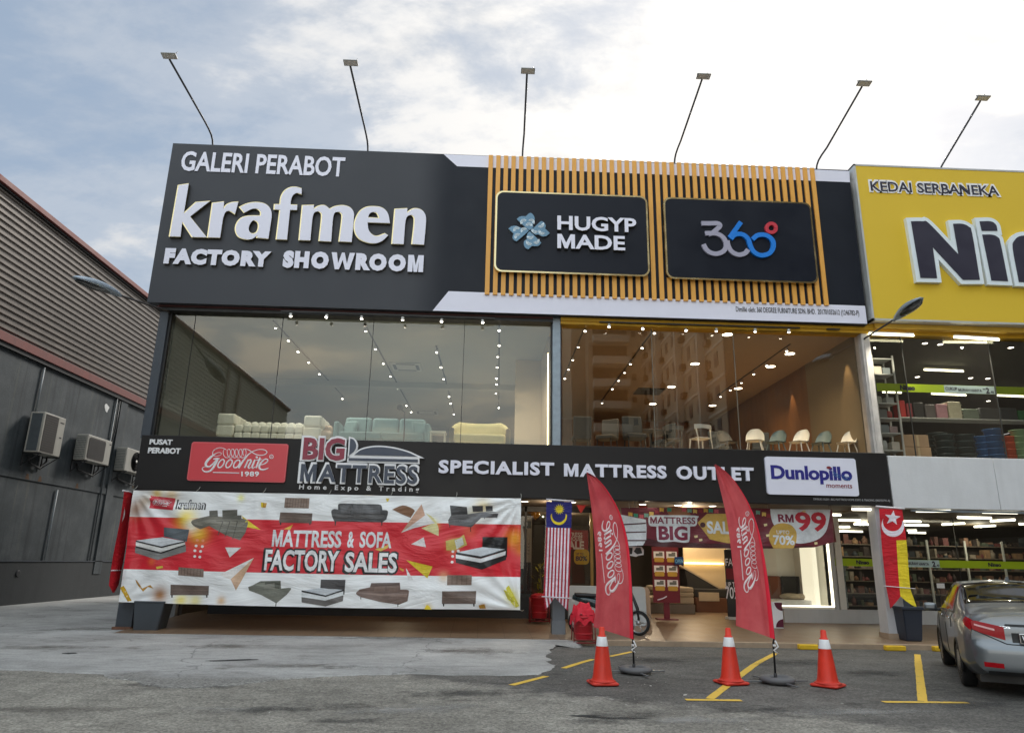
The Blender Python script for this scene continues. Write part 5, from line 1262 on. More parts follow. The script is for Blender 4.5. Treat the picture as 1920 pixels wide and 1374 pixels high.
def feather(label, x0, y0, sc, left, right, base, logo, Y, phase):
    bx = P(base[0], base[1], 2, 0)
    root = thing('feather_flag', label, 'flag', (bx.x, bx.y, 0), 'red feather flags on weighted stands')
    N = 60; L = resample(left, N); R = resample(right, N)
    def wav(x, z, u): return .06*sin(4.2*u*2+1.6*z+phase)*u*(1-u)*3 + .02*sin(16*u+phase+z)
    def pt(u, v, d=0.0):
        i = min(int(v*N), N-1); f = v*N-i
        q = L[i].lerp(L[i+1], f).lerp(R[i].lerp(R[i+1], f), u)
        w = P(x0+q.x/sc, y0+q.y/sc, 1, Y); return Vector((w.x, Y-wav(w.x, w.z, u)-d, w.z))
    m = MB(SAIL); m.grid(lambda u, v: pt(u, v), 14, N); m.build('sail', root)
    m = MB(SLEEVE); m.grid(lambda u, v: pt(1-.10*(.35+.65*v)*u - (0 if v > .02 else 0), v, .006+.012*sin(pi*u)), 2, N); m.build('sleeve', root)
    # logo
    yb, yt, xb, xt, wd = logo
    def mz(u, v, d):
        t = (u-335)/1175; yy = yb-(yb-yt)*t; xx = xb+(xt-xb)*t+(640-v)/475*wd
        # find where the drawing point sits on the sail to follow its waves
        k = min(range(N+1), key=lambda i: abs((L[i].y+R[i].y)/2-yy)); ww = R[k].x-L[k].x; uu = max(0, min(1, (xx-L[k].x)/max(ww, 1)))
        w = P(x0+xx/sc, y0+yy/sc, 1, Y); return Vector((w.x, Y-wav(w.x, w.z, uu)-.006-d, w.z))
    m = MB(INKW); goodnite(m, mz, INKW, .006, 3); m.build('lettering', root)
    # curved pole inside the sleeve, then straight down to the stand
    pp = [pt(1.0, v, -.02) for v in [k/16 for k in range(17)]]
    m = MB(POLEM); m.tube(pp + [Vector((bx.x+(pp[-1].x-bx.x)*.4, bx.y, .55)), Vector((bx.x, bx.y, .08))], [.008+.007*k/18 for k in range(19)], 8); m.build('pole', root)
    m = MB(STRAP); q = pp[-1]; m.tube([q+Vector((.0, -.03, -.02)), q+Vector((.04, -.03, -.1)), q+Vector((-.03, -.03, -.15)), q+Vector((.02, -.03, -.19))], .012, 6); m.lathe([(.022, -.015), (.022, .015)], (q.x-.005, q.y, q.z-.09), 8); m.build('strap', root)
    # grey water ring over a crossed foot
    m = MB(WBAG); n1, n2 = 26, 8
    m.grid(lambda u, v: Vector((bx.x+.02+(.17+.085*cos(2*pi*v)*(1+.08*sin(5*2*pi*u)))*cos(2*pi*u), bx.y-.02+(.17+.085*cos(2*pi*v))*sin(2*pi*u), .058+.048*sin(2*pi*v)*(1+.12*sin(3*2*pi*u)))), n1, n2); m.build('water_ring', root)
    m = MB(M('steel_foot', rgb(120, 122, 124), .4, .1, 6, metal=.5))
    for a in (.15, pi/2+.15+.15, pi+.1, 3*pi/2+.2):
        m.cbox((bx.x+.27*cos(a), bx.y+.27*sin(a), .035), (.46, .035, .02), a, .004)
    m.use(POLEM); m.tube([(bx.x, bx.y, .03), (bx.x, bx.y, .14)], .025, 8); m.build('foot', root)
    return root
feather('red feather flag with white script before the word MATTRESS, left of the pair', 1080, 870, 4.04,
        [(80, 62), (97, 190), (112, 300), (128, 450), (142, 600), (152, 800), (150, 1000), (143, 1120), (130, 1230)],
        [(80, 62), (150, 100), (230, 190), (310, 320), (360, 450), (398, 620), (420, 850), (430, 1100), (436, 1325)],
        (1189, 1262), (995, 385, 205, 150, 165), 11.54, .4)
feather('red feather flag with white script before the word OUTLET, right of the pair', 1320, 860, 3.925,
        [(80, 42), (112, 180), (150, 340), (180, 500), (200, 660), (218, 840), (232, 1000), (236, 1100), (232, 1225)],
        [(80, 42), (135, 78), (215, 155), (292, 270), (352, 390), (402, 540), (440, 720), (472, 920), (500, 1140), (521, 1325)],
        (1455, 1281), (985, 385, 270, 215, 150), 10.79, 2.1)

# ------------------------------------------------------------------ traffic cones
CONE = M('cone_orange', rgb(216, 50, 26), .55, .14, 6, .15, 30, stain=.28); CBAND = M('cone_band', rgb(226, 226, 228), .4, .12, 9, stain=.2); CBASE = M('cone_base', rgb(196, 48, 32), .55, .12, 5)
CN = thing('traffic_cone', '', 'traffic cone', (0, 0, 0), 'orange traffic cones on the forecourt')
m = MB(CONE); m.lathe([(.165, .045), (.150, .07), (.135, .11), (.085, .50), (.0845, .505)], seg=28); m.lathe([(.0615, .625), (.058, .632), (.058, .642), (.044, .645), (.038, .74), (.030, .752), (0.0, .754)], seg=28); m.build('cone_body', CN)
m = MB(CBAND); m.lathe([(.0865, .502), (.0865, .506), (.064, .624), (.062, .627)], seg=28); m.build('reflective_band', CN)
m = MB(CBASE)
m.box(-.19, .19, -.19, .19, .004, .05, .03); m.lathe([(.188, .05), (.17, .062), (.16, .07)], seg=28); m.build('base', CN)
cones = [((1130, 1283), .1, 'orange traffic cone with a white band standing beside the left feather flag'), ((1371, 1282), .25, 'orange traffic cone with a white band standing between the two feather flag stands'), ((1553, 1287), .75, 'orange traffic cone turned cornerwise, rightmost of the three by the empty bay')]
for i, ((px, py), rz, lb) in enumerate(cones):
    c = P(px, py, 2, 0)
    if i == 0: CN.location = c; CN.rotation_euler = (0, 0, rz); CN['label'] = lb
    else: dup(CN, c, rz, lb)

# ------------------------------------------------------------------ yellow wheel stops
WS = thing('wheel_stop', '', 'wheel stop', (0, 0, 0), 'yellow wheel stops along the kerb')
YC = M('yellow_kerb_paint', rgb(216, 174, 30), .75, .18, 7, .25, 30, stain=.2)
m = MB(YC); m.box(-.22, .22, -.075, .075, 0, .105, .02); m.build('block', WS)
for i, (px, py, rz, lb) in enumerate([(1502, 1212, -.03, 'yellow wheel stop near the rightmost cone, in line with the empty bay'), (1664, 1215, .02, 'yellow wheel stop just left of the white column foot'), (1757, 1217, .0, 'yellow wheel stop beside the parked car, right of the white column')]):
    c = P(px, py, 2, -.08); c.y = min(c.y, 16.16); c.z = gz(c.x, c.y)
    if i == 0: WS.location = c; WS.rotation_euler = (0, 0, rz); WS['label'] = lb
    else: dup(WS, c, rz, lb)

# ------------------------------------------------------------------ tapered tub by the left column, wheelie bin by the right one
TUBG = M('blue_grey_plastic', rgb(62, 68, 75), .5, .08, 3)
c = P(270, 1183, 2, FZ); t_ = tag(None, '', '') if False else None
m = MB(TUBG)
x0, x1, y0, y1 = c.x-.30, c.x+.30, c.y+.06, c.y+.56
lo_ = [(x0+.03, y0, FZ), (x1-.06, y0, FZ), (x1-.06, y1, FZ), (x0+.03, y1, FZ)]; hi_ = [(x0-.02, y0-.02, .60), (x1+.03, y0-.02, .60), (x1+.03, y1+.02, .60), (x0-.02, y1+.02, .60)]
m.mesh(lo_+hi_, [(0, 1, 5, 4), (1, 2, 6, 5), (2, 3, 7, 6), (3, 0, 4, 7), (0, 3, 2, 1)]); bmesh.ops.bevel(m.bm, geom=list(m.bm.edges), offset=.015, segments=2, affect='EDGES')
m.box(x0-.03, x1+.05, y0-.03, y1+.04, .60, .64, .01)
tag(m.build('plastic_tub'), 'tapered blue grey plastic tub standing against the left corner column', 'tub')
NAVYP = M('navy_bin_plastic', rgb(42, 48, 60), .45, .08, 3)
c = P(1718, 1204, 2, FZ)
WB = thing('wheelie_bin', 'dark navy wheelie bin standing right of the white column with its lid raised', 'bin', (c.x, c.y, FZ))
m = MB(NAVYP); x0, x1, y0, y1 = c.x-.23, c.x+.24, c.y, c.y+.5
m.mesh([(x0+.05, y0+.05, FZ+.02), (x1-.05, y0+.05, FZ+.02), (x1-.05, y1, FZ+.02), (x0+.05, y1, FZ+.02), (x0, y0-.02, .76), (x1, y0-.02, .76), (x1, y1, .76), (x0, y1, .76)], [(0, 1, 5, 4), (1, 2, 6, 5), (2, 3, 7, 6), (3, 0, 4, 7), (0, 3, 2, 1)])
bmesh.ops.bevel(m.bm, geom=list(m.bm.edges), offset=.02, segments=2, affect='EDGES')
m.box(x0-.03, x1+.03, y0-.05, y0+.03, .72, .79, .012); m.box(x0-.03, x0+.02, y0, y1, .735, .79, .01); m.box(x1-.02, x1+.03, y0, y1, .735, .79, .01); m.build('body', WB)
m = MB(M('grey_blue_lid', rgb(70, 80, 92), .45, .08, 3)); m.cbox((c.x+.0, y1-.02, .97), (.44, .05, .44), 0, .022, -.25); m.build('lid', WB)
m = MB(BLACKST)
for s_ in (-1, 1): m.lathe([(.02, -.025), (.09, -.025), (.1, -.01), (.1, .01), (.09, .025), (.02, .025)], (0, 0, 0), 16, Matrix.Translation((c.x+s_*.22, y1+.02, FZ+.1)) @ Matrix.Rotation(pi/2, 4, 'Y'))
m.build('wheel', WB)

# ------------------------------------------------------------------ red bins
REDPL = M('red_bin_plastic', rgb(176, 30, 40), .5, .10, 4); REDCL = M('red_cloth', rgb(206, 26, 48), .75, .08, 6, .3, 20)
def red_bin(label, c, s_=1.0):
    r = thing('red_bin', label, 'bin', c)
    m = MB(REDPL); m.lathe([(.19*s_, .14*s_), (.20*s_, .16*s_), (.225*s_, .60*s_), (.25*s_, .615*s_), (.25*s_, .64*s_), (.235*s_, .65*s_)], c, 22); 
    for z in (.25, .42): m.lathe([(.208*s_, z*s_), (.222*s_, (z+.012)*s_), (.212*s_, (z+.03)*s_)], c, 22)
    m.build('tub', r)
    m = MB(M('red_frame', rgb(140, 40, 44), .45, .1, 5, metal=.3))
    for sx in (-1, 1):
        m.tube([(c[0]+sx*.24*s_, c[1]-.2*s_, c[2]+.62*s_), (c[0]+sx*.25*s_, c[1]-.22*s_, c[2]+.02)], .012, 6); m.tube([(c[0]+sx*.24*s_, c[1]+.2*s_, c[2]+.62*s_), (c[0]+sx*.25*s_, c[1]+.22*s_, c[2]+.02)], .012, 6)
        m.tube([(c[0]+sx*.25*s_, c[1]-.22*s_, c[2]+.07), (c[0]+sx*.25*s_, c[1]+.22*s_, c[2]+.07)], .012, 6)
    for z in (.07, .13): m.tube([(c[0]-.25*s_, c[1]-.22*s_, c[2]+z), (c[0]+.25*s_, c[1]-.22*s_, c[2]+z)], .012, 6)
    m.build('frame', r)
    return r
c = P(1094, 1209, 2, -.07); c.z = -.075; r = red_bin('red round bin heaped with crumpled red cloth, in front of the motorcycle', (c.x, c.y, c.z), .92)
m = MB(REDCL)
def heap(u, v):
    a = 2*pi*u; rr = .245*sqrt(v)*(1+.10*sin(5*a)+.06*sin(9*a+2)); z = .86+c.z-.24*v**1.6 + .05*mnoise.noise(Vector((cos(a)*v*4, sin(a)*v*4, 1.3)))*2
    return Vector((c.x+rr*cos(a), c.y+rr*sin(a)*.9, z))
m.grid(heap, 40, 12)
m.grid(lambda u, v: Vector((c.x+(.245+.02*v)*(1+.10*sin(5*2*pi*u)+.06*sin(9*2*pi*u+2))*cos(2*pi*u), c.y+(.245+.02*v)*.9*(1+.1*sin(5*2*pi*u)+.06*sin(9*2*pi*u+2))*sin(2*pi*u), .62+c.z-.16*v*(1+.35*sin(7*2*pi*u)))), 40, 5); m.build('cloth', r)
c2 = P(1011, 1171, 1, 19.28); c2.z = FLR(19.28); r = red_bin('red bin standing in the shade on the walkway left of the middle column', (c2.x, c2.y, c2.z), 1.0)
m = MB(REDPL); m.lathe([(.245, .652), (.22, .69), (.12, .73), (0, .74)], c2, 22); m.build('lid', r)

# ------------------------------------------------------------------ mattresses leaning in the walkway
def mattress(label, px0, px1, yt, yb, Y, mat, th=.2):
    FZ = FLR(Y)+.002
    a_, b_ = P(px0, yb, 1, Y), P(px1, yb, 1, Y); zt = P((px0+px1)/2, yt, 1, Y).z
    m = MB(mat); n = 12
    m.prism(rrect(a_.x, b_.x, FZ+.004, zt, .09), 0, th, lambda u, v, d: Vector((u, Y+d+.12*(v-FZ), v)))
    for d in (.02, th-.02): m.tube([(u, Y+d+.12*(v-FZ), v) for u, v in rrect(a_.x-.004, b_.x+.004, FZ+.008, zt+.004, .09)+[rrect(a_.x-.004, b_.x+.004, FZ+.008, zt+.004, .09)[0]]], .012, 5)
    return tag(m.build('mattress'), label, 'mattress', 'mattresses leaning in the walkway')
mattress('white mattress standing on its long edge behind the motorcycle', 1068, 1213, 1100, 1174, 19.0, M('mattress_white', rgb(196, 204, 208), .85, .06, 3, .3, 14), .18)
mattress('beige mattress standing on edge just behind the white one', 1085, 1221, 1101, 1170, 19.32, M('mattress_beige', rgb(186, 160, 136), .85, .06, 3, .3, 14), .18)

# ------------------------------------------------------------------ motorcycle
MC = thing('motorcycle', 'dark green underbone motorcycle parked across the walkway behind the red bin', 'motorcycle', (P(1140, 1185, 1, 17.3).x, 17.3, FLR(17.3)))
RUB = M('tyre_rubber', rgb(26, 26, 27), .8, .1, 10, .2, 60); ALU = M('aluminium', rgb(176, 178, 180), .35, .08, 6, metal=.8); DGRN = M('dark_green_plastic', rgb(28, 52, 56), .3, .06, 4, coat=.5); SEATB = M('seat_vinyl', rgb(22, 22, 24), .5, .08, 8, .15, 40)
def wheel(root, c, r, w, yaw, nsp=5):
    ax = Matrix.Translation(c) @ Matrix.Rotation(yaw, 4, 'Z') @ Matrix.Rotation(pi/2, 4, 'X')
    o = Vector((0, 0, 0))
    m = MB(RUB); m.lathe([(r-w*.9, -w*.42), (r-w*.3, -w*.5), (r-.01, -w*.3), (r, 0), (r-.01, w*.3), (r-w*.3, w*.5), (r-w*.9, w*.42)], o, 30, ax, caps=False); ty = m.build('tyre', root)
    m = MB(ALU); m.lathe([(r-w*.9, -w*.42), (r-w*1.15, -w*.2), (r-w*1.15, w*.2), (r-w*.9, w*.42)], o, 30, ax, caps=False); m.lathe([(.01, -.05), (.045, -.05), (.045, .05), (.01, .05)], o, 14, ax)
    m2 = m
    for k in range(nsp):
        a = 2*pi*k/nsp
        m.xf = ax; m.tube([(.03*cos(a), .03*sin(a), 0), ((r-w)*cos(a+.12), (r-w)*sin(a+.12), 0)], .014, 6); m.xf = None
    m.build('rim', root)
rx, fx = P(1087, 1168, 1, 17.3).x, P(1197, 1172, 1, 17.2).x; R0 = .275
wheel(MC, Vector((rx, 17.30, FLR(17.3)+R0)), R0, .075, .12); wheel(MC, Vector((fx, 17.16, FLR(17.2)+R0)), R0, .07, -.55)
def mcx(t): return rx+(fx-rx)*t
m = MB(DGRN)
m.tube([(mcx(-.12), 17.30, .86), (mcx(.1), 17.30, .80), (mcx(.35), 17.28, .70), (mcx(.55), 17.26, .56), (mcx(.7), 17.24, .62), (mcx(.84), 17.22, .95)], [.05, .10, .12, .10, .09, .07], 10)
m.grid(lambda u, v: Vector((mcx(.68+.16*v)+.05*sin(pi*u), 17.02+.42*u, .48+.55*v)), 8, 6); m.build('body', MC)
m = MB(SEATB); m.cbox((mcx(.18), 17.30, .9), (.72, .25, .09), 0, .04, 0, .04); m.build('seat', MC)
m = MB(POLEM); m.tube([(mcx(.86), 17.20, 1.1), (fx-.03, 17.18, .62), (fx+.0, 17.12, .38)], .025, 8); m.tube([(mcx(.86), 17.20, 1.1), (fx+.02, 17.24, .62), (fx+.0, 17.20, .38)], .022, 8)
m.tube([(mcx(.80), 16.88, 1.14), (mcx(.86), 17.00, 1.12), (mcx(.87), 17.20, 1.08), (mcx(.86), 17.40, 1.12), (mcx(.8), 17.52, 1.14)], .016, 8); m.build('handlebar', MC)
m = MB(DGRN); m.grid(lambda u, v: Vector((fx+(.31)*cos(pi*(.15+.7*u)), 17.16-.05+.1*v-(.31)*cos(pi*(.15+.7*u))*.5, FZ+R0+.31*sin(pi*(.15+.7*u)))), 14, 3); m.build('mudguard', MC)
m = MB(ALU); m.tube([(mcx(.45), 17.12, .36), (mcx(.2), 17.10, .34), (mcx(-.08), 17.10, .42)], [.025, .045, .05], 10); m.build('exhaust', MC)
m = MB(M('engine_grey', rgb(110, 112, 114), .5, .15, 10, metal=.6)); m.cbox((mcx(.5), 17.26, .42), (.3, .2, .22), 0, .04); m.build('engine', MC)
m = MB(E('tail_lens', rgb(150, 20, 20), .05)); m.cbox((mcx(-.2), 17.30, .84), (.06, .14, .07), 0, .015); m.build('tail_light', MC)
# ------------------------------------------------------------------ floodlights on bent poles above the signs
LAMPG = M('lamp_grey', rgb(120, 120, 116), .5, .1, 6); PLG = M('pole_grey', rgb(60, 62, 66), .45, .12, 5); LENS = M('flood_lens', rgb(226, 222, 214), .25, .06, 8)
ends = [(397, 268, 318, 112, None), (689, 280, 657, 125, None), (980, 291, 988, 140, 14.5), (1266, 303, 1316, 150, None), (1533, 315, 1616, 163, None), (1763, 316, 1838, 190, None)]
fl = ['leftmost of six', 'second, above the raised script name', 'third, by the first orange slats', 'fourth, between the two logo boxes', 'fifth, near the last orange slat', 'rightmost, over the yellow sign']
for i, (bx, by, lx, ly, yy) in enumerate(ends):
    b = P(bx, by, 1, 17.2); e = P(lx, ly, 1, yy) if yy else P(lx, ly, 0, b.x)
    root = thing('floodlight', 'small square floodlight on a pole above the signs, ' + fl[i], 'floodlight', (b.x, 17.2, b.z), 'floodlights on poles above the signs')
    m = MB(PLG)
    if i < 5: pth = [(b.x, 17.3, b.z-.3), (b.x, 17.27, b.z+.0), (b.x, 17.22, b.z+.10), (b.x, 17.1, b.z+.18), (b.x, 16.9, b.z+.225), (b.x, 16.6, b.z+.255)]
    else: pth = [(b.x, 17.28, b.z-.3), (b.x, 17.2, b.z-.02), (b.x, 17.1, b.z+.05)]
    m.tube(pth + [(e.x, e.y, e.z)], .025, 8); m.build('pole', root)
    m = MB(LAMPG); M4 = Matrix.Translation((e.x+.02, e.y-.08, e.z+.035)) @ Matrix.Rotation(radians(-10), 4, 'X')
    m.box(-.165, .165, -.085, .085, -.014, .014, .006, 2, M4)
    for k in range(7): m.box(-.15+k*.05-.004, -.15+k*.05+.004, -.07, .07, .014, .034, 0, 1, M4)
    m.build('housing', root)
    m = MB(LENS); m.box(-.15, .15, -.07, .07, -.018, -.0145, 0, 1, M4); m.build('lens', root)
    m = MB(PLG); m.tube([M4 @ Vector(p) for p in ((-.16, -.02, .0), (-.15, 0, .08), (0, .02, .10), (.10, .03, .09), (.13, .05, .19))], .010, 5); m.build('bracket', root)

# ------------------------------------------------------------------ street lamps on the columns
SHELL = M('lamp_shell', rgb(158, 172, 184), .35, .08, 5, metal=.4); DLENS = M('lamp_glass', rgb(52, 54, 52), .15, .1, 6)
for (rp, tip, mid, lb, y0) in (((316, 584), (138, 519), (222, 553), 'blue grey street lamp reaching out from the left corner of the showroom', 17.3), ((1622, 634), (1729, 558), (1679, 598), 'street lamp with a dark lens reaching out in front of the yellow sign', 17.25)):
    r0 = P(rp[0], rp[1], 1, y0); t_ = P(tip[0], tip[1], 0, r0.x); n_ = P(mid[0], mid[1], 0, r0.x)
    root = thing('street_lamp', lb, 'street lamp', r0, 'street lamps on the facade columns')
    d = (t_-n_); Lh = d.length; d.normalize()
    side = Vector((1, 0, 0)); up = side.cross(d).normalized()
    if up.z < 0: up = -up
    def hd(u, a, k=1.0):
        w = .19*sin(pi*min(1, .10+.9*u))**.6*(.55+.75*u if u < .6 else 1.0); w = max(w, .045)
        h_ = .125*sin(pi*min(1, .12+.88*u))**.55
        return n_ + d*(Lh*u) + side*(w*cos(a)*k) + up*(h_*max(sin(a), -.35)*k)
    m = MB(SHELL); m.grid(lambda u, v: hd(u, 2*pi*v), 22, 22); m.build('housing', root)
    m = MB(DLENS); m.grid(lambda u, v: n_ + d*(Lh*(.22+.72*u)) + side*((v-.5)*2*.15*sqrt(max(0, 1-(2*u-1)**2*.98))) - up*(.048+.05*(1-(2*v-1)**2)*sin(pi*u)), 14, 10); m.build('lens', root)
    m = MB(M('lamp_arm', rgb(58, 54, 54), .5, .15, 6)); m.tube([r0+Vector((0, .12, -.03)), r0, n_+d*.12], [.028, .026, .022], 10); m.use(SHELL); m.tube([n_-d*.08, n_+d*.1], .036, 10); m.build('arm', root)

# ------------------------------------------------------------------ air-conditioner units on the warehouse wall
ACM = M('ac_casing', rgb(164, 161, 152), .5, .07, 3, stain=.25); ACD = M('ac_dark_grille', rgb(58, 52, 46), .6, .2, 14); ACB = M('ac_side_coil', rgb(74, 80, 84), .6, .2, 10)
def ac(y0, y1, z0, z1, dep, kind, label):
    X = WX+.10; F = X+dep; root = thing('air_conditioner', label, 'air conditioner', (X, (y0+y1)/2, z0), 'air conditioner units on the warehouse wall')
    m = MB(ACM); m.box(X, F, y0, y1, z0, z1, .02); m.build('casing', root)
    m = MB(ACB)
    if kind == 0: m.box(X+.06, F-.06, y0-.006, y0-.002, z0+.05, z1-.05)
    else:
        nz = 13; ny = 7
        for k in range(nz):
            z = z0+.05+(z1-z0-.1)*k/nz
            for j in range(ny):
                x = X+.03+(dep-.08)*j/ny; m.box(x, x+(dep-.08)/ny*.62, y0-.006, y0-.002, z, z+(z1-z0-.1)/nz*.58)
    m.build('side_grille', root)  # side grille: plain dark sheet on the tall unit, slots elsewhere
    m = MB(ACD); W_ = y1-y0
    if kind == 0: 
        m.box(F+.002, F+.008, y0+.08, y0+W_*.66, z0+.05, z1-.05)
        m.use(BLACKST)
        for k in range(16): z = z0+.1+(z1-z0-.2)*k/15; m.box(F+.009, F+.016, y0+.09, y0+W_*.65, z, z+.018)
        m.box(F+.002, F+.008, y1-.3, y1-.08, z1-.2, z1-.17); m.box(F+.002, F+.008, y1-.22, y1-.1, z0+.62, z0+.66)
    elif kind == 1:
        m.prism(rrect(y0+.10, y0+W_*.74, z0+.08, z1-.08, .1), 0, .01, lambda u, v, d: Vector((F+.002+d, u, v)))
        m.use(BLACKST)
        for k in range(13): z = z0+.14+(z1-z0-.3)*k/12; m.box(F+.013, F+.02, y0+.12, y0+W_*.72, z, z+.016)
        m.box(F+.002, F+.008, y1-.17, y1-.05, z1-.16, z1-.12)
    else:
        R_ = min(W_*.40, (z1-z0)*.42); cy_, cz_ = y0+W_*.46, (z0+z1)/2
        ax = Matrix.Translation((F+.003, cy_, cz_)) @ Matrix.Rotation(pi/2, 4, 'Y')
        m.lathe([(0, .0), (R_, .0), (R_, .012)], (0, 0, 0), 28, ax); m.use(BLACKST)
        for k in range(6): m.lathe([(R_*(k+1)/6.2, .014), (R_*(k+1)/6.2+.006, .02), (R_*(k+1)/6.2+.012, .014)], (0, 0, 0), 28, ax)
        m.use(WHITEP); m.lathe([(0, .03), (.06, .03), (.06, .01)], (0, 0, 0), 14, ax)
    m.build('fan_grille', root)
    m = MB(BLACKST)
    for y in (y0+.08, y1-.08):
        m.box(WX+.035, WX+.075, y-.02, y+.02, z0-.45, z0+.35); m.box(WX+.04, F+.08, y-.02, y+.02, z0-.05, z0-.012); m.tube([(WX+.06, y, z0-.4), (F, y, z0-.05)], .016, 6)
    m.build('bracket', root)
    m = MB(BLACKST); m.tube([(X+.1, y1-.1, z0+.1), (X+.05, y1+.02, z0-.15), (X+.0, y1-.2, z0-.42), (X-.03, y0+.5, z0-.3), (X-.06, y0+.4, z0-.1)], .035, 7); m.build('hose', root)
def wy(px, py, X): return P(px, py, 0, X).y
F_ = WX+.5
for (na, fa, zt, zb, dep, kd, lb) in (((80, 800), (120, 810), (80, 770), (66, 846), .46, 0, 'tall grey air conditioner unit on the warehouse wall, nearest to the camera'), ((162, 840), (207, 850), (165, 813), (160, 862), .42, 1, 'air conditioner unit with a rounded square grille, middle one on the warehouse wall'), ((236, 860), (276, 868), (238, 838), (230, 881), .42, 2, 'air conditioner unit with a round fan, farthest along the warehouse wall')):
    Xf = WX+.1+dep; ya, yb = wy(*na, Xf), wy(*fa, Xf); za, zb_ = P(*zt, 0, Xf).z, P(*zb, 0, Xf).z
    ac(ya, yb, zb_, za, dep, kd, lb)
m = MB(RUST); 
for y in (24.9, 24.2, 27.2): m.poly([(WX+.037, y-.05, 4.15), (WX+.037, y+.05, 4.15), (WX+.037, y+.12, 3.97), (WX+.037, y-.10, 3.97)])
m.build('rust_streak', W)

# ------------------------------------------------------------------ parked saloon car
CPAINT = M('silver_car_paint', rgb(112, 117, 121), .34, .02, .5, metal=.7, coat=.5)
CGLASS = M('dark_car_glass', rgb(12, 14, 16), .05, .05, 3, spec=.45); CBLK = M('car_black_trim', rgb(20, 20, 21), .5, .1, 8)
TAILR = M('tail_lamp_red', rgb(150, 6, 20), .2, .12, 30, spec=.2); TAILC = M('tail_lamp_clear', rgb(206, 150, 150), .2, .1, 30, coat=.2)
CHR = M('chrome', rgb(210, 212, 214), .12, .05, 6, metal=1.0)
TH = radians(27.5); fwd = Vector((sin(TH), cos(TH), 0)); rgt = Vector((cos(TH), -sin(TH), 0))
cc = Vector((7.10, 10.86, 0)); CO = cc + rgt*.80 + fwd*1.23
CAR = thing('parked_car', 'silver grey saloon car parked nose in at the right, seen from behind', 'car', CO)
CMX = Matrix(((rgt.x, fwd.x, 0, CO.x), (rgt.y, fwd.y, 0, CO.y), (0, 0, 1, 0), (0, 0, 0, 1)))
ST = [(-2.20, [(.62, .30), (.74, .42), (.765, .62), (.745, .80), (.70, .90), (.60, .975), (.40, 1.02), (0, 1.04)]),
      (-2.06, [(.70, .26), (.815, .40), (.835, .62), (.815, .82), (.765, .95), (.66, 1.03), (.45, 1.07), (0, 1.09)]),
      (-1.75, [(.74, .24), (.845, .40), (.85, .64), (.84, .86), (.79, .98), (.68, 1.06), (.45, 1.095), (0, 1.115)]),
      (-1.32, [(.75, .22), (.845, .38), (.85, .65), (.845, .88), (.80, .985), (.70, 1.13), (.50, 1.17), (0, 1.19)]),
      (-.72, [(.75, .20), (.84, .36), (.85, .65), (.845, .89), (.81, .98), (.665, 1.34), (.53, 1.415), (0, 1.45)]),
      (0, [(.75, .20), (.84, .36), (.85, .65), (.845, .89), (.81, .97), (.65, 1.37), (.53, 1.44), (0, 1.475)]),
      (.5, [(.75, .20), (.84, .36), (.85, .65), (.845, .88), (.81, .96), (.64, 1.35), (.51, 1.42), (0, 1.455)]),
      (1.2, [(.75, .20), (.84, .36), (.85, .64), (.84, .86), (.80, .95), (.70, 1.05), (.5, 1.085), (0, 1.10)]),
      (1.8, [(.72, .22), (.82, .38), (.83, .62), (.80, .78), (.74, .87), (.62, .92), (.4, .955), (0, .97)]),
      (2.18, [(.60, .28), (.70, .40), (.70, .58), (.66, .68), (.58, .74), (.48, .775), (.3, .79), (0, .80)])]
def cr(p0, p1, p2, p3, t): return .5*((2*p1)+(p2-p0)*t+(2*p0-5*p1+4*p2-p3)*t*t+(3*p1-p0-3*p2+p3)*t**3)
def csec(y):
    n = len(ST); k = max(i for i in range(n) if ST[i][0] <= y+1e-9); k = min(k, n-2)
    t = (y-ST[k][0])/(ST[k+1][0]-ST[k][0]); q = [ST[max(0, min(n-1, k+o))][1] for o in (-1, 0, 1, 2)]
    out = []
    for j in range(8):
        p1, p2 = Vector(q[1][j]), Vector(q[2][j])
        m1 = (p2-Vector(q[0][j]))*.5; m2 = (Vector(q[3][j])-p1)*.5
        lim = (p2-p1).length*1.2+.01
        for mm in (m1, m2):
            if mm.length > lim: mm *= lim/mm.length
        h = (2*t**3-3*t**2+1, t**3-2*t**2+t, -2*t**3+3*t**2, t**3-t**2)
        out.append(p1*h[0]+m1*h[1]+p2*h[2]+m2*h[3])
    return out
def cpt(y, s, off=0.0, side=-1):
    """s in 0..7 along the half section"""
    c = csec(y); k = min(int(s), 6); t = s-k
    g = lambda j: c[j] if 0 <= j < 8 else (Vector((-c[6].x, c[6].y)) if j == 8 else c[0])
    p = cr(g(k-1), g(k), g(k+1), g(k+2), t)
    if off:
        d = cr(g(k-1), g(k), g(k+1), g(k+2), min(1, t+.02))-cr(g(k-1), g(k), g(k+1), g(k+2), max(0, t-.02))
        n = Vector((d.y, -d.x)).normalized() if d.length > 1e-6 else Vector((1, 0)); p = p+n*off
    return Vector((side*max(p.x, 0) if side < 0 else max(p.x, 0), y, p.y))
m = MB(CPAINT); m.xf = CMX
NY, NSS = 96, 42
g_ = []
for i in range(NY+1):
    y = -2.20+4.38*i/NY
    row = [m._v(cpt(y, 7*j/NSS, 0, -1)) for j in range(NSS+1)] + [m._v(cpt(y, 7*j/NSS, 0, 1)) for j in range(NSS-1, -1, -1)]
    g_.append(row)
AX = (-1.23, 1.32); RW = .30
def inarch(y, z): return any((y-a)**2+(z-.31)**2 < .335**2 for a in AX)
for i in range(NY):
    for j in range(2*NSS):
        q = [g_[i][j], g_[i+1][j], g_[i+1][j+1], g_[i][j+1]]
        lc = CMX.inverted() @ ((q[0].co+q[2].co)/2)
        if abs(lc.x) > .6 and lc.z < .75 and inarch(lc.y, lc.z): continue
        m.face(q, True)
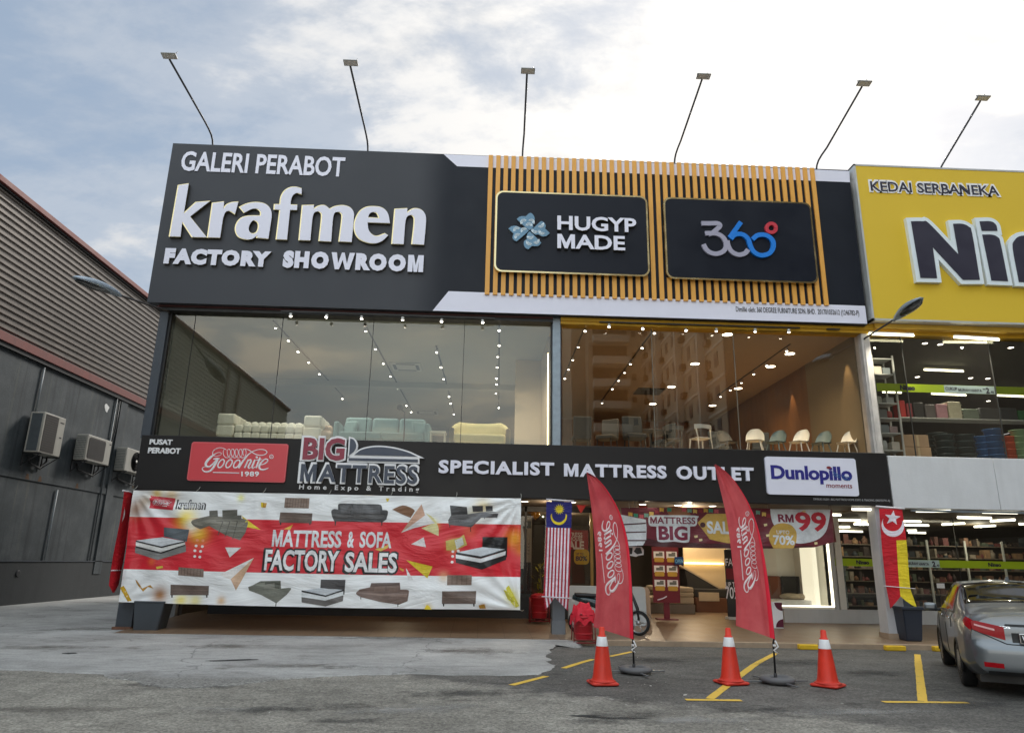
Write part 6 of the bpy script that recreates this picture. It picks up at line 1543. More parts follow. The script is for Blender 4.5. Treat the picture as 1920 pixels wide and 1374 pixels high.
def rearf(x, z, off=0.0):
    w = .76; b = max(0, 1-(x/w)**2)
    bm_ = 1/(1+exp((z-.66)*45))*1/(1+exp((.30-z)*40))
    return Vector((x, -2.2-(.05*b+.055*bm_*min(1, b*5) - .03*min(1, b*4)*(1/(1+exp(-(z-.92)*30))))-off, z))
c0 = [cpt(-2.2, 7*j/NSS) for j in range(NSS+1)]
for j in range(NSS):
    prev = None
    for k in range(25):
        t = k/24; a_ = m._v(rearf(c0[j].x*(1-2*t), c0[j].z)); b_ = m._v(rearf(c0[j+1].x*(1-2*t), c0[j+1].z))
        if prev: m.face([prev[0], a_, b_, prev[1]], True)
        prev = (a_, b_)
fr = [m._v(cpt(2.18, 7*j/NSS)) for j in range(NSS+1)] + [m._v(cpt(2.18, 7*j/NSS, 0, 1)) for j in range(NSS-1, -1, -1)]; m.face(fr)
m.build('body', CAR)
m = MB(CBLK); m.xf = CMX; m.box(-.70, .70, -2.05, 2.0, .17, .62); m.build('underbody', CAR)
m = MB(CBLK); m.xf = CMX
for s_ in (-1, 1):
    for a in AX: m.tube([Vector((s_*.842, a+.34*cos(t), .31+.34*sin(t))) for t in [pi*(-.07)+pi*1.14*k/20 for k in range(21)]], .022, 6)
m.build('wheel_arch', CAR)
for s_ in (-1, 1):
    for a in AX:
        c = CMX @ Vector((s_*.755, a, RW)); r = thing('wheel', '', '', c); del r['label']; del r['category']
        r.parent = CAR; r.matrix_parent_inverse = Matrix.Translation(-CO)
        ax = Matrix.Translation(c) @ Matrix.Rotation(-TH, 4, 'Z') @ Matrix.Rotation(pi/2*s_, 4, 'Y')
        m = MB(RUB); w = .19; m.lathe([(.20, -w*.5), (.27, -w*.5), (.295, -w*.38), (RW, -w*.2), (RW, w*.2), (.295, w*.38), (.27, w*.5), (.20, w*.48)], (0, 0, 0), 32, ax); o = m.build('tyre', None); o.parent = r; o.matrix_parent_inverse = Matrix.Translation(-c)
        m = MB(ALU); m.lathe([(.20, w*.48), (.19, w*.3), (.17, w*.2), (.05, w*.3), (0, w*.34)], (0, 0, 0), 30, ax); m.use(CBLK)
        for k in range(5):
            m.xf = ax; t = 2*pi*k/5; m.mesh([(.07*cos(t-.25), .07*sin(t-.25), w*.37), (.175*cos(t-.32), .175*sin(t-.32), w*.27), (.175*cos(t+.32), .175*sin(t+.32), w*.27), (.07*cos(t+.25), .07*sin(t+.25), w*.37)], [(0, 1, 2, 3)]); m.xf = None
        o = m.build('rim', None); o.parent = r; o.matrix_parent_inverse = Matrix.Translation(-c)
# glass
m = MB(CGLASS); m.xf = CMX
m.grid(lambda u, v: cpt(-1.36+.64*v, 5.15+1.85*u, .006, -1), 16, 12); m.grid(lambda u, v: cpt(-1.36+.64*v, 5.15+1.85*u, .006, 1), 16, 12); m.build('rear_window', CAR)
for s_ in (-1, 1):
    m = MB(CGLASS); m.xf = CMX
    m.grid(lambda u, v: cpt(-.98+(1.85-.35*v)*u+.28*v, 4.12+.95*v*(1-.0*u), .006, s_), 20, 8); m.build('side_window', CAR)
    m = MB(CPAINT); m.xf = CMX; m.grid(lambda u, v: cpt(.0+.05*u, 4.1+1.0*v, .009, s_), 1, 8); m.use(CBLK); m.grid(lambda u, v: cpt(-1.0+2.0*u, 4.02+.1*v, .008, s_), 16, 1); m.build('pillar', CAR)
m = MB(CGLASS); m.xf = CMX; m.grid(lambda u, v: cpt(.55+.62*v, 5.1+1.9*u, .006, -1), 12, 10); m.grid(lambda u, v: cpt(.55+.62*v, 5.1+1.9*u, .006, 1), 12, 10); m.build('windscreen', CAR)
# rear lamps: face part and wrap-round part
for s_ in (-1, 1):
    m = MB(TAILR); m.xf = CMX
    def tl(u, v, off=.008):
        x = .735-.36*u; zt_, zb_ = .965-.075*u, .845-.12*u**.8; z = zb_+(zt_-zb_)*v
        z = min(z, .96-.3*max(0, x-.70))
        return rearf(s_*x, z, off)
    m.grid(tl, 14, 6)
    def wrap(u, v): 
        y = -2.195+.26*u; z0_, z1_ = 3.15+.55*u, 4.35-.1*u
        return cpt(y, z0_+(z1_-z0_)*v, .008, s_)
    m.grid(wrap, 8, 6); m.use(TAILC); m.grid(lambda u, v: tl(.08+.62*u, .52+.16*v, .012), 10, 2); m.build('tail_light', CAR)
    m = MB(TAILR); m.xf = CMX; m.grid(lambda u, v: rearf(s_*(.66-.22*u), .385+.06*v-.01*u, .006), 6, 2); m.build('reflector', CAR)
    m = MB(CPAINT); m.xf = CMX; m.cbox((s_*.98, .74, 1.0), (.2, .12, .13), 0, .04); m.use(CBLK); m.cbox((s_*.87, .78, .95), (.1, .05, .05), 0, .01); m.build('mirror', CAR)
    m = MB(CHR); m.xf = CMX
    for y in (-.72, .28): p = cpt(y, 3.1, .02, s_); m.cbox(p, (.025, .17, .025), 0, .008)
    m.build('door_handle', CAR)
    m = MB(CBLK); m.xf = CMX
    for y in (-.05, .95): m.tube([cpt(y, q/4, .002, s_) for q in range(4, 17)], .005, 5)
    m.tube([cpt(-.85-.0*q, q/4, .002, s_) for q in range(10, 17)], .005, 5); m.build('door_gap', CAR)
m = MB(CBLK); m.xf = CMX
m.tube([rearf(x, .675+.17*max(0, (abs(x)-.36)/.38)**1.0, .003) for x in [-.74+1.48*k/24 for k in range(25)]], .007, 5)
m.grid(lambda u, v: rearf(-.62+1.24*u, .285+.05*v, .004), 12, 2); m.build('panel_gap', CAR)
m = MB(CPAINT); m.xf = CMX; m.grid(lambda u, v: rearf(-.36+.72*u, .90+.03*sin(pi*v)+.0*u, .012+.018*sin(pi*v)), 16, 6); m.build('garnish', CAR)
m = MB(CBLK); m.xf = CMX; m.grid(lambda u, v: rearf(-.30+.60*u, .70+.12*v, .004), 12, 4); m.build('plate_recess', CAR)
m = MB(CHR); m.xf = CMX; m.box(-.225, .225, -2.30, -2.285, .69, .82, .006); m.use(CBLK); m.box(-.212, .212, -2.304, -2.3005, .703, .807)
m.use(WHT); raw = text_raw('W', .03); fm = fit_map(raw, -.195, .718, -.11, .795, 0); put_raw(m, raw, lambda x, y, z: Vector((fm(x, y, z).x, -2.306, fm(x, y, z).z)), WHT); m.build('number_plate', CAR)
m = MB(CHR); m.xf = CMX; raw = text_raw('VIOS', .02, .0); fm = fit_map(raw, -.46, .872, -.30, .902, 0); put_raw(m, raw, lambda x, y, z: rearf(fm(x, y, z).x, fm(x, y, z).z, .006), CHR); m.build('badge', CAR)
m = MB(CPAINT); m.xf = CMX; m.mesh([(-.035, -.62, 1.46), (.035, -.62, 1.46), (.02, -.44, 1.468), (-.02, -.44, 1.468), (-.012, -.63, 1.53), (.012, -.63, 1.53)], [(0, 1, 5, 4), (1, 2, 5), (2, 3, 4, 5), (3, 0, 4)]); m.build('antenna', CAR)
# ------------------------------------------------------------------ lights inside the upper showroom
BULB = E('spot_bulb', (1, .93, .80, 1), 7); BULBW = E('warm_downlight', (1, .86, .62, 1), 9); TUBE = E('tube_lamp', (1, .97, .66, 1), 3.0); BLKSP = M('spot_housing', rgb(200, 200, 196), .5, .05, 6)
TRZ = CEIL-.05
def track(label, pts, z=TRZ, rail=True):
    """lighting track with its spotlights; pts are photo positions of the lit heads on the ceiling"""
    q = [P(x, y, 2, z-.10) for x, y in pts]
    root = thing('lighting_track', label, 'track light', (q[0].x, q[0].y, z), 'lighting tracks on the showroom ceiling')
    if rail:
        a, b = q[0], q[-1]; d = (b-a); d.z = 0
        m = MB(BLACKST); e0 = Vector((a.x, a.y, z))-d.normalized()*.25; e1 = Vector((b.x, b.y, z))+d.normalized()*.3
        n = Vector((-d.y, d.x, 0)).normalized()*.02
        m.mesh([e0-n, e0+n, e1+n, e1-n, e0-n+Vector((0, 0, .03)), e0+n+Vector((0, 0, .03)), e1+n+Vector((0, 0, .03)), e1-n+Vector((0, 0, .03))], [(0, 1, 2, 3), (4, 7, 6, 5), (0, 4, 5, 1), (2, 6, 7, 3), (0, 3, 7, 4), (1, 5, 6, 2)]); m.build('rail', root)
    for p in q:
        rx_, rz_ = rnd(-.5, .1), rnd(-.6, .6)
        A = Matrix.Translation(p) @ Matrix.Rotation(rz_, 4, 'Z') @ Matrix.Rotation(rx_, 4, 'X')
        m = MB(BLKSP); m.lathe([(.034, -.02), (.04, .02), (.036, .065), (.016, .075)], (0, 0, 0), 12, A); m.use(BULB); m.lathe([(0, -.028), (.030, -.025), (.035, -.018)], (0, 0, 0), 12, A)
        m.build('spotlight', root)
    return root
track('track of white spotlights running along the front edge of the left showroom window', [(545, 592), (612, 594), (678, 597), (755, 599), (828, 602), (905, 604)])
track('track of white spotlights slanting toward the left window joint above the cream sofa', [(517, 614), (541, 638), (559, 659), (579, 679), (599, 701), (642, 747)])
track('track of white spotlights running back above the teal sofa, beside the ceiling vent', [(686, 620), (704, 654), (719, 681), (732, 705), (745, 728), (762, 760), (771, 772)])
track('track of white spotlights running back between the ceiling vent and the yellow sofa', [(819, 660), (827, 688), (832, 710), (838, 729), (842, 743), (845, 756), (851, 776)])
track('track of white spotlights running straight back above the yellow sofa', [(936, 619), (936, 647), (933, 668), (932, 688), (931, 709), (931, 720), (930, 737), (935, 764)])
track('few white spotlights at the far left of the left showroom window', [(347, 652), (376, 673), (411, 696), (481, 742)])
track('few white spotlights low at the far left behind the cream sofa', [(325, 761), (382, 750), (370, 783)], rail=False)
track('track of white spotlights at the left edge of the right showroom window', [(1097, 620), (1084, 650), (1074, 674), (1066, 692), (1059, 709)])
track('track of white spotlights along the front edge of the right showroom window', [(1142, 612), (1205, 616), (1286, 619), (1343, 620), (1416, 621), (1479, 622)])
track('track of white spotlights slanting back over the dark dining chairs', [(1227, 624), (1204, 652), (1182, 682), (1171, 698), (1160, 713), (1148, 729), (1129, 755)])
track('track of white spotlights slanting back over the pale shell chairs', [(1475, 657), (1437, 685), (1413, 701), (1390, 717), (1369, 731), (1351, 743)])
dl = [((1364, 627), 'large round downlight at the front of the right window, left of its glass joint'), ((1481, 663), 'large round downlight right of the slanting track, nearest the timber wall'), ((1445, 687), 'large round downlight behind the one nearest the timber wall'), ((1384, 728), 'large round downlight just beyond the right window joint'),
      ((1336, 760), 'large round downlight deepest in the right showroom'), ((1303, 682), 'large round downlight in the middle of the right window'), ((1259, 725), 'large round downlight left of centre, near the dark ceiling vent'), ((1224, 757), 'dim round downlight behind the dark ceiling vent')]
for (x, y), lb in dl:
    c = P(x, y, 2, CEIL-.04); r = thing('downlight', lb, 'downlight', c, 'round downlights in the showroom ceiling')
    m = MB(WHITEP); m.lathe([(.13, .0), (.135, -.008), (.155, -.008), (.158, .002)], c, 22); m.build('trim_ring', r)
    m = MB(BULBW); m.disc(c+Vector((0, 0, -.006)), .132, (0, 0, -1), 20); m.build('lamp', r)
for (x, y, lb, mt) in ((762, 688, 'white ceiling cassette vent above the teal sofa', WHITEP), (800, 773, 'second ceiling cassette vent deeper in the left showroom', WHITEP), (1217, 734, 'dark ceiling cassette vent in the right showroom', BLACKST)):
    c = P(x, y, 2, CEIL-.05); r = thing('ceiling_vent', lb, 'ceiling vent', c, 'ceiling cassette vents')
    m = MB(M('vent_frame', rgb(160, 162, 158), .6, .05, 4) if mt is WHITEP else mt); m.box(c.x-.48, c.x+.48, c.y-.48, c.y+.48, c.z-.012, c.z+.02, .006); m.build('frame', r)
    m = MB(M('vent_slot', rgb(70, 74, 72), .7, .1, 4))
    for s_ in (-1, 1): m.box(c.x-.3, c.x+.3, c.y+s_*.36-.05, c.y+s_*.36+.05, c.z-.016, c.z-.0125); m.box(c.x+s_*.36-.05, c.x+s_*.36+.05, c.y-.3, c.y+.3, c.z-.0165, c.z-.0125)
    m.build('slot', r)
# real light from the lit heads
for x, y in ((545, 620), (700, 650), (830, 690), (935, 640), (935, 720), (760, 760)):
    p = P(x, y, 2, TRZ-.2); lamp('track_spot_light', p, 140, (1, .93, .84), .05, 130, p+Vector((0, .25, -1)), .9)
for x, y, e in ((1097, 640, 40), (1205, 650, 40), (1300, 640, 48), (1425, 660, 60), (1475, 650, 55), (1390, 717, 60), (1250, 740, 50)):
    p = P(x, y, 2, TRZ-.2); lamp('track_spot_light', p, e*1.7, (1, .76, .48), .05, 130, p+Vector((0, .25, -1)), .9)
for x, y, ty in ((1560, 640, 1560), (1462, 700, 1462)):
    p = P(x, y, 0, XR-.55); lamp('wall_washer', (XR-.45, p.y, CEIL-.15), 75, (1, .66, .34), .04, 40, (XR-.2, p.y+.1, 4.8))

# ------------------------------------------------------------------ sofas in the left window
def up(px, py, Y): return P(px, py, 1, Y)
CREAM = M('cream_boucle', rgb(206, 204, 188), .9, .06, 8, .35, 50); TEALF = M('teal_fabric', rgb(116, 142, 140), .9, .06, 8, .25, 60); MUST = M('mustard_fabric', rgb(196, 184, 126), .9, .06, 8, .25, 60); TAUPE = M('taupe_fabric', rgb(172, 150, 126), .9, .06, 8)
Y = 18.35; a, b = up(402, 800, Y), up(600, 800, Y)
S = thing('sofa', 'cream sofa of square tufted blocks in the left showroom window', 'sofa', ((a.x+b.x)/2, Y, FL2)); w = (b.x-a.x)
m = MB(CREAM); n = 8; x0, x1 = a.x+.46, b.x-.46
for k in range(n):
    u0, u1 = x0+(x1-x0)*k/n, x0+(x1-x0)*(k+1)/n
    for z0, z1 in ((FL2, 4.53), (4.53, 4.74), (4.74, 4.94)): m.box(u0, u1, Y+.12, Y+.55, z0, z1, .05, 3)
m.build('seat', S)
m = MB(CREAM)
for k in range(9):
    u0, u1 = x0+(x1-x0)*k/9, x0+(x1-x0)*(k+1)/9; m.box(u0, u1, Y+.75, Y+1.05, 4.6, 5.14, .07, 3)
m.build('backrest', S)
for u0, u1 in ((a.x, a.x+.46), (b.x-.46, b.x)):
    m = MB(CREAM)
    for z0, z1 in ((FL2, 4.62), (4.62, 4.92), (4.92, 5.22)):
        for k in range(3): m.box(u0, u1, Y+.1+.36*k, Y+.1+.36*(k+1), z0, z1, .055, 3)
    m.build('armrest', S)
m = MB(TAUPE); c = up(609, 805, 18.8); m.cbox((c.x, 18.8, 4.62), (.42, .5, .5), .3, .12); m.cbox((c.x+.02, 19.0, 4.86), (.3, .16, .4), .3, .07); tag(m.build('armchair'), 'small taupe armchair between the cream and teal sofas', 'armchair')
Y = 18.4; a, b = up(625, 800, Y), up(806, 800, Y)
S = thing('sofa', 'teal three-seat sofa with loose back cushions in the left showroom window', 'sofa', ((a.x+b.x)/2, Y, FL2))
m = MB(TEALF)
for k in range(2): m.box(a.x+.14+(b.x-a.x-.28)*k/2, a.x+.14+(b.x-a.x-.28)*(k+1)/2, Y, Y+.8, 4.62, 4.82, .05, 3)
m.box(a.x+.05, b.x-.05, Y+.03, Y+.9, FL2+.06, 4.62, .03); m.build('seat', S)
for k in range(3):
    m = MB(TEALF); u0, u1 = a.x+.16+(b.x-a.x-.32)*k/3, a.x+.16+(b.x-a.x-.32)*(k+1)/3; m.cbox(((u0+u1)/2, Y+.72, 5.06), (u1-u0-.01, .22, .52), rnd(-.03, .03), .08, -.16); m.build('back_cushion', S)
for x in (a.x, b.x-.14):
    m = MB(TEALF); m.box(x, x+.14, Y, Y+.95, FL2+.05, 5.08, .05, 3); m.build('armrest', S)
m = MB(TEALF); m.cbox((b.x-.32, Y+.45, 5.0), (.42, .14, .40), .5, .07, -.3); m.cbox((a.x+.36, Y+.5, 4.99), (.40, .14, .40), -.4, .07, -.3); m.build('cushion', S)
Y = 18.4; a, b = up(842, 800, Y), up(958, 800, Y); cx_ = (a.x+b.x)/2; hw = (b.x-a.x)/2
S = thing('sofa', 'mustard yellow rounded two-seat sofa in the left showroom window', 'sofa', (cx_, Y, FL2))
m = MB(MUST); m.box(a.x+.13, b.x-.13, Y-.02, Y+.7, 4.58, 4.84, .07, 3); m.box(a.x+.06, b.x-.06, Y+.04, Y+.85, FL2+.08, 4.6, .05, 3); m.build('seat', S)
m = MB(MUST)
def arcw(t, v):
    an = pi*(1.0+t) if False else pi*t
    x = cx_-hw*cos(an)*1.0; y = Y+.22+.72*sin(an)**.7; top = 4.98+.24*min(1, sin(an)*1.5)
    return x, y, top
for inner in (0,):
    def sh(u, v):
        x, y, top = arcw(u, 0); k = v
        if k < .45: f = k/.45; return Vector((x+(cx_-x)*.0, y, FL2+.1+(top-FL2-.1)*f))
        if k < .55: f = (k-.45)/.1; return Vector((x+(cx_-x)*.16*f, y-.10*f, top+.05*sin(pi*f)))
        f = (k-.55)/.45; return Vector((x+(cx_-x)*.16, y-.10, top-(top-4.5)*f))
    m.grid(sh, 30, 20)
m.build('backrest', S)
m = MB(M('pale_wood', rgb(206, 196, 172), .5, .1, 4))
c = up(823, 800, 18.7); m.box(c.x-.22, c.x+.2, 18.5, 18.9, 4.84, 4.90, .008)
for sx in (-.19, .17):
    for sy in (18.53, 18.87): m.box(c.x+sx-.02, c.x+sx+.02, sy-.02, sy+.02, FL2, 4.84)
m.box(c.x-.2, c.x+.18, 18.52, 18.88, 4.52, 4.56); tag(m.build('side_table'), 'pale wooden side table between the teal and yellow sofas', 'side table')
FLm = thing('floor_lamp', 'black floor lamp with a small round shade in front of the teal sofa', 'lamp', (up(757, 825, 17.95).x, 17.95, FL2))
MBK = M('matte_black', rgb(10, 10, 10), .8, .05, 6, spec=.1)
m = MB(MBK); bx_ = up(757, 825, 17.95).x; tx = up(750, 764, 17.95)
m.lathe([(.13, 0), (.13, .02), (.01, .03)], (bx_, 17.95, FL2), 16); m.tube([(bx_, 17.95, FL2), (bx_+.0, 17.95, FL2+.55), (bx_-.02, 17.95, tx.z-.12), (tx.x, 17.95, tx.z)], .018, 7); m.build('stem', FLm)
m = MB(MBK); m.ball((tx.x, 17.95, tx.z), .085, 1, 1, .9); m.build('shade', FLm)

# ------------------------------------------------------------------ chairs in the right window
CW = M('chair_white', rgb(238, 240, 234), .45, .04, 4); CT = M('chair_teal', rgb(112, 134, 138), .5, .05, 4); CG = M('chair_grey', rgb(92, 92, 88), .6, .05, 4); CD = M('chair_dark', rgb(52, 60, 66), .8, .08, 8, .2, 30); CDL = M('chair_dark_leg', rgb(36, 36, 38), .5, .08, 6)
def leg(p0, p1, r0, r1, mat, root):
    m = MB(mat); m.tube([p0, p1], [r0, r1], 7); m.build('leg', root)
def shell_chair():
    r = thing('shell_chair', '', 'chair', (0, 0, 0), 'chairs lined up in the right showroom window')
    m = MB(CW)
    def surf(u, v, off):
        a = (u-.5)*pi*1.05; t = v
        if t < .5: f = t*2; y = -.20+.40*f; z = .46-.02*sin(pi*f)+.03*abs(u-.5)**2*4*f; x = .235*(u-.5)*2*(.92+.08*f)*(1-.25*(1-f)**3)
        else: f = (t-.5)*2; y = .20+.06*f+.05*sin(pi/2*f); z = .46+.36*f; x = .235*(u-.5)*2*(1-.35*f**4)*(1.0); y -= .13*abs(2*u-1)**2*(1-.3*f); z -= .06*abs(2*u-1)**3*f
        return Vector((x, y, z+off if t < .5 else z))+Vector((0, off if t >= .5 else 0, 0))
    m.grid(lambda u, v: surf(u, v, 0), 12, 22); m.grid(lambda u, v: surf(u, v, -.022) if v < .5 else surf(u, v, .022), 12, 22); m.build('seat_shell', r)
    for sx in (-1, 1):
        for sy in (-1, 1): leg((sx*.14, sy*.12, .45), (sx*.225, sy*.21, 0), .018, .011, CW, r)
    return r
def open_chair():
    r = thing('open_back_chair', '', 'chair', (0, 0, 0), 'chairs lined up in the right showroom window')
    m = MB(CW); m.cbox((0, 0, .455), (.42, .40, .028), 0, .012); m.build('seat', r)
    m = MB(CW); pts = [(.26*sin(a), .17+.10*cos(a)-.02, .76+.0*a) for a in [-1.5+3.0*k/14 for k in range(15)]]
    m.grid(lambda u, v: Vector((.27*sin(-1.45+2.9*u), .10+.13*cos(-1.45+2.9*u), .70+.10*v-.03*abs(2*u-1)**2*(1-v))), 18, 3); m.grid(lambda u, v: Vector((.25*sin(-1.45+2.9*u), .09+.115*cos(-1.45+2.9*u), .70+.10*v-.03*abs(2*u-1)**2*(1-v))), 18, 3); m.build('backrest', r)
    for sx in (-1, 1):
        leg((sx*.225, .13, .72), (sx*.20, .17, .44), .02, .018, CW, r); leg((sx*.20, .17, .45), (sx*.225, .21, 0), .018, .012, CW, r); leg((sx*.19, -.17, .45), (sx*.225, -.21, 0), .02, .012, CW, r)
    return r
def dining_chair():
    r = thing('upholstered_chair', '', 'chair', (0, 0, 0), 'chairs lined up in the right showroom window')
    m = MB(CD); m.cbox((0, 0, .44), (.48, .46, .12), 0, .04); m.build('seat', r)
    m = MB(CD); m.cbox((0, .22, .72), (.48, .09, .52), 0, .035, -.12); m.build('backrest', r)
    for sx in (-1, 1):
        for sy in (-1, 1): leg((sx*.19, sy*.18, .4), (sx*.21, sy*.21, 0), .018, .011, CDL, r)
    return r
SHC, OPC, DNC = shell_chair(), open_chair(), dining_chair()
used = set()
def place(proto, px, Y, rz, label, mat=None, base=None, sc=1.0):
    x = P(px, 815, 1, Y).x
    if proto.name not in used: used.add(proto.name); o = proto; later.append((o, (x, Y, FL2), rz, label, mat, base)); return
    o = dup(proto, (x, Y, FL2), rz, label)
    if sc != 1.0: o.scale = (sc,)*3
    if mat:
        recolor(o, base, mat)
later = []
place(SHC, 1414, 18.2, -.5, 'white shell chair left of the row, just right of the glass joint')
place(SHC, 1365, 18.5, .35, 'grey shell chair left of the glass joint, beside the white open-back chair', CG, CW)
place(SHC, 1453, 18.35, -.9, 'teal grey shell chair between the first two white shell chairs', CT, CW)
place(SHC, 1496, 18.2, -1.0, 'white shell chair in the middle of the row between two teal ones')
place(SHC, 1537, 18.35, -1.05, 'teal grey shell chair next to the rightmost white one', CT, CW)
place(SHC, 1585, 18.2, -1.1, 'white shell chair at the right end of the row')
place(OPC, 1313, 18.1, pi+.35, 'white open-back chair standing alone in the middle of the right window')
place(OPC, 1262, 18.4, pi-.2, 'dark grey open-back chair left of the white one', CG, CW)
place(DNC, 1090, 18.4, pi, 'dark blue grey quilted dining chair at the left edge of the right window')
place(DNC, 1138, 18.25, -.6, 'charcoal dining chair with a pale back edge, second from the left', CG, CD)
place(DNC, 1190, 18.3, .05, 'tall dark winged dining chair turned away from the glass', None, None, 1.12)
place(DNC, 1243, 18.8, -1.2, 'dark side-on dining chair behind the grey open-back chair')
place(DNC, 1350, 19.6, .2, 'dark dining chair in the second row behind the grey shell chair')
place(DNC, 1425, 19.6, -.4, 'dark dining chair in the second row behind the white shell chair')
for o, loc, rz, lb, mat, base in later:
    o.location = loc; o.rotation_euler = (0, 0, rz); o['label'] = lb
    if mat: recolor(o, base, mat)
TB = thing('dining_table', 'dark round dining table among the charcoal chairs', 'table', (P(1220, 805, 1, 19.0).x, 19.0, FL2))
c = TB.location; m = MB(CDL); m.lathe([(.55, .72), (.56, .735), (.55, .75)], c, 28); m.build('tabletop', TB)
m = MB(CDL); m.lathe([(.26, 0), (.26, .02), (.04, .04), (.035, .72)], c, 18); m.build('pedestal', TB)

# ------------------------------------------------------------------ variety store, upper floor
RACKM = M('white_shelf_metal', rgb(206, 210, 206), .45, .06, 5)
def strip_sign(nm, px0, px1, yt0, yb0, Y, label, words):
    a, b = P(px0, yt0, 1, Y), P(px0, yb0, 1, Y); x1 = P(px1, yb0, 1, Y).x
    r = thing('window_strip', label, 'sign', (a.x, Y, b.z)); LIME = M('lime_vinyl', rgb(172, 200, 24), .6, .05, 3)
    m = MB(LIME); m.box(a.x, x1, Y, Y+.006, b.z, a.z); m.build('band', r)
    m = MB(M('pale_blue_vinyl', rgb(190, 214, 216), .6, .05, 3))
    for w in words:
        if w[0] == '#': q0, q1 = P(w[1], yb0, 1, Y).x, P(w[2], yb0, 1, Y).x; m.box(q0, q1, Y-.003, Y, b.z+.004, a.z-.004)
    m.use(INK)
    for w in words:
        if w[0] != '#':
            q0, q1 = P(w[1], yb0, 1, Y).x, P(w[2], yb0, 1, Y).x; hh = a.z-b.z; raw = text_raw(w[0], w[4] if len(w) > 4 else .03)
            lo, hi = w[3]; put_raw(m, raw, fit_map(raw, q0, b.z+hh*lo, q1, b.z+hh*hi, Y-.006), INK)
    m.build('lettering', r)
strip_sign('a', 1643, 2120, 718, 733, GY+.10, 'bright lime green sticker strip across the upper store window', [('#', 1771, 1865), ('Ninso', 1688, 1716, (.2, .84), .07), ('CUKUP', 1773, 1795, (.35, .75)), ('MURAH', 1797, 1818, (.25, .62)), ('HANYA', 1820, 1841, (.22, .6)), ('RM', 1843, 1847, (.5, .7)), ('2', 1848, 1855, (.08, .8), .05), ('.40', 1856, 1863, (.12, .42))])
strip_sign('b', 1557, 2120, 1046, 1060, SF+.04, 'lime green sticker strip across the ground floor store window', [('#', 1700, 1762), ('Ninso', 1606, 1630, (.25, .8), .05), ('MURAH', 1703, 1721, (.3, .7)), ('HANYA', 1723, 1742, (.25, .65)), ('2', 1748, 1754, (.1, .85), .05), ('.40', 1755, 1761, (.12, .45)), ('Ninso', 1853, 1877, (.25, .8), .05)])
def rack(label, x0, x1, y0, y1, z0, zs, goods=None, parts=True):
    r = thing('shelf_rack', label, 'shelf', ((x0+x1)/2, y0, z0)); ztop = zs[-1]
    for x in (x0, x1):
        for y in (y0, y1): m = MB(RACKM); m.box(x-.02, x+.02, y-.02, y+.02, z0, ztop+.08); m.build('post', r)
    for z in zs: m = MB(RACKM); m.box(x0+.02, x1-.02, y0-.01, y1+.01, z-.03, z); m.build('shelf', r)
    return r
x0 = P(1645, 760, 1, 17.9).x; x1 = P(1684, 760, 1, 17.9).x
zs = [P(1665, y, 1, 17.9).z for y in (843, 811, 783, 755, 701, 672)]
rack('tall narrow white metal rack beside the rusty white window post', x0, x1, 17.9, 18.35, FL2, zs)
PKG = [M('pack_%d' % i, rgb(*c), .6, .12, 6) for i, c in enumerate([(190, 196, 196), (206, 200, 188), (120, 130, 134), (170, 150, 150), (96, 100, 100), (150, 60, 56), (200, 206, 200)])]
pk = 0
for zi, z in enumerate(zs[:-1]):
    for k in range(2):
        m = MB(PKG[(zi*2+k) % 7]); xx = x0+.06+(x1-x0-.1)*k/2; h_ = [.26, .22, .24, .2, .22][zi]*(1-.15*k)
        if (zi+k) % 3 == 0: m.lathe([(.075, 0), (.09, h_*.7), (.07, h_), (.03, h_+.02), (0, h_+.02)], (xx+.1, 18.1, z), 14)
        else: m.box(xx, xx+(x1-x0)/2-.07, 17.95, 18.25, z, z+h_, .012)
        tag(m.build('packaged_goods'), '%s item on the %s shelf of the narrow white rack' % (['left-hand', 'right-hand'][k], ['lowest', 'second', 'third', 'fourth', 'fifth'][zi]), 'package', 'goods on the narrow white rack')
BXM = M('cardboard', rgb(166, 138, 108), .8, .07, 3, stain=.1)
a, b = up(1690, 830, 18.1), up(1744, 830, 18.1)
for k, (z0, z1, lb) in enumerate(((FL2, 4.72, 'lower brown cardboard box of two stacked behind the store window'), (4.725, 5.05, 'upper brown cardboard box of two stacked behind the store window'))):
    r = thing('cardboard_box', lb, 'box', ((a.x+b.x)/2, 18.1, z0)); m = MB(BXM); m.box(a.x+.02*k, b.x-.03*k, 18.1, 18.7, z0, z1, .008); m.build('carton', r)
    m = MB(M('packing_tape', rgb(196, 176, 140), .3, .05, 5)); x = (a.x+b.x)/2+.06; m.box(x-.03, x+.03, 18.097, 18.0995, z0+.01, z1-.01); m.build('tape', r)
def tub(mat):
    r = thing('plastic_basin', '', 'basin', (0, 0, 0)); m = MB(mat); m.lathe([(.19, 0), (.235, .19), (.262, .195), (.265, .215), (.25, .22), (.225, .2), (.18, .02), (0, .02)], seg=26); m.build('bowl', r)
    return r
TBC = {'dark green': M('basin_dark', rgb(34, 54, 56), .35, .06, 5), 'blue': M('basin_blue', rgb(30, 92, 148), .35, .06, 5), 'orange': M('basin_orange', rgb(206, 96, 66), .35, .06, 5), 'pale green': M('basin_green', rgb(160, 196, 150), .35, .06, 5)}
protoT = {k: tub(v) for k, v in TBC.items()}; usedT = set()
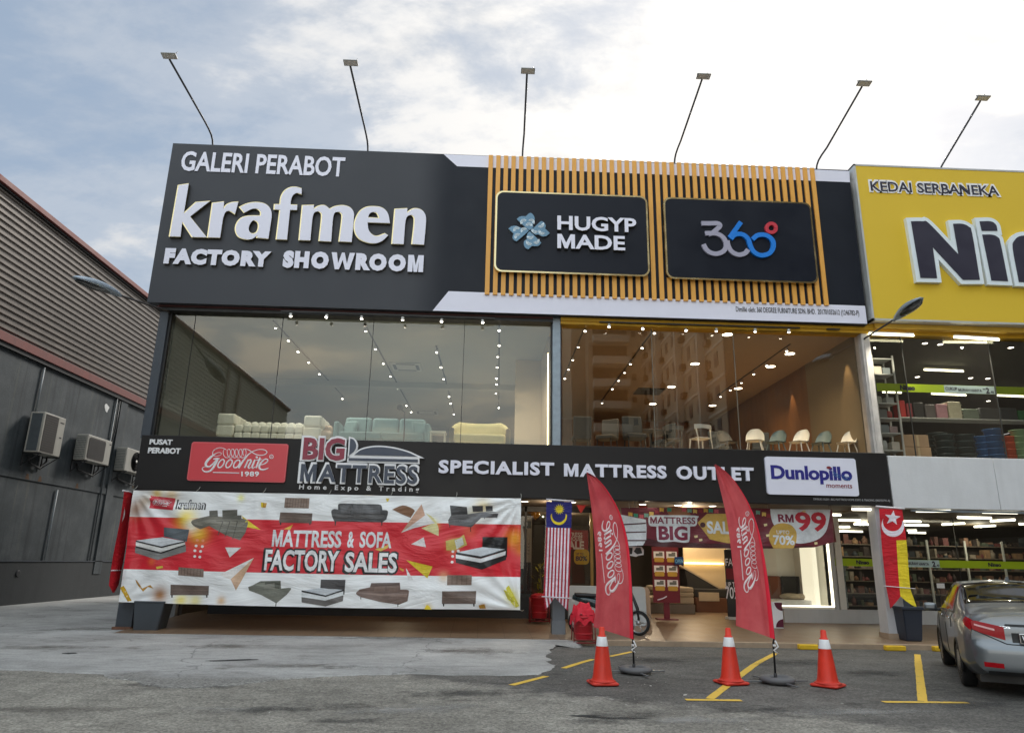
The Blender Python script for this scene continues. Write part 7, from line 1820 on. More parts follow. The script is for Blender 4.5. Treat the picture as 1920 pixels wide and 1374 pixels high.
def stack(col, px, Y, n, where, scx=1.0):
    x = P(px, 825, 1, Y).x
    for k in range(n):
        lb = '%s plastic basin, %s in the %s' % (col, 'topmost' if k == n-1 else ('lowest' if k == 0 else ['second', 'third', 'fourth', 'fifth'][k-1]+' from the bottom'), where); loc = (x, Y, FL2+.17*k)
        if col not in usedT: usedT.add(col); o = protoT[col]; o.location = loc; o['label'] = lb; o['group'] = 'stacked plastic basins'
        else: o = dup(protoT[col], loc, 0, lb, 'stacked plastic basins')
        o.scale = (scx, scx, 1)
stack('dark green', 1770, 18.2, 4, 'stack next to the cardboard boxes', 1.0); stack('dark green', 1808, 18.15, 4, 'stack left of the blue ones', 1.0); stack('dark green', 1757, 18.9, 5, 'stack behind the cardboard boxes', 1.0)
stack('blue', 1841, 18.3, 4, 'shorter blue stack', .85); stack('blue', 1863, 18.12, 5, 'taller blue stack', .92); stack('orange', 1889, 18.2, 4, 'orange stack', .72); stack('pale green', 1912, 18.12, 5, 'pale green stack', .86)
x0, x1 = P(1688, 785, 1, 19.6).x, P(1960, 785, 1, 19.6).x
rack('long cream shelf unit running behind the stacked basins', x0, x1, 19.6, 20.1, FL2, [4.75, P(1750, 783, 1, 19.6).z])
zt2 = P(1750, 783, 1, 19.6).z; x = x0+.05; k = 0
gl_ = [('red', (180, 40, 40), .5, .2), ('red and blue', (140, 52, 60), .42, .2), ('black', (40, 42, 44), .45, .34), ('grey', (96, 92, 92), .4, .34), ('pink spotted', (186, 140, 150), .42, .36), ('stacked cream', (206, 202, 176), .5, .42), ('pale green', (132, 146, 130), .3, .5), ('dark grey crate', (62, 66, 66), .34, .6), ('second dark crate', (58, 64, 66), .36, .55), ('bright green', (30, 110, 60), .3, .3), ('grey tote', (84, 88, 88), .34, .6)]
for nm, c_, h_, w_ in gl_:
    m = MB(M('goods_'+nm.replace(' ', '_'), rgb(*c_), .6, .15, 8)); m.box(x, x+w_-.03, 19.62, 20.0, zt2, zt2+h_, .03)
    if 'cream' in nm or 'green' == nm[-5:]:
        for q in range(4): m.box(x-.012, x+w_-.018, 19.61, 20.01, zt2+h_*(q+1)/5-.01, zt2+h_*(q+1)/5+.01)
    tag(m.build('packaged_goods'), nm+' household goods on top of the long cream shelf', 'goods', 'goods on the long cream shelf'); x += w_
for i, (nm, px, c_) in enumerate((('white roll', 1835, (220, 220, 214)), ('cream roll', 1846, (206, 200, 184)), ('grey roll', 1857, (190, 200, 206)), ('teal jug', 1774, (40, 92, 100)))):
    xx = P(px, 800, 1, 19.3).x; m = MB(M('goods_'+nm.replace(' ', '_'), rgb(*c_), .5, .08, 6)); m.lathe([(.09, 0), (.1, .3), (.09, .34), (0, .34)], (xx, 19.3, 4.76), 16); tag(m.build('household_container'), nm+' standing on the lower board behind the basins', 'container')
# tube lights
def tubelight(p0, p1, z, label, grp, emat=TUBE):
    a, b = P(*p0, 2, z), P(*p1, 2, z); d = (b-a); d.z = 0; c = (a+b)/2
    r = thing('tube_light', label, 'tube light', c, grp); L = max(.3, d.length)
    m = MB(emat); m.tube([a, b], .03, 8); m.build('tube', r)
    m = MB(WHITEP); ang = atan2(d.y, d.x); m.cbox((c.x, c.y, c.z+.05), (L, .07, .035), ang, .005); m.build('batten', r)
TZ = CEIL-.12
for i, (p0, p1, lb) in enumerate([((1629, 626), (1713, 629), 'behind the street lamp arm'), ((1789, 632), (1873, 637), 'at the front edge, right of the street lamp'), ((1733, 693), (1806, 696), 'alone in the middle of the window'), ((1655, 735), (1690, 736), 'just under the left end of the green strip'), ((1747, 738), (1811, 741), 'just under the pale blue lettering'), ((1868, 741), (1935, 744), 'under the green strip at the right edge')]):
    tubelight(p0, p1, TZ, 'lit tube light in the upper store, ' + lb, 'tube lights in the upper store')
for i, (x, y) in enumerate([(1734, 643), (1763, 645), (1895, 651), (1720, 706), (1820, 708), (1852, 709), (1853, 751)]):
    c = P(x, y, 2, CEIL-.02); r = thing('downlight', 'small downlight on the upper store ceiling, ' + ['left one of the front pair', 'right one of the front pair', 'near the right edge', 'left of the lone tube', 'right of the lone tube', 'farthest right behind the tube', 'below the green strip'][i], 'downlight', c, 'small downlights in the upper store')
    m = MB(WHITEP); m.lathe([(.06, 0), (.085, -.02), (.09, .0)], c, 16); m.build('trim_ring', r); m = MB(BULB); m.disc(c+Vector((0, 0, -.015)), .065); m.build('lamp', r)
for x, y in ((1680, 630), (1830, 640), (1770, 695)):
    p = P(x, y, 2, TZ-.12); lamp('store_tube_light', p, 150, (1, .95, .78), .06, 140, p+Vector((0, .2, -1)), .9)

# ------------------------------------------------------------------ variety store, ground floor
z2_ = lambda x, y: (1530+x/4.58, 920+y/4.58); z5_ = lambda x, y: (1660+x/5.72, 900+y/5.72)
tb = [(z5_(330, 330), z5_(700, 331)), (z5_(1040, 342), z5_(1415, 350)), (z5_(775, 400), z5_(1135, 407)), (z5_(192, 440), z5_(382, 444)), (z5_(210, 480), z5_(465, 485)), (z5_(610, 475), z5_(850, 462)), (z5_(955, 498), z5_(1180, 487)), (z5_(1130, 438), z5_(1390, 424)), (z5_(1430, 470), z5_(1640, 468)), (z5_(235, 540), z5_(335, 538)), (z5_(250, 562), z5_(432, 566)),
      (z2_(310, 158), z2_(510, 160)), (z2_(190, 250), z2_(382, 252)), (z2_(325, 286), z2_(520, 288)), (z2_(140, 205), z2_(212, 207)), (z2_(145, 310), z2_(292, 310)), (z2_(150, 345), z2_(400, 350))]
wh = ['nearest the glass right of the state flag', 'nearest the glass above the car roof', 'second row, middle', 'just right of the flag crescent, upper one', 'just right of the flag crescent, long one', 'third row, middle', 'third row, above the car antenna', 'second row, slanting at the right', 'at the right edge of the photo', 'deep in beside the flag, upper short one', 'deep in beside the flag, lower one',
      'front row left of the state flag', 'second row left of the state flag', 'third row touching the left edge of the flag', 'short one beside the sale banner corner', 'low one beside the sale banner ruffle', 'lowest one left of the state flag']
TUBE2 = E('tube_lamp_far', (1, .95, .74, 1), 2.4)
for (p0, p1), lb in zip(tb, wh): tubelight(p0, p1, 3.02, 'lit tube light in the lower store, ' + lb, 'tube lights in the ground floor store', TUBE2)
cols = [(120, 84, 60), (150, 120, 90), (96, 60, 52), (70, 76, 60), (130, 100, 84), (60, 52, 50), (86, 96, 84), (110, 60, 60), (140, 130, 116), (52, 60, 66)]
GD_ = [M('shelf_goods_%d' % i, rgb(*c), .7, .3, 9) for i, c in enumerate(cols)]
xs_ = [P(px, 1050, 1, 24.5).x for px in (1560, 1640, 1741, 1812, 1882, 1960)]
for i, (x0, x1) in enumerate(zip(xs_, xs_[1:])):
    r = thing('display_rack', 'dark rack of small goods in the lower store, ' + ['behind the shoe boxes at the left', 'behind the state flag', 'right of the state flag', 'above the car roof', 'at the far right'][i], 'shelf', ((x0+x1)/2, 24.5, FIN), 'display racks in the ground floor store')
    m = MB(M('rack_back', rgb(48, 42, 38), .8, .1, 3)); m.box(x0, x1, 24.85, 24.9, FIN, 2.55); m.build('back_panel', r)
    for x in (x0, ): m = MB(RACKM); m.box(x-.03, x+.03, 24.45, 24.5, FIN, 2.6); m.build('post', r)
    m = MB(M('rack_shelf', rgb(110, 100, 88), .6, .1, 4))
    for k in range(6): m.box(x0, x1, 24.5, 24.84, .4+.4*k, .43+.4*k)
    m.build('shelf', r)
    m = MB(GD_[0])
    for k in range(6):
        x = x0+.05
        while x < x1-.2:
            w_, h_ = rnd(.08, .24), rnd(.10, .33); m.use(GD_[int(rnd(0, 9.99))]); q = rnd(0, 1); zz = .43+.4*k
            if q < .12: pass
            elif q < .45: m.lathe([(w_*.42, 0), (w_*.44, h_*.6), (w_*.18, h_*.8), (w_*.18, h_), (0, h_)], (x+w_*.5, 24.62+rnd(-.04, .04), zz), 8)
            elif q < .6: m.box(x, x+w_*.9, 24.54, 24.8, zz, zz+h_*.45); m.use(GD_[int(rnd(0, 9.99))]); m.box(x+.02, x+w_*.85, 24.56, 24.8, zz+h_*.45, zz+h_*.8)
            else: m.cbox((x+w_*.46, 24.66+rnd(-.03, .03), zz+h_/2), (w_*.88, .26, h_), rnd(-.12, .12), 0, 0, rnd(-.05, .05))
            x += w_
    o = m.build('goods', r); o['kind'] = 'stuff'
for i, (px, c_, lb) in enumerate(((1813, (190, 50, 86), 'pink plastic tub on the low display, left one of two'), (1829, (176, 44, 78), 'pink plastic tub on the low display, right one of two'), (1897, (120, 150, 130), 'pale green tub on the low display at the right'))):
    c = P(px, 1098, 1, 23.6); m = MB(M('tub_%d' % i, rgb(*c_), .4, .06, 5)); m.lathe([(.12, 0), (.16, .2), (.17, .21), (.15, .2), (.11, .02), (0, .02)], (c.x, 23.6, c.z-.12), 20); tag(m.build('plastic_tub'), lb, 'tub')
m = MB(M('shop_table', rgb(84, 70, 58), .6, .1, 3)); c = P(1860, 1112, 1, 23.6); m.box(xs_[2], xs_[5], 23.3, 24.1, FIN, c.z-.1, .02); tag(m.build('display_table'), 'low dark display table behind the car roof in the ground floor store', 'table')
a, b = P(*z5_(562, 1105), 1, SF-.02), P(*z5_(652, 1158), 1, SF-.02); m = MB(WHT); m.box(a.x, b.x, SF+.03, SF+.04, b.z, a.z); tag(m.build('paper_notice'), 'blank white paper notice stuck on the store window above the car mirror', 'notice')
# shoe-box stack by the display window
x0, x1 = P(1561, 1080, 1, SF+.5).x, P(1583, 1080, 1, SF+.5).x
for k in range(9):
    m = MB(M('shoe_box_%d' % (k % 3), rgb(*[(150, 156, 156), (176, 178, 176), (120, 132, 128)][k % 3]), .7, .08, 6)); z = LOWZ+.02+.145*k; m.box(x0+rnd(0, .03), x1+rnd(-.02, .02), SF+.4, SF+.8, z, z+.14, .006); tag(m.build('storage_box'), 'grey storage box in the stack right of the lit display window, ' + ['lowest', 'second from the bottom', 'third from the bottom', 'fourth from the bottom', 'middle one', 'fourth from the top', 'third from the top', 'second from the top', 'topmost'][k], 'box', 'storage boxes stacked by the display window')

# ------------------------------------------------------------------ mattress shop, ground floor
for i, (x, y) in enumerate([(984, 939.5), (1073, 941), (1081, 935.5), (1205, 945), (1222, 939), (1271, 946.5), (1336, 948)]):
    c = P(x, y, 2, 3.12); r = thing('downlight', 'round walkway downlight under the black sign, ' + ['right of the furniture banner', 'at the national flag corner, lower one', 'at the national flag corner, upper one', 'above the sale banner left end', 'behind the first above the sale banner', 'above the word BIG', 'left of the second feather flag'][i], 'downlight', c, 'walkway downlights')
    m = MB(WHITEP); m.lathe([(.09, 0), (.11, -.012), (.115, .0)], c, 18); m.build('trim_ring', r); m = MB(BULB); m.disc(c+Vector((0, 0, -.01)), .088); m.build('lamp', r)
for x, y, z, e in ((1.9, 18.6, 2.98, 26), (5.6, 19.2, 2.98, 34), (-3, 19.4, 2.98, 10), (5.4, 23.6, 2.9, 60), (7.2, 25.0, 2.9, 40), (9.0, 22.9, 2.9, 45), (2.6, 23.0, 2.9, 22), (-2.5, 24, 2.9, 16)):
    lamp('downlight_source', (x, y, z), e, (1, .80, .55), .05)
for x, y, e in ((12.5, 23.2, 32), (16.5, 23.4, 32), (14, 27.5, 14)): lamp('ground_store_tube', (x, y, 2.85), e, (1, .9, .68), .06)
# sale banner
SBY = 17.62
SB = thing('sale_banner', 'maroon mattress sale banner with white price cloud hung across the shop entrance', 'banner', (P(1360, 1028, 1, SBY).x, SBY, 2.0))
MARO = mat_cloth('maroon_vinyl', None, rgb(112, 40, 52), .5, .45); 
def z11(pts): return px_loop(pts, SBY, 1180, 920, 4.8)
def sbw(co): return Vector((co.x, co.y-(.018*sin(3.1*co.x+4*co.z)+.012*sin(8*co.x-5*co.z)), co.z))
def sflat(mm, pts, lay, mat): 
    mm.use(mat); Y_ = SBY-.003*lay; q = px_loop(pts, Y_, 1180, 920, 4.8); flat(mm, smooth_loop(q, 4), Y_, mat)
SW, SGL, SLT, SDK = [mat_cloth(n, None, c, .5, .45) for n, c in (('sale_white', rgb(222, 226, 230)), ('sale_gold', rgb(206, 168, 84)), ('sale_pale_gold', rgb(232, 214, 160)), ('sale_dark', rgb(74, 30, 36)))]
m = MB(MARO)
sflat(m, [(-75, 150), (860, 152), (1320, 160), (1820, 168), (1842, 460), (1660, 508), (1300, 518), (700, 516), (300, 505), (-60, 470)], 0, MARO)
sflat(m, [(-60, 380), (300, 455), (900, 480), (1300, 500), (1660, 490), (1640, 506), (1300, 516), (700, 514), (300, 503), (-58, 468)], .5, SDK)
sflat(m, [(330, 160, 1), (480, 150, 1), (560, 250, 1), (480, 420, 1), (420, 300, 1)], .5, mat_cloth('sale_brown', None, rgb(150, 96, 60), .5, .45))
m.tess(.13); m.warp(sbw); m.build('cloth', SB)
m = MB(SW)
sflat(m, [(-120, 205), (150, 258), (155, 330), (150, 440), (120, 490), (-60, 495, 1), (-120, 470)], 1, SW)
for k in range(3): sflat(m, [(-110, 300+70*k), (148, 285+78*k), (148, 296+78*k), (-110, 312+70*k)], 2, SDK)
sflat(m, [(195, 218), (590, 222, 1), (610, 250, 1), (600, 310, 1), (545, 320), (545, 430, 1), (520, 465, 1), (400, 455), (280, 460, 1), (250, 430, 1), (245, 320), (185, 312, 1), (172, 270, 1), (178, 230, 1)], 1, SW)
sflat(m, [(612, 285), (700, 205), (890, 205), (930, 250), (960, 470), (880, 470), (720, 435)], 1, SGL)
sflat(m, [(660+24*cos(2*pi*k/12), 306+24*sin(2*pi*k/12), 1) for k in range(12)], 2, SDK)
sflat(m, [(1268, 162), (1808, 168), (1800, 260, 1), (1770, 370, 1), (1690, 440, 1), (1560, 472, 1), (1480, 465, 1), (1380, 420, 1), (1300, 310, 1), (1275, 240, 1)], 1, SW)
sflat(m, [(1300, 310, 1), (1380, 290, 1), (1460, 310, 1), (1502, 370, 1), (1500, 450), (1475, 516), (1300, 518), (1262, 450, 1), (1256, 380, 1)], 2, SGL)
pal = [(214, 170, 70), (60, 150, 120), (196, 80, 90), (120, 170, 150), (226, 190, 100), (150, 50, 60)]
bun = [(10, 205), (60, 215), (110, 225), (155, 215), (200, 200), (250, 190), (290, 165), (360, 165), (490, 165), (540, 172), (590, 178), (640, 175), (690, 170), (735, 172), (785, 178), (1155, 190), (1210, 205), (1255, 220)]
for k, (x, y) in enumerate(bun): sflat(m, [(x-20, y-14), (x+20, y-10), (x+18, y+26), (x, y+18), (x-18, y+24)], 1, mat_cloth('bunting_%d' % (k % 6), None, rgb(*pal[k % 6]), .4, .5) if ('bunting_%d' % (k % 6)) not in _M else _M['bunting_%d' % (k % 6)])
for x, y in ((1225, 305), (1245, 400), (1575, 185), (1680, 470), (600, 410), (640, 440)): sflat(m, [(x-16, y-8), (x+14, y-12), (x+16, y+8), (x-10, y+14)], 3, SLT)
def st(s_, x0, y0, x1, y1, mat, bold, lay=3):
    p0, p1 = (1180+x0/4.8, 920+y0/4.8), (1180+x1/4.8, 920+y1/4.8); sign_text(m, s_, p0, p1, SBY-.003*lay, mat, bold, 0)
MRL = mat_cloth('sale_maroon_letter', None, rgb(132, 44, 70), .4, .5); RDL = mat_cloth('sale_red_letter', None, rgb(196, 44, 60), .4, .5)
st('MATTRESS', 190, 292, 592, 240, MRL, .02); st('BIG', 268, 442, 522, 318, MRL, .04); st('SALE', 698, 385, 960, 275, SW, .035); st('RM', 1338, 280, 1478, 212, MRL, .03); st('99', 1505, 362, 1768, 192, RDL, .03); st('UPTO', 1322, 388, 1438, 355, SW, .02, 4); st('70%', 1296, 485, 1480, 400, SW, .03, 4)
m.tess(.13); m.warp(sbw); m.build('print', SB)
m = MB(MARO); q0, q1 = z11([(1815, 170)])[0], z11([(1845, 460)])[0]
m.grid(lambda u, v: Vector((q0[0]+.02+(q1[0]-q0[0])*v+.03*v, SBY+.05*sin(4*2*pi*u)*(.3+.7*v)+.25*u, q0[1]+(q1[1]-q0[1])*v)), 40, 8); m.build('ruffle', SB)
m = MB(_M['pale_rope'])
for px in (1180, 1300, 1440, 1556): q = P(px, 953, 1, SBY); m = MB(_M['pale_rope']); m.tube([(q.x, SBY, q.z), (q.x, SBY+.03, 3.14)], .008, 5); m.build('rope', SB)
# hanging cut-out under the banner
CQ = thing('hanging_sign', 'black cut-out sign with white edge hanging under the mattress end of the sale banner', 'sign', (P(1193, 1040, 1, 18.0).x, 18.0, 2.0))
m = MB(WHT); lp = px_loop([(-20, 500), (110, 500), (130, 530), (128, 575), (80, 582), (60, 592), (0, 580), (-20, 560)], 18.0, 1180, 920, 4.8); flat(m, lp, 18.0, WHT, .008, WHT); m.build('edge', CQ)
m = MB(BLK); flat(m, px_loop([(-15, 508), (30, 512), (24, 568), (-15, 572)], 17.99, 1180, 920, 4.8), 17.988, BLK); flat(m, px_loop([(60, 510), (100, 510), (118, 560), (70, 570), (40, 545)], 17.99, 1180, 920, 4.8), 17.988, BLK); m.build('figure', CQ)
m = MB(_M['pale_rope']); q = P(1193, 1026, 1, 18.0); m.tube([(q.x, 18.0, q.z-.04), (q.x, 18.0, 3.14)], .006, 5); m.build('cord', CQ)
# poster stand with six product pictures
MRP = M('maroon_poster', rgb(112, 26, 40), .45, .1, 3); PYE = 20.6
a, b = P(1222, 1028, 1, PYE), P(1276, 1130, 1, PYE)
PS = thing('poster_stand', 'tall maroon poster with six furniture pictures standing in the shop entrance', 'poster', ((a.x+b.x)/2, PYE, FIN))
m = MB(MRP); m.box(a.x, b.x, PYE, PYE+.04, b.z, a.z+.05); m.box(a.x+.3, b.x-.3, PYE+.04, PYE+.1, FIN, b.z+.2); m.box(a.x+.1, b.x-.1, PYE-.1, PYE+.3, FIN, FIN+.03); m.build('board', PS)
m = MB(WHT); W_ = b.x-a.x; H_ = a.z-b.z
YTG = M('gold_tag', rgb(200, 160, 60), .5, .1, 4); GRS = M('grey_product', rgb(110, 112, 108), .6, .2, 9)
for i in range(3):
    for j in range(2):
        x0 = a.x+W_*(.06+.48*j); z1 = a.z-H_*(.05+.265*i); m.use(WHT); m.box(x0, x0+W_*.40, PYE-.004, PYE-.001, z1-H_*.13, z1); m.use(YTG); m.prism(rrect(x0+W_*.02, x0+W_*.38, z1-H_*.20, z1-H_*.115, .03), 0, .003, mpY(PYE-.005))
        m.use(GRS); m.box(x0+W_*.08, x0+W_*.34, PYE-.0075, PYE-.0045, z1-H_*.09, z1-H_*.04); m.box(x0+W_*.20, x0+W_*.34, PYE-.0075, PYE-.0045, z1-H_*.039, z1-H_*.015)
m.use(LAV); stroke(m, [(a.x+W_*.15, b.z+H_*.05), (a.x+W_*.35, b.z+H_*.08), (a.x+W_*.5, b.z+H_*.12)], .03, lambda u, v, d: Vector((u, PYE-.003-d, v)), .003, 3); m.build('picture', PS)
OS = thing('open_sign', 'small blue sign reading OPEN hanging beside the maroon poster', 'sign', (P(1273, 1051, 1, 20.5).x, 20.5, 1.8))
a, b = P(1264.5, 1043.5, 1, 20.5), P(1282.5, 1058, 1, 20.5); m = MB(M('open_blue', rgb(24, 70, 130), .4, .1, 4)); m.box(a.x, b.x, 20.5, 20.52, b.z, a.z, .01); m.build('board', OS)
m = MB(WHT); sign_text(m, 'OPEN', (1266, 1055), (1281, 1048), 20.495, M('open_letter', rgb(120, 180, 220), .4), .02, 0); m.build('lettering', OS)
m = MB(POLEM); m.tube([((a.x+b.x)/2, 20.51, a.z), ((a.x+b.x)/2, 20.51, 3.1)], .006, 5); m.build('cord', OS)
# promotion standees, posters and cards
ST_ = thing('promotion_standee', 'tall black standee with white lettering in the entrance beside the right feather flag', 'standee', (P(1364, 1100, 1, 21.2).x, 21.2, FIN))
a, b = P(1358, 1030, 1, 21.2), P(1385, 1158, 1, 21.2); m = MB(BLK); m.box(a.x, b.x, 21.2, 21.24, b.z, a.z, .004); m.use(MRP); zz_ = a.z-(a.z-b.z)*.44; m.box(a.x+.015, b.x-.01, 21.195, 21.1985, zz_, a.z-(a.z-b.z)*.28); m.use(GREYLOW); m.box(a.x-.02, b.x+.02, 21.1, 21.4, FIN, b.z+.03); m.build('board', ST_)
for s_, p0, p1 in (('FAIR', (1360.5, 1060), (1384.5, 1047)), ('UP TO', (1361, 1100), (1384.5, 1091)), ('70%', (1361, 1122), (1386, 1100))): m = MB(LAV); sign_text(m, s_, p0, p1, 21.192, LAV, .01); m.build('lettering', ST_)
CRD = thing('display_card', 'white card with maroon quarter circles leaning below the lit display window', 'card', (P(1455, 1150, 1, 19.0).x, 19.0, FLR(19)))
a, b = P(1440, 1128, 1, 19.0), P(1470, 1178, 1, 19.0); m = MB(WHT); m.box(a.x, b.x, 19.0, 19.03, FLR(19), a.z, .004); m.build('board', CRD)
M('plum_print', rgb(92, 24, 50), .5, .08, 4); r_ = (b.x-a.x)*.55
for zc in (a.z-.01, FLR(19)+.02):
    m = MB(_M['plum_print']); m.poly([(b.x-.004, 18.995, zc)] + [(b.x-.004-r_*cos(t), 18.995, (zc-r_*sin(t)) if zc > .5 else zc+r_*sin(t)*1.0) for t in [pi/2*k/10 for k in range(11)]]); m.build('print', CRD)
PO = thing('sale_poster', 'red mattress warehouse sale poster with a yellow 80 percent tag in the shop window', 'poster', (P(1085, 1025, 1, 20.7).x, 20.7, 1.5))
a, b = P(1060, 993, 1, 20.7), P(1103, 1030, 1, 20.7); m = MB(M('poster_red', rgb(140, 34, 38), .5, .08, 3)); m.box(a.x, b.x, 20.7, 20.72, b.z, a.z); m.use(M('poster_yellow', rgb(190, 150, 30), .5, .08, 3)); c0_, c1_ = P(1076, 1029, 1, 20.7), P(1105, 1058, 1, 20.7); m.prism(rrect(c0_.x, c1_.x, c1_.z, c0_.z, .12), 0, .01, mpY(20.694)); m.build('board', PO)
PL_ = M('poster_ink', rgb(206, 190, 180), .5)
for s_, p0, p1, yy, mt, bo in (('MATTRESS', (1046, 1005), (1092, 998), 20.69, PL_, .02), ('WAREHOUSE', (1046, 1013), (1092, 1006), 20.69, PL_, .02), ('SALE', (1058, 1029), (1095, 1014), 20.69, PL_, .04), ('80%', (1079, 1051), (1101, 1042), 20.68, INK, .03), ('UP TO', (1080, 1040), (1094, 1036), 20.68, INK, .02)): m = MB(mt); sign_text(m, s_, p0, p1, yy, mt, bo); m.build('lettering', PO)
SD2 = thing('promotion_standee', 'narrow grey standee with arrows behind the right edge of the furniture banner', 'standee', (P(988, 1040, 1, 20.6).x, 20.6, FIN))
a, b = P(975, 968, 1, 20.6), P(996, 1118, 1, 20.6); m = MB(M('standee_grey', rgb(150, 138, 126), .6, .1, 3)); m.box(a.x, b.x, 20.6, 20.63, FIN, a.z); m.use(BLK); m.box(a.x+.02, b.x-.02, 20.592, 20.598, a.z-.32, a.z-.12); m.box(a.x+.02, b.x-.02, 20.592, 20.598, .6, a.z-1.25); m.build('board', SD2)
m = MB(BLK)
for k in range(4): x = b.x-.09; z = a.z-.72-.09*k; m.poly([(x-.04, 20.594, z), (x, 20.594, z-.05), (x+.04, 20.594, z), (x, 20.594, z-.03)])
m.build('print', SD2)
# balloons and pot plant
for i, (px, py, c_, lb) in enumerate(((993, 950, (206, 120, 30), 'orange balloon at the top left of the balloon cluster'), (1004, 962, (200, 130, 30), 'amber balloon at the bottom of the balloon cluster'), (1012, 949, (196, 170, 40), 'yellow balloon at the right of the balloon cluster'), (1003, 945, (150, 130, 40), 'olive balloon at the back of the balloon cluster'))):
    c = P(px, py, 1, 20.6+.1*i); m = MB(M('balloon_%d' % i, rgb(*c_), .25, .05, 4, coat=.3)); m.ball(c, .14, 1, 1, 1.12); m.lathe([(.0, 0), (.03, .02), (.012, .03)], c+Vector((0, 0, -.19)), 8); tag(m.build('balloon'), lb, 'balloon', 'balloons in the shop window')
PP = thing('potted_plant', 'small potted plant with yellow leaves behind the national flag', 'plant', (P(1013, 1130, 1, 19.9).x, 19.9, FLR(19.9))); c = PP.location
m = MB(DARKLOW); m.lathe([(.13, 0), (.17, .28), (.18, .3), (.15, .28)], c, 18); m.build('pot', PP)
m = MB(M('yellow_green_leaf', rgb(150, 140, 40), .6, .3, 9))
for k in range(46):
    a_ = rnd(0, 2*pi); h_ = rnd(.25, 1.35); r_ = rnd(.05, .28); p = Vector((c.x+r_*cos(a_), c.y+r_*sin(a_)*.6, .3+h_)); t = Vector((cos(a_)*.6, sin(a_)*.6, rnd(-.2, .8))).normalized(); s_ = t.cross(Vector((0, 0, 1))).normalized()*.03
    m.poly([p-t*.1, p+s_, p+t*.12, p-s_])
m.build('leaf', PP)
m = MB(M('plant_stem', rgb(90, 80, 40), .7)); m.tube([(c.x, c.y, .35), (c.x+.02, c.y, 1.0), (c.x-.02, c.y, 1.6)], .02, 6); m.build('stem', PP)
# beds
BEDW = M('bed_beige', rgb(176, 162, 140), .85, .06, 5, .2, 30); BEDG = M('bed_grey', rgb(120, 112, 104), .8, .08, 5); BEDB = M('bed_brown', rgb(92, 58, 40), .5, .12, 4); BEDK = M('bed_charcoal', rgb(42, 42, 44), .8, .08, 5)
YB = 23.2; a, b = P(1208, 1150, 1, YB), P(1303, 1150, 1, YB)
BD = thing('bed', 'beige mattress set on a grey divan base in the shop entrance behind the maroon poster', 'bed', ((a.x+b.x)/2, YB, FIN))
m = MB(BEDW); m.box(a.x+.6, b.x, YB, YB+1.9, .66, .80, .04, 3); m.box(a.x+.5, b.x, YB, YB+1.9, .80, .95, .04, 3); m.box(a.x, b.x, YB, YB+1.9, .45, .655, .04, 3); m.build('mattress', BD)
m = MB(BEDG); m.box(a.x, b.x+.02, YB, YB+1.9, .15, .445, .02); m.build('base', BD)
m = MB(BLACKST); 
for x in (a.x+.15, (a.x+b.x)/2, b.x-.15): m.lathe([(.05, 0), (.06, .14)], (x, YB+.12, FIN), 12)
m.build('foot', BD)
YB = 24.2; a, b = P(1304, 1110, 1, YB), P(1362, 1110, 1, YB)
BD2 = thing('bed', 'brown storage bed with its black mattress platform lifted on a slope', 'bed', ((a.x+b.x)/2, YB, FIN))
m = MB(BEDB); m.box(a.x, b.x+.3, YB, YB+1.9, .08, .62, .03); m.build('base', BD2)
m = MB(BEDW); m.box(a.x+.1, b.x-.25, YB-.015, YB-.002, .5, .78, .01); m.build('drawer_front', BD2)
m = MB(BEDK); m.box(a.x, b.x+.3, YB-.01, YB+1.9, .62, .88, .03); m.build('mattress_base', BD2)
q0, q1 = P(1284, 1066, 1, YB+.6), P(1350, 1103, 1, YB+.6)
m = MB(BLK); m.prism([(q0.x, q0.z), (q1.x, q1.z), (q0.x+.1, q1.z-.05)], 0, 1.2, lambda u, v, d: Vector((u, YB+.6+d, v))); m.use(BEDW); m.prism([(q0.x-.15, q0.z+.13), (q1.x+.05, q1.z+.0), (q1.x+.05, q1.z-.05), (q0.x-.15, q0.z+.07)], 0, 1.2, lambda u, v, d: Vector((u, YB+.58+d, v))); m.build('lifted_platform', BD2)
YB = SF+1.1; a, b = P(1440, 1120, 1, YB), P(1532, 1120, 1, YB)
BD3 = thing('bed', 'bed with a charcoal headboard and white pillows in the lit display window', 'bed', ((a.x+b.x)/2, YB, LOWZ+.06))
zt3 = P(1490, 1080, 1, YB+.4).z; m = MB(BEDK); m.box(P(1467, 1100, 1, YB+.4).x, P(1531, 1100, 1, YB+.4).x, YB+.4, YB+.52, LOWZ+.06, zt3, .03); m.build('headboard', BD3)
m = MB(M('rust_headboard', rgb(120, 74, 54), .8, .1, 4)); m.box(P(1440, 1100, 1, YB+.45).x, P(1465, 1100, 1, YB+.45).x, YB+.45, YB+.52, LOWZ+.06, zt3, .05); m.build('side_headboard', BD3)
m = MB(WHT); m.box(a.x, b.x, YB-.6, YB+.38, LOWZ+.06, LOWZ+.2, .05, 3); m.build('mattress', BD3)
for px, py in ((1483, 1122), (1508, 1123)):
    c = P(px, py, 1, YB+.0); m = MB(BEDW); m.ball((c.x, YB+.0, LOWZ+.28), .3, 1.1, .7, .32, 18, 10); m.build('pillow', BD3)
m = MB(WHT); c = P(1506, 1088, 1, YB+.39); m.box(c.x-.09, c.x+.09, YB+.375, YB+.395, c.z-.12, c.z+.1); m.build('price_card', BD3)
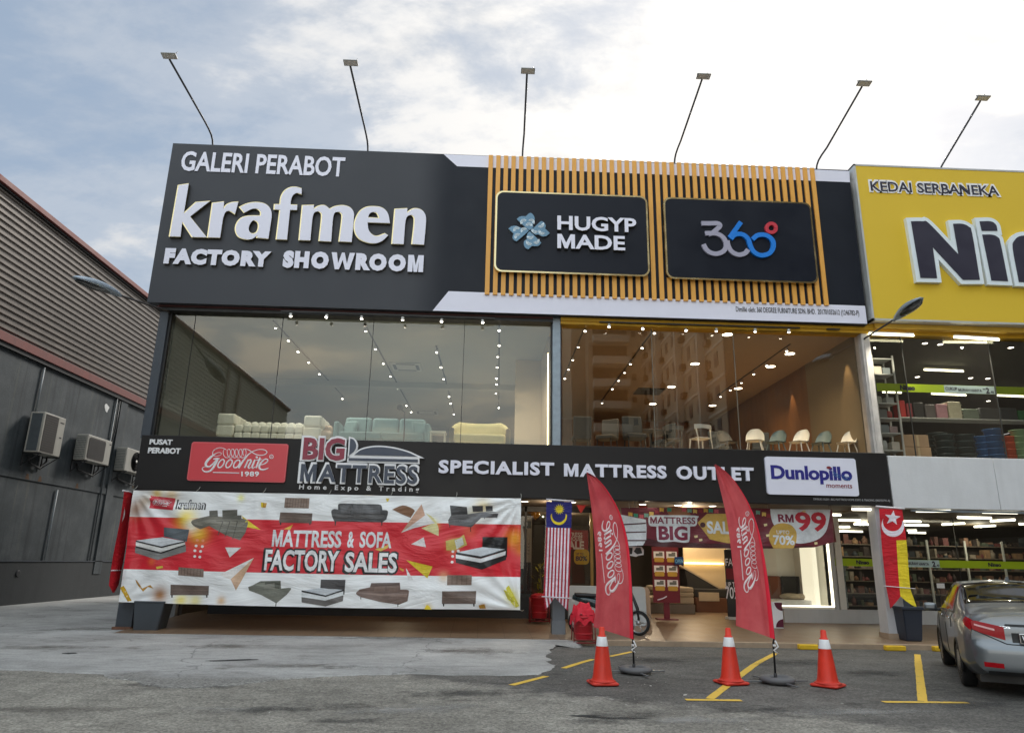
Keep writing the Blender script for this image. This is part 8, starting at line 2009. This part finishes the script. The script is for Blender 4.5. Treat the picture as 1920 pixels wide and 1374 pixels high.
# bunting and ceiling clutter in the entrance
m = MB(M('bunting_red', rgb(150, 36, 40), .7, .1, 5))
for k in range(9):
    px = 1090+k*58; c = P(px, 947+1.2*k+3*sin(k*1.7), 1, 19.4); m.poly([(c.x-.13, 19.4, c.z), (c.x+.13, 19.4, c.z), (c.x+rnd(-.03, .03), 19.38, c.z-.22)])
m.tube([(P(1080, 946, 1, 19.4).x, 19.41, P(1080, 946, 1, 19.4).z), (P(1560, 957, 1, 19.4).x, 19.41, P(1560, 957, 1, 19.4).z+.02)], .006, 5); tag(m.build('bunting'), 'string of small red pennants under the walkway ceiling', 'bunting')
# litter on the forecourt
LITM = M('pale_litter', rgb(206, 204, 196), .8, .1, 12); STN = M('stone_chip', rgb(150, 146, 138), .9, .2, 20)
for i, (px, py, s_) in enumerate(((1285, 1303, .05), (1220, 1286, .03), (1146, 1311, .035), (1118, 1306, .02), (1175, 1322, .025), (505, 1337, .02), (236, 1274, .06), (1400, 1368, .03), (1579, 1319, .02), (1092, 1254, .025))):
    c = P(px, py, 2, .0); z = .014 if (c.y > 11.3 and c.x < 1) else 0
    m = MB(LITM); m.poly(blob(c.x, c.y, s_, s_*.4, rnd(0, 3), z+.008, 9, i+20, .5)); tag(m.build('litter'), 'scrap of pale litter on the forecourt, ' + ['between the first two cones', 'in front of the left flag stand', 'just in front of the left cone base, right one', 'just in front of the left cone base, left one', 'below the left cone on the asphalt', 'on the dark grit in the lower middle', 'on the concrete at the lower left', 'at the bottom edge below the middle cone', 'in front of the rightmost cone', 'beside the broken yellow line'][i], 'litter', 'litter scraps on the forecourt')
m = MB(STN)
for k in range(420):
    px, py = rnd(0, 1400), rnd(1262, 1374)
    if mnoise.noise(Vector((px*.008, py*.03, 2))) < -.05: continue
    c = P(px, py, 2, 0); r_ = rnd(.004, .013)
    if c.y > 11.0: continue
    m.mesh([(c.x-r_, c.y, .0), (c.x, c.y-r_*.8, .0), (c.x+r_, c.y+r_*.2, .0), (c.x, c.y+r_, .0), (c.x, c.y, r_*.9)], [(0, 1, 4), (1, 2, 4), (2, 3, 4), (3, 0, 4)])
o = m.build('gravel'); o['kind'] = 'stuff'; o['label'] = 'loose stone chips scattered over the worn asphalt'; o['category'] = 'gravel'
